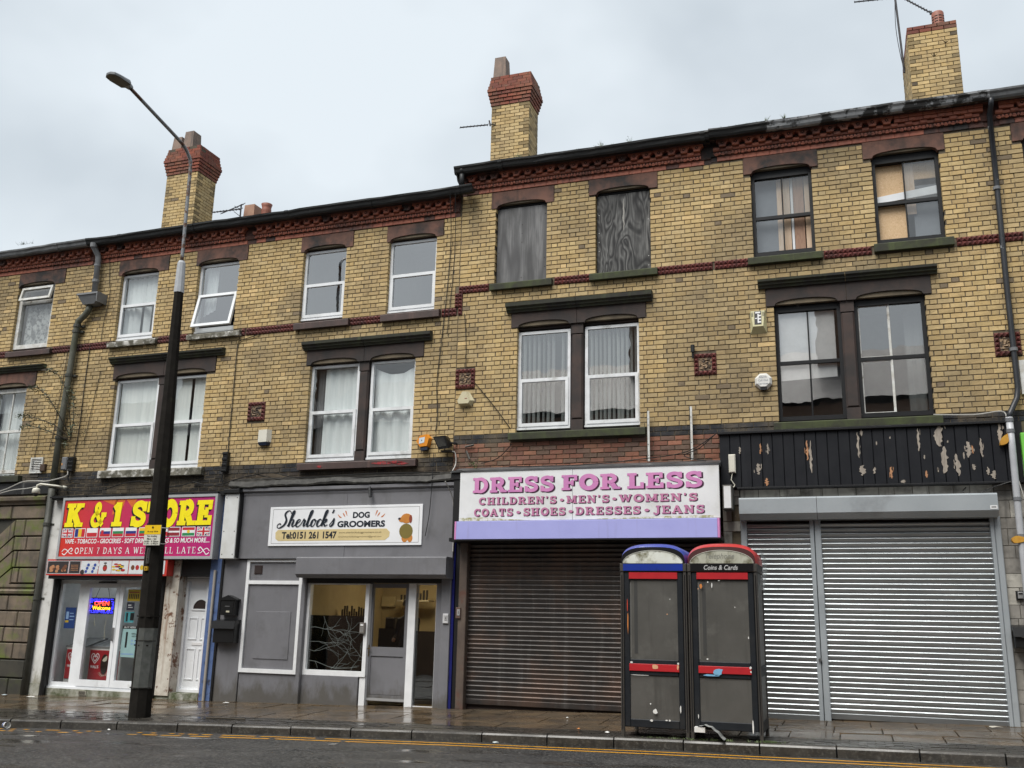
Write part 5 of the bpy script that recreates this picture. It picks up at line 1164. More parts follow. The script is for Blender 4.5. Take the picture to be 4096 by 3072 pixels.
part('branch_print',mb,flat('pale_branch_print',(.17,.185,.175),.6),sw)
mb=MB(); mb.box(-2.80,-1.5,-.05,.16,2.065,2.20); mb.box(-1.5,-.08,-.05,.16,2.075,2.20); split('shutter_slot',mb,flat('dark_slot',(.012,.012,.012),.7),H)
mb=MB(); mb.extrude_x([(-.02,2.50),(-.32,2.50),(-.35,2.48),(-.35,2.205),(-.28,2.145),(-.02,2.145)],-2.79,.095); part('shutter_box',mb,GREYP,H)
mb=MB(); mb.box(.078,.128,-.03,.2,-.1,3.9); part('blue_tile_strip',mb,pm('blue_glazed_tile',(.012,.016,.12),(.01,.012,.09),10,.2,bmp=.05),H)
WARM=pm('ochre_room_wall',(.42,.34,.19),(.34,.27,.15),2,.8,bmp=0)
room(H,-2.78,-.2,.165,3.0,.06,2.5,WARM,FLR)
t=thing('interior_light','small lit ceiling lamp inside the dog groomers','light',(-1.4,1.7,2.44),True); mb=MB(); mb.box(-1.7,-1.1,1.5,1.9,2.42,2.46); part('light_panel',mb,emit('warm_lamp',(1,.84,.55),6.5),t)
DK=flat('dark_furniture',(.02,.018,.017),.6)
t=thing('shop_counter','dark counter with a till seen through the groomers door','counter',(-1.1,1.6,.06),True); mb=MB(); mb.box(-2.0,-1.45,1.4,1.8,.06,1.3); part('counter_body',mb,DK,t); mb=MB(); mb.cbox(-1.85,-1.65,1.35,1.6,1.3,1.5,.02); part('till',mb,DK,t)
t=thing('wall_shelf','dark wall shelf of bottles at the back of the groomers window','shelf',(-2.1,2.4,1.55),True); mb=MB(); mb.box(-2.2,-1.5,2.5,2.75,1.82,1.85); part('shelf_board',mb,flat('pale_shelf',(.4,.35,.25),.6),t)
mb=MB()
for i in range(9): x=-2.15+.07*i; h_=random.uniform(.08,.2); mb.tube([(x,2.6,1.85),(x,2.6,1.85+h_)],.022,6)
for i in range(10): x=-2.68+.05*i; h_=random.uniform(.12,.24); mb.tube([(x,1.2,1.47),(x,1.2,1.47+h_)],.02,6)
mb.box(-2.7,-2.15,1.1,1.4,.9,1.47)
part('bottle',mb,DK,t,kind='stuff')
t=thing('picture_frame','framed print on the ochre wall inside the groomers','picture',(-2.5,2.95,1.8),True); mb=MB(); mb.box(-2.75,-2.45,2.9,2.96,1.72,1.92); mb.box(-1.32,-1.2,2.9,2.96,1.55,1.9,1); mb.box(-1.305,-1.215,2.895,2.9,1.57,1.88); part('print',mb,[flat('cream_print2',(.5,.42,.25),.6),DK],t)
# person behind the counter: one continuous figure
def person(bx,by,bz,hm):
    t=thing('person','person in a dark top with short grey hair standing inside the groomers doorway','person',(bx,by,bz),True)
    J=[(0,0,.95,.13),(0,0,1.15,.12),(0,0,1.36,.15),(0,0,1.48,.06),(-.01,-.01,1.56,.075),(-.01,-.02,1.68,.092),(-.17,0,1.40,.06),(-.21,-.03,1.12,.045),(-.18,-.22,1.02,.036),(.17,0,1.40,.06),(.21,-.03,1.12,.045),(.18,-.22,1.02,.036),(-.09,0,.85,.09),(-.1,0,.45,.065),(-.1,0,.06,.05),(.09,0,.85,.09),(.1,0,.45,.065),(.1,0,.06,.05),(-.1,-.14,.03,.04),(.1,-.14,.03,.04)]
    E_=[(0,1),(1,2),(2,3),(3,4),(4,5),(2,6),(6,7),(7,8),(2,9),(9,10),(10,11),(0,12),(12,13),(13,14),(0,15),(15,16),(16,17),(14,18),(17,19)]
    me=bpy.data.meshes.new('person_body'); me.from_pydata([j[:3] for j in J],E_,[]); o=bpy.data.objects.new('person_body',me); COL.objects.link(o)
    o.modifiers.new('s','SKIN'); o.modifiers.new('u','SUBSURF').levels=1
    for v,j in zip(me.skin_vertices[0].data,J): v.radius=(j[3],j[3])
    me.skin_vertices[0].data[0].use_root=True
    m2=bpy.data.meshes.new_from_object(o.evaluated_get(bpy.context.evaluated_depsgraph_get())); bpy.data.objects.remove(o)
    o=bpy.data.objects.new('body',m2); COL.objects.link(o); o.parent=t; m2.materials.clear()
    for mm in hm: m2.materials.append(mm)
    for p in m2.polygons:
        c=p.center; p.material_index=1 if c.z>1.5 or (c.y<-.17 and .9<c.z<1.1) else 0
    BASE[o]=(bx,by,bz); LEFT[o]=True
    mb=MB(); n=10
    vs=[(bx-.01+.098*math.sin(math.pi*.62*i/5)*math.cos(2*math.pi*j/n),by-.005+.1*math.sin(math.pi*.62*i/5)*math.sin(2*math.pi*j/n),bz+1.69+.105*math.cos(math.pi*.62*i/5)) for i in range(6) for j in range(n)]
    mb.add(vs,[(i*n+j,i*n+(j+1)%n,(i+1)*n+(j+1)%n,(i+1)*n+j) for i in range(5) for j in range(n)]); part('hair',mb,flat('grey_hair',(.2,.19,.18),.8),t,smooth=True)
person(-1.28,1.15,.06,[flat('dark_top',(.03,.03,.035),.8),flat('skin',(.4,.24,.17),.6)])
# sign board
t=thing('shop_sign','long white dog groomers sign board with black script on the grey fascia','sign',(-2.01,-.11,2.71),True)
mb=MB(); mb.cbox(-3.555,-.48,-.125,-.10,2.71,3.415,.004); bd=part('sign_board',mb,pm('white_sign_face',(.76,.77,.79),(.72,.73,.75),3,.3,bmp=0),t)
mb=MB(); mb.ring(-3.49,-.535,2.755,3.375,.006,-.1265,-.125); part('border_line',mb,flat('grey_line',(.2,.2,.2),.5),bd)
CREAMB=flat('cream_band',(.62,.50,.26),.4); INK=flat('black_ink',(.012,.018,.028),.4)
mb=MB(); mb.prism([(-3.40,2.84),(-3.34,2.80),(-1.18,2.80),(-1.10,2.86),(-1.09,2.94),(-1.16,3.0),(-3.36,3.0),(-3.41,2.95)],-.127,-.125); part('band',mb,CREAMB,bd)
SCR={'S':(.62,[[(.52,.80),(.44,.93),(.30,.98),(.15,.9),(.11,.74),(.22,.58),(.34,.40),(.33,.18),(.2,.02),(.0,-.08),(-.16,-.02),(-.18,.12),(-.06,.2),(.03,.12)]]),
'h':(.50,[[(-.08,.04),(.08,.42),(.16,.82),(.10,.98),(.03,.86),(.03,.4),(.02,.0)],[(.03,.22),(.13,.40),(.24,.42),(.27,.3),(.26,.1),(.34,.0),(.46,.1)]]),
'e':(.40,[[(-.04,.1),(.1,.2),(.24,.32),(.2,.43),(.09,.4),(.03,.24),(.07,.05),(.2,-.01),(.36,.1)]]),
'r':(.40,[[(-.04,.1),(.06,.36),(.08,.46),(.10,.36),(.2,.38),(.2,.2),(.22,.02),(.34,.08)]]),
'l':(.30,[[(-.06,.1),(.1,.5),(.16,.86),(.10,.98),(.03,.84),(.03,.3),(.08,.02),(.16,.0),(.28,.12)]]),
'o':(.42,[[(.14,.43),(.04,.36),(.02,.14),(.1,.0),(.22,.03),(.27,.22),(.22,.4),(.14,.43),(.24,.34),(.38,.34)]]),
'c':(.36,[[(.25,.34),(.17,.43),(.06,.36),(.02,.16),(.1,.0),(.2,.0),(.34,.12)]]),
'k':(.46,[[(-.06,.1),(.08,.5),(.15,.86),(.09,.98),(.03,.84),(.03,.4),(.02,.0)],[(.04,.2),(.18,.42),(.26,.38),(.2,.24),(.08,.21),(.2,.1),(.28,.0),(.42,.1)]]),
"'":(.12,[[(.06,1.0),(.07,.88),(.02,.78)]]),
's':(.34,[[(-.02,.06),(.12,.34),(.15,.46),(.2,.3),(.22,.12),(.1,-.02),(-.0,.04)]])}
def script(m,dx,dz,y):
    x=-3.335; k=0
    for c in "Sherlock's":
        wd,st=SCR[c]
        for s in st:
            P_=catmull(s,5); n=len(P_); q=[(x+.288*(a+.34*b)+dx,3.055+.295*b+dz) for a,b in P_]
            ww=[.018+.032*min(1,max(0,(q[max(i-1,0)][1]-q[min(i+1,n-1)][1])/.03)) for i in range(n)]
            ribbon(m,q,ww,y-.0003*(k%5)); k+=1
        x+=wd*.288
letters(bd,lambda m:script(m,.010,-.008,-.1265),flat('soft_shadow_print',(.45,.45,.47),.5),'lettering_shadow'); letters(bd,lambda m:script(m,0,0,-.128),INK)
letters(bd,lambda m:(bfont(m,'DOG',-1.835,-1.50,3.19,3.30,-.127,0,.045),bfont(m,'GROOMERS',-2.14,-1.19,3.03,3.145,-.127,0,.045)),INK)
letters(bd,lambda m:bfont(m,'Tel:0151 261 1547',-3.27,-2.14,2.835,2.965,-.1285,0,.035),INK); letters(bd,lambda m:(bfont(m,'www.sherlocksdoggroomers.co.uk',-2.10,-1.25,2.915,2.955,-.1285),bfont(m,'email:sherlocksdoggroomers@gmail.com',-2.10,-1.25,2.845,2.88,-.1285)),flat('brown_ink',(.13,.09,.04),.5))
mb=MB()
for s,cx in ((-1,-1.92),(1,-1.42)):
    for i,(u,v,l) in enumerate(((.03,.10,.09),(.07,.06,.09),(.14,.03,.1))): ribbon(mb,catmull([(cx+s*u,3.19+v*.4),(cx+s*(u+l*.35),3.20+v*.5+.03*(2-i)),(cx+s*(u+l*(.3+.25*i)),3.22+v*.35+.06-.015*i)],3),[.006,.012,.02,.024,.018,.012,.004],-.127)
part('flourish',mb,flat('orange_flourish',(.55,.17,.05),.5),bd)
# plain generic dog emblem in place of the cartoon
mb=MB(); E_=lambda cx,cz,rx,rz,k,y,n=16: mb.prism([(cx+rx*math.cos(2*math.pi*i/n),cz+rz*math.sin(2*math.pi*i/n)) for i in range(n)],y,-.125,k)
E_(-.78,2.95,.13,.13,1,-.128); E_(-.80,2.83,.06,.07,0,-.1275); E_(-.70,2.83,.05,.07,0,-.1275); E_(-.78,3.17,.105,.085,0,-.129); E_(-.86,3.15,.07,.045,0,-.1295); E_(-.915,3.165,.026,.02,2,-.13); E_(-.70,3.16,.028,.07,3,-.1305)
part('dog_emblem',mb,[flat('tan_dog_print',(.52,.2,.035),.5),flat('olive_coat_print',(.18,.14,.03),.5),INK,flat('brown_ear_print',(.25,.05,.02),.5)],bd)

# ================================================================== pink lettered shop
H=HOUSE[3]
DBRN=pm('rusting_brown_slats',(.050,.044,.041),(.028,.026,.0255),5,.40,metal=.4,stretch=(.5,1,3),dirt=(.085,.055,.042),dirt_scale=1.1,dlo=.47,dhi=.66,streak=(.095,.09,.087),slo=.55,shi=.8,bmp=.15)
def slats(H,x0,x1,z0,z1,n,mat,y,name='roller_shutter',label=None,dep=.0145,exp_=2.3):
    mb=MB(); mb.cbox(x0,x1,y-.012,y+.02,z0,z0+.085,.006); S=part(name,mb,mat,H,label); h_=(z1-z0-.085)/n
    me=[]
    for k in range(3):
        b=MB(); m=8; prof=[(y_,z_) for y_,z_ in [(-dep*math.sin(math.pi*(i/m)**exp_)-.0006*random.random(),h_*(i/m)*.93) for i in range(m+1)]]
        vs=[(s*.5,py,pz) for s in (-1,1) for py,pz in prof]; n_=m+1
        b.add(vs,[(i,i+n_,i+1+n_,i+1) for i in range(m)]); b.quad((-.5,.004,h_*.93),(.5,.004,h_*.93),(.5,.004,h_),(-.5,.004,h_),1); me.append(b.mesh('slat',[mat,SHADEDK],smooth=True))
    for k in range(n): inst('slat',random.choice(me),S,((x0+x1)/2,y,z0+.085+k*h_),(random.gauss(0,.03),random.gauss(0,.0009),random.gauss(0,.0006)),(x1-x0,1,1))
    return S
sh=slats(H,.36,4.56,.15,2.74,34,DBRN,.03,'roller_shutter','rusty dark brown roller shutter')
mb=MB(); mb.box(.30,4.62,.07,.3,.0,2.9); part('shutter_back',mb,SHADEDK,H)
mb=MB(); mb.cbox(.23,.37,-.10,.1,-.05,2.75,.01); mb.box(.14,.235,-.02,.2,-.1,3.9,1); mb.cbox(4.52,4.60,-.06,.1,.1,2.8,.01); split('shutter_guide',mb,[pm('rusty_brown_guide',(.10,.075,.058),(.07,.05,.04),5,.6,dirt=(.10,.045,.03),dirt_scale=3,dlo=.55,dhi=.65,bmp=.15),BLACKP],H)
mb=MB(); mb.extrude_x([(.05,3.98),(-.06,4.02),(-.2,3.98),(-.3,3.93),(-.46,3.915),(-.46,3.89),(-.02,3.89)],.16,4.62); fl=part('flashing',mb,LEAD,H)
mb=MB(); mb.box(.15,.34,-.42,-.05,3.78,3.93); mb.box(.16,4.62,-.43,.05,2.74,2.80); mb.box(.2,.33,-.40,.0,2.8,3.8); split('sign_timber',mb,BLACKP,H)
t=thing('shop_sign','white clothes shop sign with big pink slab lettering','sign',(2.47,-.45,3.07),False)
DWH=pm('stained_white_sign',(.72,.73,.74),(.64,.65,.66),2,.4,dirt=(.5,.5,.47),dirt_scale=1.2,dlo=.5,dhi=.75,streak=(.42,.41,.37),slo=.62,shi=.82,bmp=.02)
mb=MB(); mb.box(.335,2.285,-.45,-.40,3.07,3.90); mb.box(2.291,4.615,-.45,-.40,3.07,3.90); sf=part('sign_board',mb,DWH,t)
mb=MB(); mb.add([(.34,-.4515,3.072),(1.6,-.4515,3.072),(1.1,-.4515,3.10),(.7,-.4515,3.13),(.34,-.4515,3.125)],[(0,1,2,3,4)]); mb.add([(2.4,-.4515,3.072),(4.6,-.4515,3.072),(4.55,-.4515,3.11),(3.7,-.4515,3.105),(2.9,-.4515,3.085)],[(0,1,2,3,4)]); part('algae_stain',mb,pm('algae',(.3,.29,.13),(.62,.62,.56),12,.6,lo=.42,hi=.58,bmp=0),sf)
PINK=pm('faded_pink_vinyl',(.60,.235,.46),(.50,.19,.42),3,.4,bmp=0); PINK2=pm('dusky_pink_vinyl',(.50,.20,.33),(.44,.17,.31),3,.4,bmp=0); SHD=flat('plum_shadow_vinyl',(.045,.012,.035),.4)
def dress(m,dx,dz,y):
    glyphs(m,'DRESS',.575+dx,1.975+dx,3.535+dz,3.785+dz,y,0,.12,0,.16); glyphs(m,'FOR',2.11+dx,3.06+dx,3.545+dz,3.79+dz,y,0,.12,0,.16); glyphs(m,'LESS',3.19+dx,4.36+dx,3.545+dz,3.79+dz,y,0,.12,0,.16)
def small(m,dx,dz,y):
    glyphs(m,"CHILDREN'S",.68+dx,2.02+dx,3.335+dz,3.455+dz,y,0,.16); glyphs(m,'•',2.06+dx,2.16+dx,3.335+dz,3.455+dz,y); glyphs(m,"MEN'S",2.19+dx,2.89+dx,3.335+dz,3.455+dz,y,0,.16); glyphs(m,'•',2.92+dx,3.03+dx,3.335+dz,3.455+dz,y); glyphs(m,"WOMEN'S",3.05+dx,4.28+dx,3.335+dz,3.455+dz,y,0,.16)
    glyphs(m,'COATS',.60+dx,1.28+dx,3.145+dz,3.27+dz,y,0,.16); glyphs(m,'•',1.32+dx,1.43+dx,3.145+dz,3.27+dz,y); glyphs(m,'SHOES',1.46+dx,2.17+dx,3.145+dz,3.27+dz,y,0,.16); glyphs(m,'•',2.20+dx,2.32+dx,3.145+dz,3.27+dz,y); glyphs(m,'DRESSES',2.34+dx,3.39+dx,3.145+dz,3.27+dz,y,0,.16); glyphs(m,'•',3.43+dx,3.55+dx,3.145+dz,3.27+dz,y); glyphs(m,'JEANS',3.59+dx,4.38+dx,3.145+dz,3.27+dz,y,0,.16)
letters(sf,lambda m:dress(m,.026,-.016,-.4525),SHD,'lettering_shadow'); letters(sf,lambda m:dress(m,0,0,-.456),PINK)
letters(sf,lambda m:small(m,.014,-.010,-.4525),SHD,'lettering_shadow'); letters(sf,lambda m:small(m,0,0,-.456),PINK2)
t=thing('fascia_strip','plain lilac strip with pink ends under the pink lettered sign','sign',(2.45,-.5,2.76),False)
mb=MB(); mb.cbox(.31,4.575,-.50,-.40,2.765,3.06,.006); part('strip',mb,pm('lilac_panel',(.36,.37,.70),(.33,.34,.66),2,.45,streak=(.29,.29,.52),slo=.6,shi=.8,bmp=.02),t); mb=MB(); mb.cbox(.28,.309,-.50,-.40,2.765,3.06,.004); mb.cbox(4.576,4.61,-.50,-.40,2.765,3.06,.004); split('end_cap',mb,flat('pink_end',(.62,.25,.50),.4),t); mb=MB(); mb.box(.28,4.61,-.49,-.06,2.745,2.764); part('underside',mb,BLACKP,t)

# ================================================================== silver shuttered shop
H=HOUSE[4]
GALV=pm('galvanised_slats',(.34,.36,.375),(.27,.29,.30),4,.30,metal=.8,stretch=(.4,1,2),dirt=(.3,.31,.32),dirt_scale=1.5,dlo=.6,dhi=.8,bmp=.05)
GALVF=pm('painted_steel_grey',(.36,.39,.41),(.32,.35,.37),2,.35,metal=.2,dirt=(.2,.21,.22),dirt_scale=1.2,dlo=.55,dhi=.8,streak=(.16,.17,.17),slo=.68,shi=.8,bmp=.03)
slats(H,4.96,5.90,.16,3.02,37,GALV,.0,'roller_shutter','narrow silver roller shutter'); slats(H,6.05,8.37,.20,3.02,37,GALV,.0,'roller_shutter','wide silver roller shutter')
mb=MB(); mb.box(4.9,8.45,.03,.3,.0,3.3); part('shutter_back',mb,SHADEDK,H)
mb=MB(); mb.cbox(4.875,4.965,-.08,.05,.12,3.08,.01); mb.cbox(5.895,5.955,-.08,.05,.13,3.08,.008); mb.cbox(5.965,6.055,-.075,.05,.13,3.08,.01); mb.cbox(8.365,8.415,-.085,.05,.2,3.08,.008); mb.cbox(8.42,8.50,-.08,.05,.2,3.08,.01); gd=split('shutter_guide',mb,GALVF,H)
mb=MB(); vs=[(5.945+.022*math.cos(RAD(a)),-.09,1.02+.022*math.sin(RAD(a))) for a in range(0,360,30)]; mb.tube([(5.945,-.08,1.02),(5.945,-.11,1.02)],.024,10); part('lock',mb,flat('lock_steel',(.2,.2,.2),.4,.8),gd)
mb=MB()
for a,b in ((4.885,6.017),(6.023,8.465)): mb.extrude_x([(-.02,3.385),(-.27,3.385),(-.30,3.36),(-.30,3.14),(-.22,3.05),(-.02,3.05)],a,b)
bx=part('shutter_box',mb,GALVF,H)
mb=MB(); mb.box(8.36,8.452,-.304,-.30,3.155,3.205); bfont(mb,'ROLLERS',8.37,8.44,3.168,3.186,-.3045,1) if False else mb.box(8.375,8.437,-.3045,-.304,3.172,3.19,1); part('sticker',mb,[flat('white_sticker',(.7,.7,.7),.5),flat('grey_print',(.12,.12,.12),.5)],bx)
# greige stone cladding, piece by piece
CLAD=[pm('greige_cladding_%d'%i,c,tuple(v*.7 for v in c),4,.6,dirt=(.09,.085,.075),dirt_scale=2.5,dlo=.5,dhi=.72,streak=(.10,.095,.085),bmp=.3,bscale=25) for i,c in enumerate(((.58,.56,.50),(.46,.44,.39),(.26,.245,.22)))]
mb=MB(); mb.box(4.60,4.88,.01,.3,.0,3.56); mb.box(8.46,8.93,.01,.3,.1,3.56); mb.box(4.88,8.46,.012,.3,3.3,3.56); ck=part('cladding_bed',mb,MORTAR,H)
def clad(x0,x1,z0,z1,set_):
    mb=MB(); y=random.uniform(-.004,.004); mb.cbox(x0+.003,x1-.003,-.012+y,.02,z0+.003,z1-.003,.004); part('cladding_stone',mb,random.choice(set_),ck)
x=4.88
while x<8.46:
    wd=random.uniform(.17,.34); e=min(x+wd,8.46)
    if 8.46-e<.1: e=8.46
    if random.random()<.35: m=3.30+random.uniform(.08,.15); clad(x,e,3.30,m,CLAD[:2]); clad(x,e,m,3.545,CLAD[:2])
    else: clad(x,e,3.30,3.545,CLAD[:2])
    x=e
z=.15
while z<3.5:
    h_=random.uniform(.13,.3); e=min(z+h_,3.545)
    if 3.545-e<.08: e=3.545
    m=random.uniform(8.58,8.8); clad(8.505 if z<3.0 else 8.47,m,z,e,CLAD[1:]); clad(m,8.93,z,e,CLAD[1:]); 
    clad(4.605,4.735+random.uniform(-.03,.03) if False else 4.74,z,e,CLAD[1:]) if random.random()<.5 else clad(4.605,4.87,z,e,CLAD[1:])
    z=e
# black boards over the shutters
BLB=pm('flaking_black_board',(.006,.007,.010),(.010,.011,.014),5,.5,bmp=.2,streak=(.018,.02,.024),slo=.64,shi=.85,spec=.25)
mb=MB(); mb.box(4.62,8.9,-.10,.1,3.55,4.44); bb=part('board_backing',mb,BLKWD,H)
x=4.60; k=0; EDG=[]
while x<8.74:
    e=min(x+.162,8.75); mb=MB(); zb=3.565; y=-.145+random.uniform(-.003,.003); mb.cbox(x+.004,e-.004,y,-.1,zb,4.405,.005); part('board',mb,BLB,bb); EDG.append(x); x=e
mb=MB(); mb.cbox(4.58,8.78,-.19,0,4.405,4.445,.006); mb.cbox(4.85,8.75,-.17,0,3.535,3.565,.006); part('board_trim',mb,BLKWD,bb)
FLK=[pm('bare_grey_wood',(.34,.30,.25),(.22,.19,.16),30,.8,stretch=(1,1,.2),bmp=.3),pm('bare_orange_wood',(.42,.21,.10),(.34,.17,.09),30,.8,stretch=(1,1,.2),bmp=.2)]
def flake(cx,zt,zb,wd,mi=0):
    # paint lost along the grain: jagged long edges, pointed ends, slivers beside the main loss
    wd*=.78
    def one(cx,zt,zb,wd):
        n=12; l=[];r=[]; dr=random.uniform(-.2,.2)*wd
        for i in range(n+1):
            t=i/n; z=zt+(zb-zt)*t; ww=wd*(math.sin(math.pi*(.04+.92*t))**.6)*random.uniform(.45,1.2); o=dr*t+random.uniform(-.22,.22)*wd; l.append((cx-ww/2+o,z+random.uniform(-.004,.004))); r.append((cx+ww/2+o,z+random.uniform(-.004,.004)))
        mb=MB(); mb.prism(l+r[::-1],-.151,-.14,mi); part('bare_patch',mb,FLK,bb)
    one(cx,zt,zb,wd)
    if zt-zb>.15:
        for q in range(2): s_=random.choice((-1,1))*wd*random.uniform(.6,.95); c_=random.uniform(zb,zt-.06); one(cx+s_,c_+random.uniform(.03,.09),c_,wd*.22)
for cx,a,b,wd,mi in ((4.915,4.20,4.09,.045,0),(5.185,3.93,3.76,.09,0),(5.30,3.70,3.58,.07,1),(5.23,4.24,4.08,.03,1),(5.34,4.24,4.07,.04,0),(5.925,4.26,3.96,.05,1),(5.97,4.26,3.76,.05,0),(6.66,4.36,3.97,.05,0),(6.72,4.40,4.30,.05,0),(6.70,3.85,3.70,.10,0),(6.87,3.82,3.72,.05,0),(6.92,4.21,4.15,.03,0),(7.12,4.28,4.24,.03,0),(7.10,3.82,3.64,.05,1),(7.26,3.62,3.57,.08,0),(7.51,4.38,4.04,.045,0),(7.57,3.98,3.92,.03,0),(7.58,3.75,3.64,.04,1),(7.80,4.42,4.1,.14,0),(7.83,4.1,3.70,.13,0),(8.0,3.98,3.66,.08,0),(8.17,4.16,3.92,.10,0),(8.22,4.10,3.98,.03,1),(8.34,4.20,3.92,.05,0),(8.10,4.0,3.9,.03,0),(8.21,3.82,3.74,.06,0),(8.40,3.78,3.66,.05,0),(8.47,3.72,3.6,.09,0),(8.60,4.40,4.12,.075,0)): flake(cx,a,b,wd,mi)
# last house: only a sliver of its ground floor
mb=MB(); mb.box(8.935,13.5,.05,.3,-.2,4.5); part('shop_front',mb,BLKWD,HOUSE[5])
t=thing('shop_sign','corner of a bright green shop sign cut off at the right edge','sign',(9.3,-.15,3.6),False); mb=MB(); mb.cbox(8.86,10.4,-.2,.04,3.62,4.25,.01); part('sign_board',mb,pm('lime_green_print',(.16,.5,.07),(.62,.7,.72),1.6,.4,lo=.5,hi=.56,bmp=0),t)
mb=MB(); mb.box(8.965,9.05,-.05,.02,4.85,5.36); part('notice_board',mb,OLDWH,HOUSE[5])
# ================================================================== things fixed to the walls
CBOX=pm('yellowed_white_plastic',(.62,.60,.52),(.55,.53,.45),3,.45,dirt=(.3,.3,.25),dlo=.6,dhi=.8,bmp=.02)
CREAMX=pm('cream_plastic',(.55,.50,.34),(.46,.42,.28),3,.5,streak=(.25,.23,.17),bmp=.02)
NAVYB=flat('dark_blue_plastic',(.012,.02,.045),.4); GREYPL=pm('grey_plastic',(.15,.155,.165),(.12,.125,.135),3,.5,bmp=.03); BLKPL=flat('black_plastic',(.006,.006,.0065),.4); SILV=flat('silver_plastic',(.33,.33,.33),.35,.4)
t=thing('alarm_box','tall white alarm box with a dark blue base beneath the square panel','alarm box',(-3.88,-.05,4.6),True)
mb=MB(); mb.add([(-4.0,0,4.66),(-3.75,0,4.66),(-3.75,0,4.90),(-4.0,0,4.90),(-4.0,-.07,4.66),(-3.80,-.09,4.66),(-3.80,-.09,4.895),(-4.0,-.07,4.895)],[(4,5,6,7),(5,1,2,6),(0,4,7,3),(7,6,2,3),(0,1,5,4)]); mb.box(-3.775,-3.765,-.06,-.05,4.67,4.68,1); part('cover',mb,[CBOX,SHADEDK],t)
mb=MB(); mb.add([(-4.0,0,4.66),(-3.75,0,4.66),(-3.80,-.09,4.66),(-4.0,-.07,4.66),(-3.98,0,4.60),(-3.77,0,4.60),(-3.81,-.07,4.60),(-3.98,-.055,4.60)],[(3,2,6,7),(2,1,5,6),(0,3,7,4),(7,6,5,4)]); part('lamp_base',mb,NAVYB,t)
t=thing('alarm_box','cream triangular alarm box under the weathered square panel','alarm box',(.215,-.06,5.13),False)
o_=[(.155,5.40),(.265,5.40),(.37,5.23),(.315,5.135),(.105,5.135),(.05,5.23)]; i_=[(.165,5.385),(.23,5.385),(.31,5.22),(.285,5.17),(.10,5.17),(.075,5.225)]
mb=MB(); mb.add([(x,0,z) for x,z in o_]+[(x,-.085,z) for x,z in i_],[tuple(range(11,5,-1))[::-1] if False else (11,10,9,8,7,6)]+[(i,(i+1)%6,(i+1)%6+6,i+6) for i in range(6)]); part('cover',mb,CREAMX,t)
mb=MB(); mb.box(.215,.26,-.089,-.085,5.255,5.263); part('mark',mb,flat('red_mark',(.3,.05,.04),.5),t)
t=thing('alarm_box','orange hexagonal alarm box with a pale label beside the floodlight','alarm box',(-.55,-.06,4.37),True)
hx=[(-.695,4.53),(-.61,4.64),(-.48,4.66),(-.41,4.58),(-.45,4.42),(-.61,4.41)]
mb=MB(); mb.add([(x,.0,z) for x,z in hx]+[(x*.86-.08,-.10,z*.86+.636) for x,z in hx],[(6,11,10,9,8,7)]+[(i,i+6,(i+1)%6+6,(i+1)%6) for i in range(6)]); part('cover',mb,pm('orange_plastic',(.66,.24,.015),(.58,.2,.012),3,.4,bmp=.02),t)
mb=MB(); mb.add([(-.62,-.103,4.48),(-.52,-.103,4.50),(-.51,-.103,4.60),(-.62,-.103,4.585)],[(0,1,2,3)]); mb.box(-.575,-.56,-.105,-.103,4.53,4.55,1); part('label',mb,[flat('pale_blue_label',(.55,.62,.68),.5),SHADEDK],t)
mb=MB(); mb.prism([(-.60,4.41),(-.585,4.36),(-.47,4.37),(-.455,4.42)],-.09,0); part('lamp_base',mb,NAVYB,t)
t=thing('floodlight','black floodlight tilted down on a bracket at the grey shop corner','floodlight',(-.12,-.15,4.34),True)
mb=MB(); mb.add([(-.30,-.22,4.57),(-.06,-.24,4.58),(.0,-.22,4.36),(-.19,-.20,4.34),(-.24,-.08,4.56),(-.06,-.08,4.58),(.02,-.06,4.42),(-.14,-.06,4.40)],[(0,3,2,1),(0,1,5,4),(1,2,6,5),(2,3,7,6),(3,0,4,7),(4,5,6,7)]); fb=part('housing',mb,BLKPL,t)
mb=MB(); mb.add([(-.272,-.226,4.545),(-.08,-.240,4.555),(-.035,-.225,4.40),(-.19,-.210,4.385)],[(0,3,2,1)]); part('lens',mb,pm('dirty_lens',(.06,.06,.055),(.03,.03,.03),6,.15,bmp=0),fb)
mb=MB(); mb.tube([(-.02,-.12,4.47),(.06,-.04,4.47),(.06,.0,4.47)],.018,6); mb.box(-.17,.02,-.16,-.02,4.31,4.335); part('bracket',mb,BLKPL,t)
t=thing('alarm_box','cream wedge alarm box with a bold black and white letter badge','alarm box',(5.27,-.05,6.07),False)
mb=MB(); mb.add([(5.14,0,6.46),(5.40,0,6.46),(5.40,0,6.07),(5.14,0,6.07),(5.16,-.07,6.44),(5.38,-.07,6.44),(5.35,-.10,6.17),(5.19,-.10,6.17)],[(4,7,6,5),(0,4,5,1),(1,5,6,2),(3,7,4,0),(2,6,7,3)]); part('cover',mb,pm('lime_cream_plastic',(.53,.50,.29),(.46,.43,.26),3,.5,bmp=.02),t)
def yb(z): return -.07-.03*(6.44-z)/.27-.003
mb=MB(); q=lambda a,b,c,d,k,e=0: mb.add([(a,yb(c)-e,c),(b,yb(c)-e,c),(b,yb(d)-e,d),(a,yb(d)-e,d)],[(0,1,2,3)],k)
q(5.215,5.325,6.20,6.43,0); q(5.23,5.31,6.395,6.42,1,.001); q(5.265,5.285,6.225,6.385,1,.001); q(5.285,5.32,6.34,6.365,1,.001); q(5.285,5.32,6.285,6.31,1,.001); q(5.285,5.32,6.23,6.255,1,.001); q(5.225,5.258,6.30,6.315,1,.001)
for i in range(4): q(5.165,5.20,6.345+i*.02,6.352+i*.02,0); q(5.34,5.375,6.345+i*.02,6.352+i*.02,0)
part('badge',mb,[BLKPL,WPR],t)
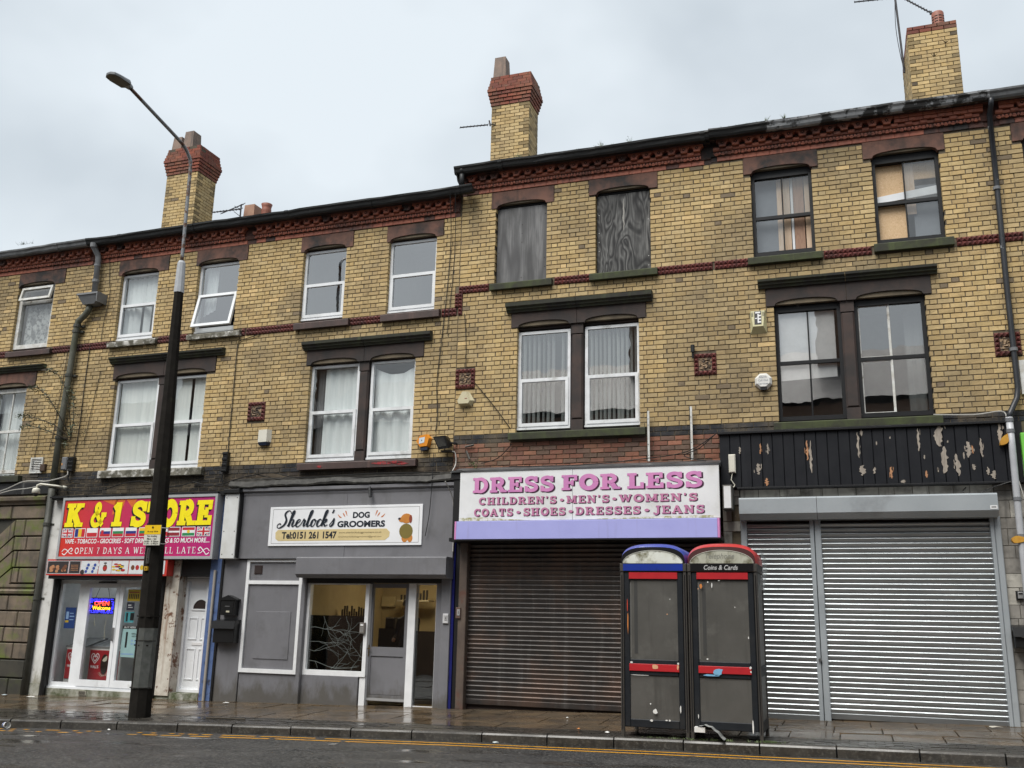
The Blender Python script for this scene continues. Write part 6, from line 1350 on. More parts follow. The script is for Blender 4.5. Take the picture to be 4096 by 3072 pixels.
t=thing('alarm_box','round white alarm sounder with call out lettering','alarm box',(5.31,-.05,5.13),False)
mb=MB(); oc=lambda r,y:[(5.31+r*math.cos(RAD(22.5+45*i)),y,5.268+r*math.sin(RAD(22.5+45*i))*.98) for i in range(8)]; mb.add(oc(.142,0)+oc(.142,-.03)+oc(.105,-.085),[(i+8*k,(i+1)%8+8*k,(i+1)%8+8*k+8,i+8*k+8) for k in (0,1) for i in range(8)]+[tuple(range(16,24))]); cv=part('cover',mb,pm('white_plastic',(.68,.68,.66),(.6,.6,.57),3,.45,dirt=(.4,.38,.3),dlo=.6,dhi=.8,bmp=.02),t)
letters(cv,lambda m:(bfont(m,'Alarm',5.245,5.365,5.31,5.345,-.087),bfont(m,'Call Out',5.235,5.385,5.258,5.29,-.087),bfont(m,'Services',5.235,5.385,5.205,5.235,-.087)),flat('grey_lettering',(.14,.16,.2),.5))
mb=MB(); mb.prism([(5.25,5.165),(5.275,5.12),(5.345,5.12),(5.37,5.165)],-.07,0); part('lamp_base',mb,BLKPL,t)
t=thing('sensor_box','small pale grey box screwed to the left end of the black boards','box',(4.79,-.2,3.79),False); mb=MB(); mb.cbox(4.74,4.845,-.21,-.145,3.79,4.08,.015); mb.tube([(4.79,-.18,3.79),(4.77,-.18,3.68),(4.82,-.17,3.6),(4.8,-.2,3.56)],.008,5); part('cover',mb,CBOX,t)
t=thing('projecting_sign','grimy white light box sign sticking out beside the silver shutters','sign',(4.74,-.3,3.2),False); mb=MB(); mb.cbox(4.655,4.80,-.40,-.12,3.2,3.575,.012); part('case',mb,pm('grimy_metal_case',(.13,.13,.12),(.07,.065,.055),5,.5,bmp=.1),t); mb=MB(); mb.box(4.675,4.78,-.405,-.40,3.22,3.555); part('face',mb,pm('white_lightbox',(.66,.67,.68),(.58,.58,.57),3,.4,bmp=0),t)
for i,(x0,x1,lb,mm) in enumerate(((-8.69,-8.55,'grey meter box beside the ribbed black cable joint next to the drainpipe',GREYPL),)):
    t=thing('meter_box',lb,'meter box',(-8.62,-.05,4.28),True); mb=MB(); mb.cbox(x0,x1,-.09,0,4.28,4.55,.02); mb.box(x0+.02,x0+.05,-.093,-.09,4.38,4.42,1); part('cover',mb,[mm,flat('orange_label',(.5,.25,.1),.5)],t)
for x,zt,zb,lb in ((-8.44,4.54,4.25,'ribbed black cable joint beside the grey meter box'),(-4.70,4.50,4.12,'ribbed black cable joint at the left end of the grey shop fascia')):
    t=thing('cable_joint',lb,'cable joint',(x,-.05,zb),True); mb=MB(); n=7; hh=(zt-zb)/n
    for i in range(n): mb.cbox(x-.06+.004*(i%2),x+.06-.004*(i%2),-.10+.012*(i%2),0,zb+i*hh,zb+(i+1)*hh,.012)
    mb.tube([(x-.03,-.05,zb),(x-.05,-.05,zb-.12),(x-.02,-.04,zb-.2)],.016,6); part('case',mb,BLKPL,t)
t=thing('vent_grille','white slatted vent grille beneath the brickwork at the far left','vent',(-9.40,-.03,4.25),True); mb=MB(); mb.ring(-9.57,-9.24,4.25,4.58,.035,-.03,0); gf=part('frame',mb,OLDWH,t)
for i in range(7):
    mb=MB(); z=4.295+i*.037; mb.add([(-9.535,-.026,z),(-9.275,-.026,z),(-9.275,-.006,z+.022),(-9.535,-.006,z+.022)],[(0,1,2,3)]); part('slat',mb,OLDWH,gf)
mb=MB(); mb.quad((-9.54,-.004,4.28),(-9.27,-.004,4.28),(-9.27,-.004,4.55),(-9.54,-.004,4.55)); part('dark_back',mb,SHADEDK,gf)
t=thing('junction_box','small brown box fixed beside the white vent grille','box',(-9.2,-.03,4.28),True); mb=MB(); mb.cbox(-9.27,-9.14,-.06,0,4.28,4.43,.01); part('cover',mb,flat('brown_box',(.06,.035,.022),.6),t)
t=thing('cctv_camera','white dome camera on a curved white arm over the stone corner','camera',(-8.66,-.02,3.92),True)
mb=MB(); mb.tube([(-8.52,-.12,3.92),(-8.60,-.2,3.935),(-8.80,-.3,3.955),(-8.90,-.33,3.965),(-8.955,-.345,3.94),(-8.965,-.35,3.86)],.022,8); mb.tube([(-8.52,-.115,3.92),(-8.52,-.02,3.92)],.035,8); part('arm',mb,CBOX,t,smooth=True)
o_=part('housing',lathe([(.02,3.89),(.065,3.875),(.075,3.85),(.078,3.79),(.06,3.775)],-8.965,-.35),CBOX,t,smooth=True); part('lens_dome',lathe([(.058,3.778),(.05,3.745),(.03,3.72),(.002,3.712)],-8.965,-.35),flat('dome_black',(.015,.015,.017),.1),t,smooth=True)
def mailbox(x0,x1,z0,z1,pitched,lb,left=True,y=-.05):
    t=thing('mailbox',lb,'mailbox',((x0+x1)/2,y,z0),left); mb=MB(); d=.12 if pitched else .16; y1=y-d
    if pitched:
        mb.cbox(x0+.02,x1-.02,y1,y,z0,z1-.08,.006); mb.cbox(x0+.05,x1-.05,y1-.008,y1,z1-.20,z1-.115,.004); mb.box(x0+.06,x1-.06,y1-.006,y1,z0+.04,z0+.2); c=part('body',mb,BLKPL,t)
        mb=MB(); xm=(x0+x1)/2; mb.prism([(x0-.015,z1-.09),(x1+.015,z1-.09),(x1+.01,z1-.07),(xm,z1),(x0-.01,z1-.07)],y1-.02,y); part('roof',mb,BLKPL,t)
        mb=MB(); mb.box(xm-.05,xm+.05,y1-.012,y1-.008,z0+.155,z0+.162); mb.box(xm-.02,xm+.05,y1-.012,y1-.006,z0+.05,z0+.08,1); part('nameplate',mb,[SILV,flat('cream_plate',(.5,.47,.36),.5)],t)
    else:
        mb.cbox(x0+.015,x1-.015,y1,y,z0,z1-.05,.012); part('body',mb,BLKPL,t); mb=MB(); mb.extrude_x([(y,z1),(y1-.02,z1-.03),(y1-.045,z1-.16),(y1-.03,z1-.165),(y1,z1-.09),(y,z1-.05)],x0,x1); part('flap',mb,BLKPL,t)
    return t
mailbox(-4.44,-4.09,1.475,1.83,True,'small black house shaped mailbox with a pitched roof, upper of two on the grey wall'); mailbox(-4.52,-4.04,.99,1.40,False,'wide black mailbox with a sloping flap, lower of two on the grey wall')
t=mailbox(8.50,8.95,1.26,1.57,False,'black mailbox on the stone cladding at the right edge',False); mb=MB(); mb.box(8.60,8.70,-.23,-.21,1.40,1.43); part('nameplate',mb,WPR,t)
t=thing('intercom','grey intercom keypad on the white post left of the groomers door','intercom',(-1.57,-.03,1.22),True); mb=MB(); mb.cbox(-1.62,-1.52,-.05,.0,1.215,1.40,.008); part('body',mb,flat('brown_grey_plate',(.16,.145,.13),.4),t); mb=MB(); mb.box(-1.60,-1.545,-.054,-.05,1.345,1.375,1)
for i in range(3):
    for j in range(4): mb.box(-1.6+i*.02,-1.587+i*.02,-.053,-.05,1.24+j*.022,1.253+j*.022)
part('key',mb,[flat('keys_grey',(.3,.3,.29),.4),WPR],t,kind='stuff')
for (x0,x1,z0,z1,lb,y,bm) in ((-.045,.055,1.415,1.575,'pale key switch in a white plate on the grey shop post',-.06,flat('white_plate',(.55,.55,.56),.4)),(.20,.285,1.50,1.68,'rusty key switch on the brown shutter guide',-.10,flat('rusty_plate',(.10,.06,.045),.6))):
    t=thing('key_switch',lb,'key switch',((x0+x1)/2,y,z0),x0<.0); mb=MB(); mb.cbox(x0,x1,y-.03,y,z0,z1,.008); part('plate',mb,bm,t); mb=MB(); xm=(x0+x1)/2+.01; mb.box(xm-.025,xm+.025,y-.035,y-.03,z0+.05,z1-.03); mb.box(xm-.004,xm+.004,y-.037,y-.035,z0+.075,z1-.06,1); part('keyhole_plate',mb,[flat('steel_plate',(.5,.5,.5),.35,.5),SHADEDK],t)
t=thing('key_safe','small silver and black key safe on the cladding at the right edge','key safe',(8.66,-.04,1.91),False); mb=MB(); mb.cbox(8.61,8.72,-.06,0,1.91,2.035,.012); part('body',mb,BLKPL,t); mb=MB(); mb.cbox(8.63,8.70,-.068,-.06,1.925,2.02,.008); mb.box(8.64,8.69,-.071,-.068,1.985,2.005,1); part('cover',mb,[SILV,BLKPL],t)
for x0,zt,lb in ((3.445,4.86,'left white metal batten standing over the pink lettered sign'),(4.14,4.90,'right taller white metal batten standing over the pink lettered sign')):
    t=thing('sign_batten',lb,'batten',(x0+.02,-.1,4.03),False); mb=MB(); mb.box(x0,x0+.042,-.12,-.105,4.03,zt); mb.box(x0,x0+.008,-.12,-.06,4.03,zt); part('channel',mb,OLDWH,t); mb=MB(); [mb.box(x0+.016,x0+.026,-.122,-.12,z,z+.012) for z in (4.12,4.3,4.62,4.72)]; part('bolt_hole',mb,SHADEDK,t,kind='stuff')
t=thing('overflow_cap','black capped stub pipe above the square panel right of the paired windows','pipe',(4.21,-.06,5.72),False); mb=MB(); mb.tube([(4.21,-.06,5.72),(4.21,-.06,5.83)],.018,8); mb.tube([(4.21,-.07,5.82),(4.21,-.07,5.94)],.034,10); part('cap',mb,BLKPL,t)
t=thing('pipe_stub','dark stub of pipe sticking out of the grey fascia above the sign board','bracket',(-1.5,-.15,3.55),True); mb=MB(); mb.tube([(-1.53,-.10,3.78),(-1.51,-.16,3.68),(-1.47,-.2,3.55)],.028,8); part('stub',mb,BLKPL,t)
mb=MB()
for x,z,a,b in ((.24,4.40,.40,4.43),(.26,4.33,.33,4.18)): mb.tube([(x,-.04,z),(a,-.05,b)],.018,4)
thing('wood_offcut','broken grey battens leaning over the old red brickwork','timber',(.3,-.04,4.3),False,mb=mb,mats=flat('grey_batten',(.10,.095,.085),.8))

# ------------------------------------------------------------------ downpipes
PGREY=pm('grey_painted_pipe',(.19,.195,.205),(.15,.155,.16),4,.45,dirt=(.06,.06,.05),dlo=.6,dhi=.75,bmp=.05); PGREEN=pm('lichen_grey_pipe',(.105,.105,.085),(.07,.075,.055),5,.6,dirt=(.05,.055,.03),bmp=.15); PDARK=pm('sooty_pipe',(.06,.06,.05),(.04,.042,.034),5,.6,bmp=.15)
t=thing('drainpipe','old grey drainpipe with a square hopper between the two left houses','drainpipe',(-8.8,-.1,-.1),True)
mb=MB(); mb.tube([(-8.43,-.26,9.15),(-8.44,-.24,9.06),(-8.41,-.14,8.93),(-8.40,-.11,8.85),(-8.385,-.11,8.0)],.062,12); up=part('upper_pipe',mb,PGREY,t,smooth=True)
mb=MB(); mb.tube([(-8.43,-.255,9.14),(-8.435,-.25,9.05)],.075,12); mb.tube([(-8.40,-.11,8.70),(-8.40,-.11,8.66)],.072,12); mb.tube([(-8.39,-.11,8.36),(-8.39,-.11,8.30)],.075,12); split('collar',mb,PGREY,up)
mb=MB(); a,b=(-8.68,-8.17),(-8.58,-8.27); mb.add([(-8.67,-.27,7.98),(-8.16,-.27,7.98),(-8.16,.0,7.98),(-8.67,.0,7.98),(-8.57,-.2,7.79),(-8.26,-.2,7.79),(-8.26,0,7.79),(-8.57,0,7.79)],[(4,5,1,0),(5,6,2,1),(7,4,0,3),(7,6,5,4)]); mb.box(-8.69,-8.14,-.285,0,7.98,8.02); mb.box(-8.15,-8.13,-.29,0,7.8,8.02); part('hopper',mb,PGREY,t)
mb=MB(); mb.tube([(-8.47,-.1,7.80),(-8.50,-.1,7.68),(-8.58,-.1,7.58),(-8.72,-.1,7.47),(-8.745,-.1,7.38),(-8.77,-.1,6.5),(-8.81,-.1,5.4),(-8.82,-.1,3.9)],.066,12); part('lower_pipe',mb,PGREEN,t,smooth=True)
mb=MB(); mb.tube([(-8.82,-.1,3.9),(-8.815,-.1,2.0),(-8.81,-.1,-.2)],.066,12); lp=part('foot_pipe',mb,PDARK,t,smooth=True)
mb=MB()
for x,z in ((-8.745,7.36),(-8.75,7.24),(-8.785,6.28),(-8.82,4.95),(-8.82,3.18),(-8.815,1.72)): mb.tube([(x,-.1,z-.03),(x,-.1,z+.03)],.08,12); mb.box(x+.05,x+.14,-.06,0,z-.02,z+.02)
split('pipe_bracket',mb,PDARK,t)
PBLK=pm('chipped_black_pipe',(.014,.016,.02),(.02,.022,.027),5,.4,dirt=(.4,.42,.43),dirt_scale=6,dlo=.68,dhi=.72,bmp=.1); PWH=pm('grey_white_pipe',(.40,.41,.43),(.34,.35,.37),4,.4,bmp=.03)
t=thing('drainpipe','chipped black drainpipe joining a pale plastic pipe at the right edge','drainpipe',(8.9,-.1,.2),False)
mb=MB(); mb.tube([(8.95,-.26,9.55),(8.945,-.2,9.44),(8.93,-.09,9.36),(8.925,-.08,8.0),(8.91,-.08,6.6),(8.91,-.08,4.95),(8.88,-.09,4.78),(8.76,-.16,4.55),(8.735,-.18,4.45)],.042,10); part('iron_pipe',mb,PBLK,t,smooth=True)
mb=MB(); mb.tube([(8.735,-.2,4.48),(8.735,-.2,4.0),(8.725,-.2,3.0),(8.73,-.2,1.2),(8.73,-.2,.1)],.048,10); part('plastic_pipe',mb,PWH,t,smooth=True)
mb=MB(); [mb.tube([(x,y,z-.025),(x,y,z+.025)],.057,10) for x,y,z in ((8.92,-.08,8.1),(8.91,-.08,5.52),(8.735,-.2,4.44),(8.735,-.2,4.28),(8.73,-.2,3.3),(8.73,-.2,2.78))]; split('collar',mb,[GREYPL],t)
t=thing('foam_patch','lump of yellow expanding foam beside the pale pipe','foam',(8.66,-.2,4.1),False); mb=MB(); mb.prism(catmull([(8.69,4.24),(8.61,4.18),(8.58,4.08),(8.66,4.09),(8.695,4.13)],3),-.24,-.15); mb.prism(catmull([(8.76,2.76),(8.66,2.78),(8.60,2.74),(8.63,2.68),(8.76,2.70)],3),-.26,-.16); part('lump',mb,pm('ochre_foam',(.5,.27,.03),(.42,.2,.02),12,.8,bmp=.6),t)
t=thing('drainpipe','short black downpipe linking the upper gutter to the lower one at the step','drainpipe',(.07,-.25,9.2),False); mb=MB(); mb.tube([(.075,-.25,9.62),(.08,-.24,9.2)],.05,10); mb.tube([(.076,-.25,9.64),(.077,-.25,9.50)],.06,10); part('pipe',mb,BLACKG,t,smooth=True)
mb=MB(); mb.add([(-.04,-.1,9.62),(-.04,-.3,9.60),(.0,-.28,9.35),(.05,-.22,9.22),(.05,-.05,9.22)],[(0,1,2,3,4)]); part('torn_felt',mb,flat('black_felt',(.02,.02,.02),.7),t)

# ------------------------------------------------------------------ cables
CB=flat('black_cable',(.008,.008,.008),.5); CW=flat('white_cable',(.45,.44,.41),.5)
def cable(pts,label,r=.009,m=None,left=None,sub=4):
    mb=MB(); mb.tube(catmull(pts,sub),r,5); thing('cable',label,'cable',pts[-1],pts[0][0]<.06 if left is None else left,mb=mb,mats=m or CB)
cable([(-4.20,-.02,6.83),(-4.45,-.02,6.77),(-4.66,-.02,6.72),(-4.70,-.02,6.55),(-4.695,-.02,5.6),(-4.69,-.02,4.6),(-4.66,-.02,4.2)],'black cable curving down the bricks right of the store upstairs windows')
cable([(-8.34,-.02,6.98),(-8.40,-.02,6.86),(-8.41,-.02,6.0),(-8.40,-.02,5.2),(-8.43,-.02,4.55)],'black cable hanging from the string course right of the old drainpipe')
cable([(-8.02,-.02,6.35),(-8.12,-.02,5.7),(-8.2,-.02,5.0),(-8.22,-.02,4.8)],'thin dangling cable left of the paired blinds',.006)
cable([(-8.20,-.02,9.1),(-8.12,-.02,8.4),(-8.05,-.02,8.0),(-8.12,-.02,7.4),(-8.13,-.02,7.0)],'thin loose cable beside the upper window of the store house',.006)
cable([(-.10,-.36,9.2),(-.18,-.05,8.4),(-.22,-.02,7.5),(-.30,-.02,6.4),(-.36,-.02,5.6),(-.32,-.02,5.0),(-.35,-.02,4.7)],'long loose cable hanging from the eaves at the step in the roof',.007)
cable([(-.02,-.30,9.2),(-.10,-.03,8.2),(-.15,-.02,7.2),(-.2,-.02,6.5)],'short loose cable hanging beside the long one below the roof step',.006)
cable([(.13,-.02,6.85),(.18,-.02,6.3),(.19,-.02,5.82)],'thin cable dropping to the weathered square panel',.006,None,False)
cable([(.37,-.02,5.55),(.75,-.02,5.1),(1.05,-.02,4.7)],'thin cable slanting from the square panel to the window sill',.007,None,False)
cable([(-.30,-.15,4.30),(-.31,-.17,3.6),(-.34,-.16,3.2),(-.40,-.15,2.86)],'loose cable dangling over the grey fascia beside the dog groomers sign',.007)
cable([(.0,-.1,4.32),(.06,-.05,4.30),(.08,-.06,4.1),(.06,-.2,3.92)],'short white cable below the floodlight',.010,CW)
cable([(.05,-.42,3.75),(.10,-.2,3.5),(.11,-.12,3.1),(.10,-.1,2.6)],'white cable running down beside the pink lettered sign',.009,CW,False)
cable([(.55,-.05,4.1),(.85,-.05,4.18),(1.1,-.04,4.42)],'black cable looping over the old red bricks',.008,None,False)
cable([(1.2,-.45,3.96),(2.4,-.44,3.95),(3.4,-.4,4.02),(4.1,-.2,4.15),(4.58,-.2,4.43)],'black cable lying along the flashing above the pink lettered sign',.008,None,False)
cable([(4.56,-.2,4.42),(4.3,-.2,4.2),(4.05,-.2,4.08),(4.4,-.25,3.98)],'black cable drooping off the end of the black boards',.008,None,False)
cable([(7.75,-.05,4.6),(8.3,-.06,4.57),(8.66,-.08,4.60),(8.72,-.1,4.5)],'white cable strung along the black brick band to the right drainpipe',.009,CW,False)
cable([(8.77,-.22,3.55),(8.83,-.2,3.2),(8.82,-.2,2.8)],'white cable beside the pale plastic pipe',.008,CW,False)
cable([(8.1,-.06,3.5),(8.05,-.1,3.42),(8.25,-.1,3.35),(8.35,-.1,3.45),(8.7,-.2,3.56)],'black cable loop on top of the silver shutter box',.008,None,False)
cable([(-10.6,-.14,3.77),(-10.0,-.14,3.92),(-9.6,-.12,4.06),(-9.2,-.1,4.07),(-8.9,-.17,4.05),(-8.5,-.1,4.15),(-8.50,-.08,4.28)],'white cable sagging along the frieze of the stone corner, upper of two',.012,CW)
cable([(-10.6,-.15,3.72),(-9.9,-.15,3.88),(-9.4,-.14,3.92),(-8.95,-.17,3.98)],'white cable sagging along the frieze of the stone corner, lower of two',.010,CW)
cable([(-8.48,-.1,3.86),(-7.6,-.1,3.83),(-7.0,-.12,3.96),(-6.5,-.12,3.98),(-5.9,-.1,3.86),(-5.4,-.08,3.93)],'black cable strung above the red store sign',.010)
cable([(-5.4,-.06,3.95),(-4.9,-.08,3.86),(-4.2,-.1,4.0),(-3.6,-.1,4.06),(-3.0,-.1,3.95),(-1.6,-.1,3.98),(-.2,-.1,3.96)],'black cable tangled along the ledge of the grey shop',.011)
cable([(-4.0,-.08,4.05),(-2.9,-.12,3.86),(-1.4,-.12,3.92),(.1,-.1,3.90)],'second black cable drooping along the ledge of the grey shop',.010)
cable([(-9.48,-.02,5.3),(-9.46,-.02,4.9),(-9.50,-.02,4.5),(-9.46,-.05,4.3)],'thin cable hanging over the white vent grille',.006)
cable([(-8.98,-.02,6.9),(-9.02,-.02,6.0),(-9.06,-.02,5.2),(-9.12,-.02,4.7)],'thin black cable hanging left of the old drainpipe',.007)

# ------------------------------------------------------------------ aerials
ALU=flat('weathered_aerial_metal',(.03,.028,.033),.6)
def yagi(mb,a,b,n,l,dirv=(0,0,1)):
    a,b=Vector(a),Vector(b); mb.tube([a,b],.016,5); d=Vector(dirv)
    for i in range(n): p=a+(b-a)*(i/(n-1)); q=l*(1-.25*i/n); mb.tube([p-d*q,p+d*q],.0095,4)
t=thing('tv_aerial','double television aerial on a short pole by the left chimney','aerial',(-7.46,3.3,10.6),True); mb=MB(); mb.tube([(-7.46,3.3,10.6),(-7.46,3.3,11.47)],.02,6); part('pole',mb,ALU,t); mb=MB(); yagi(mb,(-7.36,3.25,11.44),(-8.18,3.5,11.41),9,.09,(0,.75,.65)); yagi(mb,(-7.38,3.2,11.29),(-8.22,3.2,11.31),10,.09,(0,.75,.65)); mb.tube([(-7.66,3.3,11.45),(-7.47,3.3,11.33)],.008,4); mb.tube([(-7.66,3.3,11.30),(-7.48,3.3,11.16)],.008,4); part('antenna',mb,ALU,t)
t=thing('tv_aerial','single television aerial pointing left from the middle chimney','aerial',(-.71,3.15,12.44),False); mb=MB(); yagi(mb,(-.74,3.12,12.44),(-1.42,3.12,12.48),9,.045,(0,.5,.85)); mb.tube([(-.71,3.12,12.54),(-.68,3.12,12.40)],.018,6); mb.tube([(-.71,3.12,12.46),(-.6,3.2,12.46)],.012,5); part('antenna',mb,ALU,t)
t=thing('tv_aerial','tall television aerial mast strapped to the right chimney','aerial',(8.12,4.0,12.6),False); mb=MB(); mb.tube([(8.15,4.2,12.8),(8.09,4.2,14.75)],.022,6); part('mast',mb,ALU,t); mb=MB(); yagi(mb,(8.02,4.2,14.62),(7.28,4.2,14.68),9,.05,(0,.5,.85)); yagi(mb,(8.82,4.2,14.05),(8.2,4.2,14.62),13,.075,(.45,.5,.5)); mb.tube([(8.82,4.2,14.05),(8.84,4.2,13.9)],.01,4); mb.box(8.74,8.78,4.18,4.24,14.08,14.14); part('antenna',mb,ALU,t); mb=MB(); mb.tube(catmull([(8.08,4.15,14.5),(8.05,4.1,13.8),(8.10,4.1,13.1),(8.16,4.1,12.75)],4),.007,4); part('loose_cable',mb,ALU,t)

# ------------------------------------------------------------------ plants on the building
LEAF=[pm('buddleia_leaf',(.045,.065,.035),(.07,.09,.05),20,.6,bmp=0),pm('moss_leaf',(.05,.085,.02),(.08,.11,.03),20,.6,bmp=0)]
TWIG=flat('twig',(.05,.04,.028),.8)
def leafy(mb,p,n,r,l):
    for i in range(n):
        c=Vector(p)+Vector((random.gauss(0,r),random.gauss(0,r),random.gauss(0,r))); d=Vector((random.gauss(0,1),random.gauss(0,1),random.gauss(0,.7))).normalized()*l; s=Vector((random.gauss(0,1),random.gauss(0,1),random.gauss(0,1))).cross(d).normalized()*l*.22
        mb.add([c-d,c+s,c+d,c-s],[(0,1,2,3)])
t=thing('buddleia','straggly buddleia shrub growing out of the wall behind the old drainpipe','shrub',(-8.6,-.05,5.0),True)
wd=MB(); lf=MB()
for pts in ([(-8.62,-.02,4.95),(-8.85,-.25,5.2),(-9.3,-.35,5.35),(-9.6,-.35,5.42),(-9.75,-.35,5.40)],[(-8.62,-.02,5.0),(-8.75,-.3,5.45),(-9.0,-.4,5.8),(-9.3,-.42,5.98),(-9.45,-.42,5.98)],[(-8.6,-.02,5.0),(-8.5,-.25,5.5),(-8.62,-.35,6.0),(-8.9,-.38,6.3),(-9.1,-.38,6.36)],[(-8.6,-.02,4.95),(-8.4,-.2,5.3),(-8.42,-.25,5.7),(-8.5,-.25,5.9)],[(-8.6,-.02,4.9),(-8.9,-.3,5.05),(-9.35,-.35,5.18),(-9.6,-.35,5.15)],[(-8.6,-.02,4.9),(-8.4,-.2,4.98),(-8.35,-.25,5.2)]):
    q=catmull(pts,5); wd.tube(q,[.012*(1-.7*i/len(q)) for i in range(len(q))],5)
    for i,p in enumerate(q[5:]): leafy(lf,p,5,.035,.045)
for i in range(12): leafy(lf,(-8.5+random.gauss(0,.1),-.1,4.95+random.gauss(0,.12)),4,.05,.045)
part('branch',wd,TWIG,t); part('foliage',lf,LEAF[0],t,kind='stuff')
mb=MB(); mb.add([(-9.12+.2*u,-.38,6.36+.02*v) for u,v in ((-.8,0),(0,1.5),(.4,0),(0,-1.5))],[(0,1,2,3)]); part('dead_flower',mb,TWIG,t)
mb=MB()
for x0,x1,n,zb in ((.6,4.4,26,9.645),(4.7,5.6,8,9.675)):
    for i in range(n):
        x=random.uniform(x0,x1); big=random.random()<.15
        for k in range(8 if big else 3): a=random.uniform(-.9,.9); h_=random.uniform(.03,.15 if big else .06); mb.add([(x-.006,-.25,zb),(x+.006,-.25,zb),(x+a*h_,-.25+random.gauss(0,.02),zb+h_)],[(0,1,2)])
        if big: leafy(mb,(x,-.25,zb+.06),10,.03,.02)
for x in (5.55,5.85): 
    for k in range(14): a=random.uniform(-1.2,1.2); h_=random.uniform(.05,.14); mb.add([(x-.006,-.25,9.675),(x+.006,-.25,9.675),(x+a*h_*.6,-.25,9.675+h_)],[(0,1,2)])
for i in range(30): x=-10.15+random.gauss(0,.12); a=random.uniform(-.1,.1); mb.add([(x-.006,-.3,9.23),(x+.006,-.3,9.23),(x+a,-.34,9.27+random.uniform(-.06,.05))],[(0,1,2)])
thing('gutter_weeds',None,None,(0,0,9.5),False,mb=mb,mats=LEAF[1],kind='stuff')
mb=MB(); leafy(mb,(.45,-.12,4.08),40,.045,.03); thing('weed_tuft','small green weed rooted on the flashing under the red bricks','weed',(.45,-.12,4.0),False,mb=mb,mats=LEAF[1])
mb=MB()
for x,z in ((8.85,12.72),(8.62,12.46)):
    for k in range(9): a=random.uniform(-1,1); mb.add([(x-.01,3.18,z),(x+.01,3.18,z),(x+a*.1,3.12,z+random.uniform(-.02,.1))],[(0,1,2)])
thing('chimney_weeds','dry weeds sprouting from the joints of the right chimney','weed',(8.7,3.18,12.5),False,mb=mb,mats=TWIG)
# ================================================================== lamp post
CONC=pm('dark_weathered_concrete',(.009,.0078,.0064),(.015,.013,.011),7,.9,spec=.15,dirt=(.03,.03,.02),dirt_scale=3,dlo=.6,dhi=.75,bmp=.4,bscale=50)
GALVP=pm('rust_streaked_pole',(.25,.26,.27),(.17,.175,.18),9,.5,metal=.4,stretch=(1,1,.25),dirt=(.10,.05,.03),dirt_scale=6,dlo=.5,dhi=.58,bmp=.1)
WHC=pm('white_painted_collar',(.42,.44,.46),(.34,.35,.37),8,.6,bmp=.2)
gp=lambda x,y:pavz(x,y)
px0,py0=-4.03,-2.456; zg=gp(px0,py0)
t=thing('lamp_post','tall dark concrete lamp post with a bent metal arm standing on the kerb edge','lamp post',(px0,py0,zg),False)
def axis(z): return (px0-.0205*(z-zg),py0)
mb=MB(); prof=[(-.1,.172),(.9,.165),(2.2,.158),(2.85,.146),(4.1,.131),(5.0,.108),(6.83,.079)]
n=8; vs=[]
for z,r in prof:
    ax,ay=axis(z)
    vs += [(ax+r*math.cos(2*math.pi*(j+.5)/n),ay+r*math.sin(2*math.pi*(j+.5)/n),z) for j in range(n)]
mb.add(vs,[(i*n+j,i*n+(j+1)%n,(i+1)*n+(j+1)%n,(i+1)*n+j) for i in range(len(prof)-1) for j in range(n)]+[tuple(len(vs)-n+j for j in range(n))]); col=part('column',mb,CONC,t)
mb=MB(); ax,ay=axis(6.83); bx_,by_=axis(7.38); mb.tube([(ax,ay,6.82),(bx_,by_,7.36),(bx_,by_,7.40)],[.086,.068,.05],10); part('collar',mb,WHC,t)
pts=[(bx_,by_,7.36),axis(8.2)+(8.2,),axis(8.9)+(8.9,),(-4.225,-2.46,9.25),(-4.235,-2.50,9.36),(-4.25,-2.60,9.47),(-4.268,-2.75,9.55),(-4.33,-3.3,9.73),(-4.40,-3.92,9.93)]
mb=MB(); mb.tube(catmull(pts,4),.030,10); part('arm',mb,GALVP,t,smooth=True)
# lantern: a flat tray with a rounded nose and a domed back cover
r0=Vector((-4.40,-3.92,9.94)); dd=Vector((-.05,-.64,-.01)).normalized(); sd_=Vector((1,-.16,0)).normalized(); up=sd_.cross(dd)
if up.z<0: up=-up
LN=.66
def lp(u,v,w_): return tuple(r0+dd*u*.78+sd_*v*.85+up*w_*.85)
out=[(-.02,-.055),(.08,-.065),(.12,-.135),(.42,-.15),(.56,-.125),(.62,-.045),(.62,.045),(.56,.125),(.42,.15),(.12,.135),(.08,.065),(-.02,.055)]
mb=MB(); m=len(out); V0=[lp(u,v,-.025) for u,v in out]; V1=[lp(u,v,.012) for u,v in out]; V2=[lp(.02+u*.93,v*.82,.04+.035*math.sin(math.pi*min(1,max(0,(.45-u)/.5)))) for u,v in out]
mb.add(V0+V1+V2,[tuple(range(m))]+[(i,(i+1)%m,(i+1)%m+m,i+m) for i in range(m)]+[(i+m,(i+1)%m+m,(i+1)%m+2*m,i+2*m) for i in range(m)]+[tuple(range(3*m-1,2*m-1,-1))]); ln=part('lantern',mb,flat('grey_lantern',(.16,.165,.17),.4,.3),t)
mb=MB(); mb.add([lp(u,v,-.030) for u,v in ((.13,-.115),(.42,-.13),(.54,-.105),(.60,0),(.54,.105),(.42,.13),(.13,.115))],[tuple(range(7))]); part('lens',mb,flat('lantern_lens',(.035,.033,.03),.3),ln)
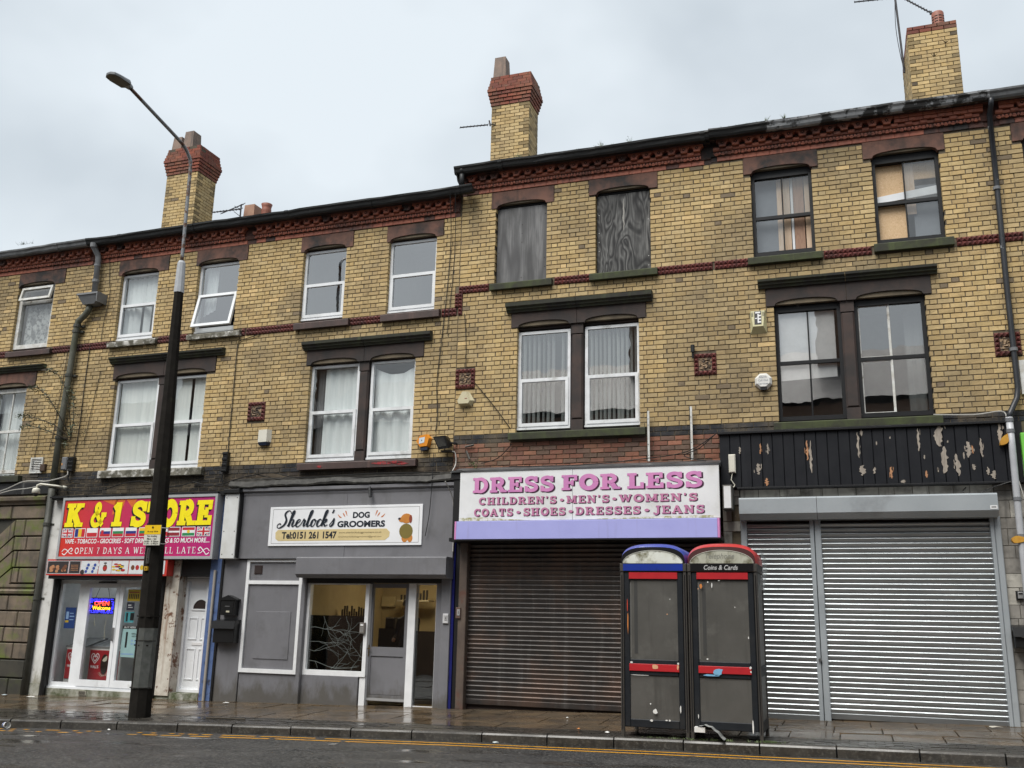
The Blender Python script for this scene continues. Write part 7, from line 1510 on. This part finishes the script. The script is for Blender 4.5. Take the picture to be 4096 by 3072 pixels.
# plate, stickers and plastic wrap on the post
t2=thing('parking_sign','yellow and white no loading plate strapped to the lamp post','sign',(-4.0,-2.66,2.52),False)
mb=MB(); mb.box(-4.145,-3.835,-2.668,-2.655,2.52,2.835); pl=part('plate',mb,pm('white_plate',(.6,.59,.52),(.54,.53,.46),4,.4,bmp=0),t2)
mb=MB(); mb.box(-4.145,-3.835,-2.671,-2.668,2.69,2.835); part('yellow_panel',mb,flat('yellow_plate',(.78,.5,.01),.4),pl)
letters(pl,lambda m:(bfont(m,'At any time',-4.09,-3.885,2.715,2.75,-2.6725,0,.015),bfont(m,'No loading',-4.08,-3.895,2.645,2.678,-2.6725,0,.015),bfont(m,'Mon - Sat',-4.08,-3.90,2.608,2.634,-2.6725,0,.015),bfont(m,'8 00 - 9 30am',-4.125,-3.86,2.567,2.593,-2.6725,0,.015),bfont(m,'4 30 - 6 00pm',-4.125,-3.86,2.53,2.557,-2.6725,0,.015),m.tube([(-3.99,-2.672,2.80),(-3.99,-2.676,2.80)],.016,10)),BLKPL)
mb=MB(); mb.tube([(-4.21,-2.5,2.80),(-4.0,-2.653,2.80),(-3.83,-2.5,2.80)],.008,4); mb.tube([(-4.2,-2.5,2.55),(-4.0,-2.653,2.55),(-3.83,-2.5,2.55)],.008,4); part('strap',mb,SILV,t2)
mb=MB(); mb.box(-4.105,-4.045,-2.636,-2.60,2.13,2.19); sk=thing('number_sticker','small yellow numbered sticker low on the lamp post','sticker',(-4.07,-2.63,2.13),False,mb=mb,mats=flat('yellow_sticker',(.6,.36,.02),.5)); letters(sk,lambda m:bfont(m,'28',-4.095,-4.055,2.142,2.178,-2.6375,0,.02),BLKPL)
mb=MB(); mb.ring(-4.085,-4.045,2.24,2.49,.006,-2.632,-2.60)
for i,c in enumerate('ZLPLLSI'): bfont(mb,c,-4.078,-4.054,2.255+.033*i,2.278+.033*i,-2.633)
thing('painted_code','faint vertical painted code on the lamp post under the plate','marking',(-4.06,-2.63,2.24),False,mb=mb,mats=flat('faint_white_paint',(.11,.105,.095),.7))
mb=MB()
for z,r in ((.98,.173),(1.42,.170)): 
    ax,ay=axis(z); mb.tube([(ax,ay,z),(ax,ay,z+.02)],r+.004,8)
ax,ay=axis(.6); vs=[(ax+(.178)*math.cos(a),ay+.178*math.sin(a),z) for z in (.35,1.25) for a in (RAD(-100),RAD(-67.5),RAD(-22.5),RAD(5))]; mb.add(vs,[(0,1,5,4),(1,2,6,5),(2,3,7,6)],1)
for z in (.36,1.06): mb.tube([(ax+.176*math.cos(RAD(a)),ay+.176*math.sin(RAD(a)),z) for a in range(-180,10,22)],.006,4)
thing('plastic_wrap','clear grey plastic sleeve taped round the foot of the lamp post','wrap',(ax,ay,.35),False,mb=mb,mats=[CONC,pm('grey_plastic_sleeve',(.10,.105,.10),(.07,.075,.07),9,.25,bmp=.3,bscale=20)])

# ================================================================== phone boxes
STEEL=pm('brown_stained_steel',(.07,.063,.055),(.05,.046,.041),5,.5,metal=.35,stretch=(1,1,.2),bmp=.05); DOORB=pm('blue_black_door_paint',(.007,.009,.012),(.011,.0135,.017),7,.5,spec=.3,dirt=(.02,.02,.02),bmp=.25,bscale=35)
SCRG=pm('scratched_grey_screen',(.085,.082,.075),(.066,.064,.058),2.5,.38,streak=(.055,.053,.048),dirt=(.11,.107,.097),dirt_scale=3,dlo=.55,dhi=.75,bmp=.03)
REDB=pm('red_bar',(.42,.015,.02),(.36,.012,.018),5,.4,bmp=.03); CRES=pm('stained_crescent',(.66,.68,.64),(.58,.59,.52),6,.45,dirt=(.13,.12,.06),dirt_scale=4.5,dlo=.5,dhi=.64,bmp=.02)
CRES2=pm('mould_stained_crescent',(.42,.42,.35),(.33,.33,.26),6,.5,dirt=(.10,.09,.05),dirt_scale=4.5,dlo=.46,dhi=.6,streak=(.12,.11,.07),bmp=.02)
BLUR=pm('blue_roof_shell',(.03,.055,.30),(.04,.07,.33),4,.3,bmp=.03); REDR=pm('red_roof_shell',(.42,.03,.03),(.46,.04,.04),4,.3,bmp=.03); MAROON=flat('dark_red_arch',(.055,.013,.013),.45); BLKB=flat('gloss_black_band',(.008,.008,.009),.3)
def phonebox(x0,x1,lb,roofm,archm,bandm,cres):
    y0,y1=-2.62,-1.74; zg=gp((x0+x1)/2,-2.6)-.01; xm=(x0+x1)/2
    t=thing('phone_box',lb,'phone box',(xm,-2.2,zg),False,'pair of modern phone boxes'); pw=.045
    for a,b in ((x0,y0),(x1-pw,y0),(x0,y1-pw),(x1-pw,y1-pw)):
        mb=MB(); mb.cbox(a,a+pw,b,b+pw,zg,2.24,.008); mb.box(a+.016,a+.029,b-.002,b,zg+.1,2.1,1); part('corner_post',mb,[STEEL,BLKB],t)
    # door with its rails, red bars and screens
    a,b=x0+pw+.004,x1-pw-.004; zb,ztop=zg+.13,2.135; mb=MB(); st=.075
    mb.cbox(a,a+st,y0+.005,y0+.05,zb,ztop,.01); mb.cbox(b-st,b,y0+.005,y0+.05,zb,ztop,.01); mb.cbox(a+st,b-st,y0+.008,y0+.05,zb,zb+.10,.008); mb.cbox(a+st,b-st,y0+.008,y0+.05,.83,1.03,.008); mb.cbox(a+st,b-st,y0+.008,y0+.05,2.035,ztop,.006); d=part('door',mb,DOORB,t)
    mb=MB(); mb.cbox(a+st-.008,b-st+.008,y0-.006,y0+.02,2.045,2.13,.004); mb.cbox(a+st-.01,b-st+.01,y0-.008,y0+.02,.885,.975,.004); part('red_bar',mb,REDB,d)
    mb=MB(); mb.box(a+st,b-st,y0+.022,y0+.03,1.03,2.04); mb.box(a+st,b-st,y0+.022,y0+.03,zb+.1,.83); mb.box(a+st,a+st+.02,y0+.0205,y0+.022,1.05,2.0,1); mb.box(a+st+.055,a+st+.10,y0+.0205,y0+.022,1.10,2.03,2); part('screen',mb,[SCRG,flat('pale_scuff',(.105,.103,.095),.5),flat('dark_frame_behind',(.04,.04,.038),.5)],d)
    for s in (x0,x1):
        mb=MB(); e=.012 if s==x0 else -.012; q=(s+e,s+e*2)
        mb.box(*q,y0+pw,y1-pw,zg+.22,2.2); part('side_screen',mb,SCRG,t); mb=MB(); mb.box(s+e*.2,s+e*2.5,y0+pw,y1-pw,.86,.99); mb.box(s+e*.2,s+e*2.5,y0+pw,y1-pw,zg+.12,zg+.24); part('side_rail',mb,DOORB,t)
    mb=MB(); mb.box(x0+pw,x1-pw,y1-.03,y1-.01,zg+.1,2.2); part('back_screen',mb,SCRG,t)
    mb=MB(); mb.cbox(x0-.004,x1+.004,y0-.012,y1+.01,2.14,2.245,.008); mb.box(x0+.042,x1-.042,y0-.016,y0-.012,2.152,2.24,1); bd=part('name_band',mb,[STEEL,bandm],t)
    # arched roof
    n=24; hw=(x1-x0)/2+.006; A=lambda r,h,m_,e=2.:[(xm-r*math.copysign(abs(math.cos(math.pi*i/m_))**(2/e),math.cos(math.pi*i/m_)),2.247+h*math.sin(math.pi*i/m_)**(2/e)) for i in range(m_+1)]
    ou=A(hw,.258,n,2.9); inn=A(hw-.047,.165,n)
    pr=[(q[0],q[1]) for q in ou]
    mb=MB(); k=len(ou)
    yy=[y0-.008,y0+.09,y1-.09,y1+.008]; rr=[(.955,.82),(1,1),(1,1),(.955,.82)]
    vs=[]
    for y,(s,s2) in zip(yy,rr): vs += [(xm+(x-xm)*s,y,2.247+(z-2.247)*s2) for x,z in ou]
    mb.add(vs,[(j*k+i,(j+1)*k+i,(j+1)*k+i+1,j*k+i+1) for j in range(3) for i in range(k-1)]); mb.add([(x,y,z) for y in (y1+.008,) for x,z in [(xm+(a_-xm)*.955,2.247+(c_-2.247)*.82) for a_,c_ in ou]],[tuple(range(k))]); part('roof',mb,roofm,t,smooth=True)
    f1=[(xm+(x-xm)*.955,2.247+(z-2.247)*.82) for x,z in ou]; mb=MB(); mb.add([(x,y0-.009,z) for x,z in f1]+[(x,y0-.012,z) for x,z in inn],[(i,i+k,i+k+1,i+1) for i in range(k-1)]); mb.add([(x,y0-.0085,z) for x,z in f1],[tuple(range(k-1,-1,-1))]); part('arch_face',mb,archm,t)
    mb=MB(); mb.add([(x,y0-.013,z) for x,z in inn],[tuple(range(k-1,-1,-1))]); mb.tube([(x,y0-.014,z) for x,z in inn],.005,4,1); cr_=part('crescent_panel',mb,[cres,flat('pale_trim',(.35,.35,.3),.5)],t)
    mb=MB(); mb.box(x0+.03,x1-.03,y0+.06,y1-.04,zg-.05,zg+.01); part('floor_slab',mb,flat('wet_slab',(.03,.028,.024),.3),t)
    return t,d,bd,cr_,zg
BBLUE=pm('blue_band',(.008,.03,.27),(.01,.03,.22),4,.35,dirt=(.01,.02,.08),dirt_scale=4,dlo=.6,dhi=.7,bmp=0)
t,d,bd,cr_,zg=phonebox(3.545,4.415,'phone box with a blue arched roof, left of the pair',BLUR,BLKB,BBLUE,CRES)
def scraps(d,L_):
    for x,z,w_,h_,mm in L_:
        n=9; mb=MB(); mb.add([(x+w_/2*random.uniform(.6,1.1)*math.cos(2*math.pi*i/n),-2.630,z+h_/2*random.uniform(.6,1.1)*math.sin(2*math.pi*i/n)) for i in range(n)],[tuple(range(n))]); part('sticker_remnant',mb,mm,d)
OR=flat('orange_sticker',(.55,.19,.04),.6); PCH=flat('peach_sticker',(.6,.33,.18),.6); WH_=flat('white_paper_scrap',(.66,.66,.64),.7); LB=flat('light_blue_sticker',(.18,.40,.60),.5); RS=flat('red_sticker',(.5,.05,.02),.5)
scraps(d,[(3.99,.94,.10,.06,PCH),(4.285,.95,.03,.08,PCH),(3.69,.99,.04,.03,WH_),(4.29,.99,.03,.03,WH_),(3.645,1.5,.018,.32,OR),(3.64,1.7,.012,.2,RS),(3.99,.40,.07,.07,WH_),(3.94,.29,.05,.035,WH_),(4.13,.30,.03,.02,WH_),(4.17,.30,.025,.03,WH_),(4.31,.44,.02,.10,WH_),(3.93,.49,.02,.02,WH_),(4.16,1.60,.02,.02,PCH),(4.2,1.79,.01,.02,WH_),(3.80,.835,.30,.008,WH_)])
t,d,bd,cr_,zg2=phonebox(4.430,5.310,'phone box with a red arched roof and black lettered band, right of the pair',REDR,MAROON,BLKB,CRES2)
letters(bd,lambda m:bfont(m,'Coins & Cards',4.645,5.075,2.165,2.225,-2.638,0,.012,.22),flat('silver_lettering',(.5,.5,.5),.4)); letters(cr_,lambda m:bfont(m,'Telephone',4.665,5.035,2.285,2.375,-2.635,0,.008,.25),flat('faded_grey_lettering',(.22,.22,.19),.6))
scraps(d,[(4.60,1.955,.04,.09,OR),(4.565,1.925,.02,.015,PCH),(4.74,1.97,.015,.07,WH_),(4.69,2.01,.02,.02,WH_),(4.83,2.03,.03,.01,WH_),(5.02,1.70,.012,.02,WH_),(4.79,.91,.14,.11,LB),(4.70,.865,.26,.03,LB),(5.185,.97,.035,.04,WH_),(5.19,.92,.02,.03,WH_),(5.19,.28,.022,.18,WH_),(4.53,.37,.012,.06,WH_),(4.66,1.06,.03,.02,WH_),(5.175,1.33,.015,.04,WH_)])
# clear bubble fin on the right hand side of the red box
mb=MB(); vs=[]
for i in range(9):
    z=2.44-.5*i/8; b_=.045*math.sin(math.pi*(i/8)**.7)
    for y in (-2.55,-2.2,-1.8): vs.append((5.318+b_+.01,y,z))
mb.add(vs,[(i*3+j,i*3+j+1,(i+1)*3+j+1,(i+1)*3+j) for i in range(8) for j in range(2)]); part('plastic_fin',mb,glassmat('clear_plastic',.6,(.9,.92,.92),.25,.03),t)
CORR=pm('grimy_ribbed_plastic',(.34,.35,.34),(.2,.2,.19),8,.4,bmp=.2)
mb=MB(); x0,y0,zz_=4.50,-2.70,gp(4.7,-2.7); vs=[]
for i in range(10):
    s=i/9; x=x0+.36*s; z=zz_+.16*math.sin(math.pi*(.25+.75*s))+.02
    for y in (-2.72-.10*s,-2.50-.10*s): vs.append((x,y,z+(.012 if i%2 else 0)))
mb.add(vs,[(2*i,2*i+2,2*i+3,2*i+1) for i in range(9)]); mb.box(4.49,4.62,-2.73,-2.62,zz_+.10,zz_+.16,1)
thing('plastic_cover','curled ribbed plastic panel lying at the foot of the red phone box','panel',(4.65,-2.7,zz_),False,mb=mb,mats=[CORR,WH_])
mb=MB()
for i in range(110):
    x=random.choice((random.gauss(4.3,.22),random.gauss(4.95,.3),random.gauss(5.4,.06))); y=-2.645+random.gauss(0,.015); z=gp(x,y)
    for k in range(4): a=random.uniform(-.03,.03); mb.add([(x-.005,y,z),(x+.005,y,z),(x+a,y+random.gauss(0,.015),z+random.uniform(.01,.035))],[(0,1,2)])
thing('kerb_weeds',None,None,(4.5,-2.66,.1),False,mb=mb,mats=LEAF[1],kind='stuff')

# ================================================================== litter
def cup():
    x,y=-5.68,-3.36; z=pavz(x,kerby(x))-.11; t=thing('paper_cup','white and blue paper cup lying in the gutter at the left','cup',(x,y,z),False); mb=MB(); n=12; a,b=Vector((x-.07,y+.02,z+.035)),Vector((x+.06,y-.05,z+.045)); mb.tube([a,a+(b-a)*.6,b],[.036,.042,.048],n,0,False); mb.tube([a+(b-a)*.1,a+(b-a)*.5],[.0375,.0415],n,1,False); part('cup_body',mb,[flat('paper_white',(.7,.7,.68),.6),flat('paper_blue',(.06,.10,.3),.6)],t)
cup()
def scrap(x,y,s,lb,mm=None,road=False):
    z=(pavz(x,kerby(x))-.10 if road else pavz(x,y)+.012); mb=MB(); n=7; o=random.random()*6
    r=[s*random.uniform(.6,1.1) for _ in range(n)]; vs=[(x+r[i]*math.cos(2*math.pi*i/n+o),y+.7*r[i]*math.sin(2*math.pi*i/n+o),z+random.uniform(.0,.015)) for i in range(n)]; mb.add(vs+[(x,y,z+.02)],[(i,(i+1)%n,n) for i in range(n)]); thing('litter_scrap',lb,'litter',(x,y,z),False,mb=mb,mats=mm or WH_)
scrap(-8.25,-.35,.09,'pale scrap of litter on the slabs below the white pilaster'); scrap(-9.05,-.2,.10,'pale blue litter beside the foot of the old drainpipe',flat('pale_blue_litter',(.5,.58,.62),.5)); scrap(-9.4,-.25,.14,'flattened pale litter at the foot of the ashlar wall'); scrap(-3.95,-.35,.07,'white scrap of paper below the grey painted panel'); scrap(8.15,-.35,.10,'crumpled litter by the right end of the silver shutters',flat('beige_litter',(.4,.38,.33),.7))
scrap(1.95,-2.9,.05,'clear plastic litter on the double yellow lines',flat('clear_litter',(.45,.5,.5),.3),True); scrap(2.35,-.9,.025,'tiny white scrap on the slabs before the brown shutter'); scrap(2.85,-2.1,.03,'small orange scrap near the kerb left of the phone boxes',OR); scrap(-3.9,-3.25,.03,'small white scrap in the gutter left of the yellow lines',None,True); scrap(3.3,-2.35,.035,'white scraps of paper beside the blue phone box')
mb=MB(); mb.tube([(-2.9,-2.35,pavz(-2.9,-2.35)+.012),(-2.6,-2.38,pavz(-2.6,-2.38)+.018),(-2.2,-2.36,pavz(-2.2,-2.36)+.012)],.012,5); thing('fallen_twig','dark wet twig lying on the pavement right of the lamp post','twig',(-2.6,-2.36,0),False,mb=mb,mats=TWIG)
# pale worn patches where the road surface has lost its top coat, exposing pale concrete
mb=MB()
for cx,dy,rx,ry in ((-4.95,-.62,.22,.04),(-4.2,-.70,.12,.035),(-3.2,-.58,.16,.035),(-2.2,-.86,.55,.07),(-4.35,-1.25,.2,.09),(.05,-1.0,.06,.09),(-5.6,-.9,.1,.03)):
    y0_=kerby(cx)+dy; n=18; z=pavz(cx,kerby(cx))-.125+.012+(max(0,-dy+.12-.5)*.0195)+.004
    mb.add([(cx+rx*random.uniform(.75,1.1)*math.cos(2*math.pi*i/n),y0_+ry*random.uniform(.7,1.1)*math.sin(2*math.pi*i/n),z+.0195*rx*math.cos(2*math.pi*i/n)+.0003) for i in range(n)],[tuple(range(n))])
structure('worn_road_patches',mb,pm('worn_pale_concrete',(.24,.235,.22),(.10,.098,.092),9,.12,bmp=.1,bscale=25))

mb=MB(); lr=random.Random(11)
for i in range(130):
    x=lr.uniform(-10,9.3); y=lr.choice((kerby(x)+lr.uniform(.05,.5),lr.uniform(-2.2,-.1),-.05-abs(lr.gauss(0,.08)))); s_=lr.uniform(.008,.024); a=lr.uniform(0,6.3)
    if y<kerby(x)+.04: continue
    z=pavz(x,y)+.008; mb.add([(x+s_*1.6*math.cos(a),y+s_*1.6*math.sin(a),z),(x-s_*.7*math.sin(a),y+s_*.7*math.cos(a),z+.004),(x-s_*1.6*math.cos(a),y-s_*1.6*math.sin(a),z+.001),(x+s_*.7*math.sin(a),y-s_*.7*math.cos(a),z+.003)],[(0,1,2,3)],lr.choice((0,0,0,1)))
thing('leaf_litter',None,None,(0,0,0),False,mb=mb,mats=[flat('dark_leaf_litter',(.018,.014,.009),.6),flat('pale_gum',(.16,.15,.13),.6)],kind='stuff')

# ================================================================== across the road (seen only in the glass)
FB=pm('far_brick',(.2,.12,.08),(.15,.09,.06),3,.8,bmp=0)
t=thing('terrace_house','slate roofed brick terrace across the road mirrored in the upstairs windows','house',(0,-23,0),False)
mb=MB(); mb.box(-40,40,-27,-20.5,-1,9.5); mb.box(-40,40,-19.9,-19.8,-1,-.2); part('wall',mb,FB,t); mb=MB(); mb.add([(-40,-20.2,9.6),(40,-20.2,9.6),(40,-23.6,12.3),(-40,-23.6,12.3),(40,-27,9),(-40,-27,9)],[(0,1,2,3),(3,2,4,5)]); part('roof',mb,SLATE,t)
for cx in (-33,-25,-17,-9.5,-1,6.5,13,21,30):
    mb=MB(); mb.box(cx-.7,cx+.7,-23.9,-22.6,9.5,13.9); part('chimney',mb,FB,t)
    for k in (-.35,.1,.45): part('chimney_pot',lathe([(.13,13.9),(.11,14.4),(.13,14.45)],cx+k,-23.2),REDP,t)
mb=MB()
for x in range(-38,40,4):
    for z in (2.2,5.6): mb.box(x,x+1.1,-20.49,-20.4,z,z+1.7)
part('window',mb,flat('far_window',(.05,.055,.06),.2),t)
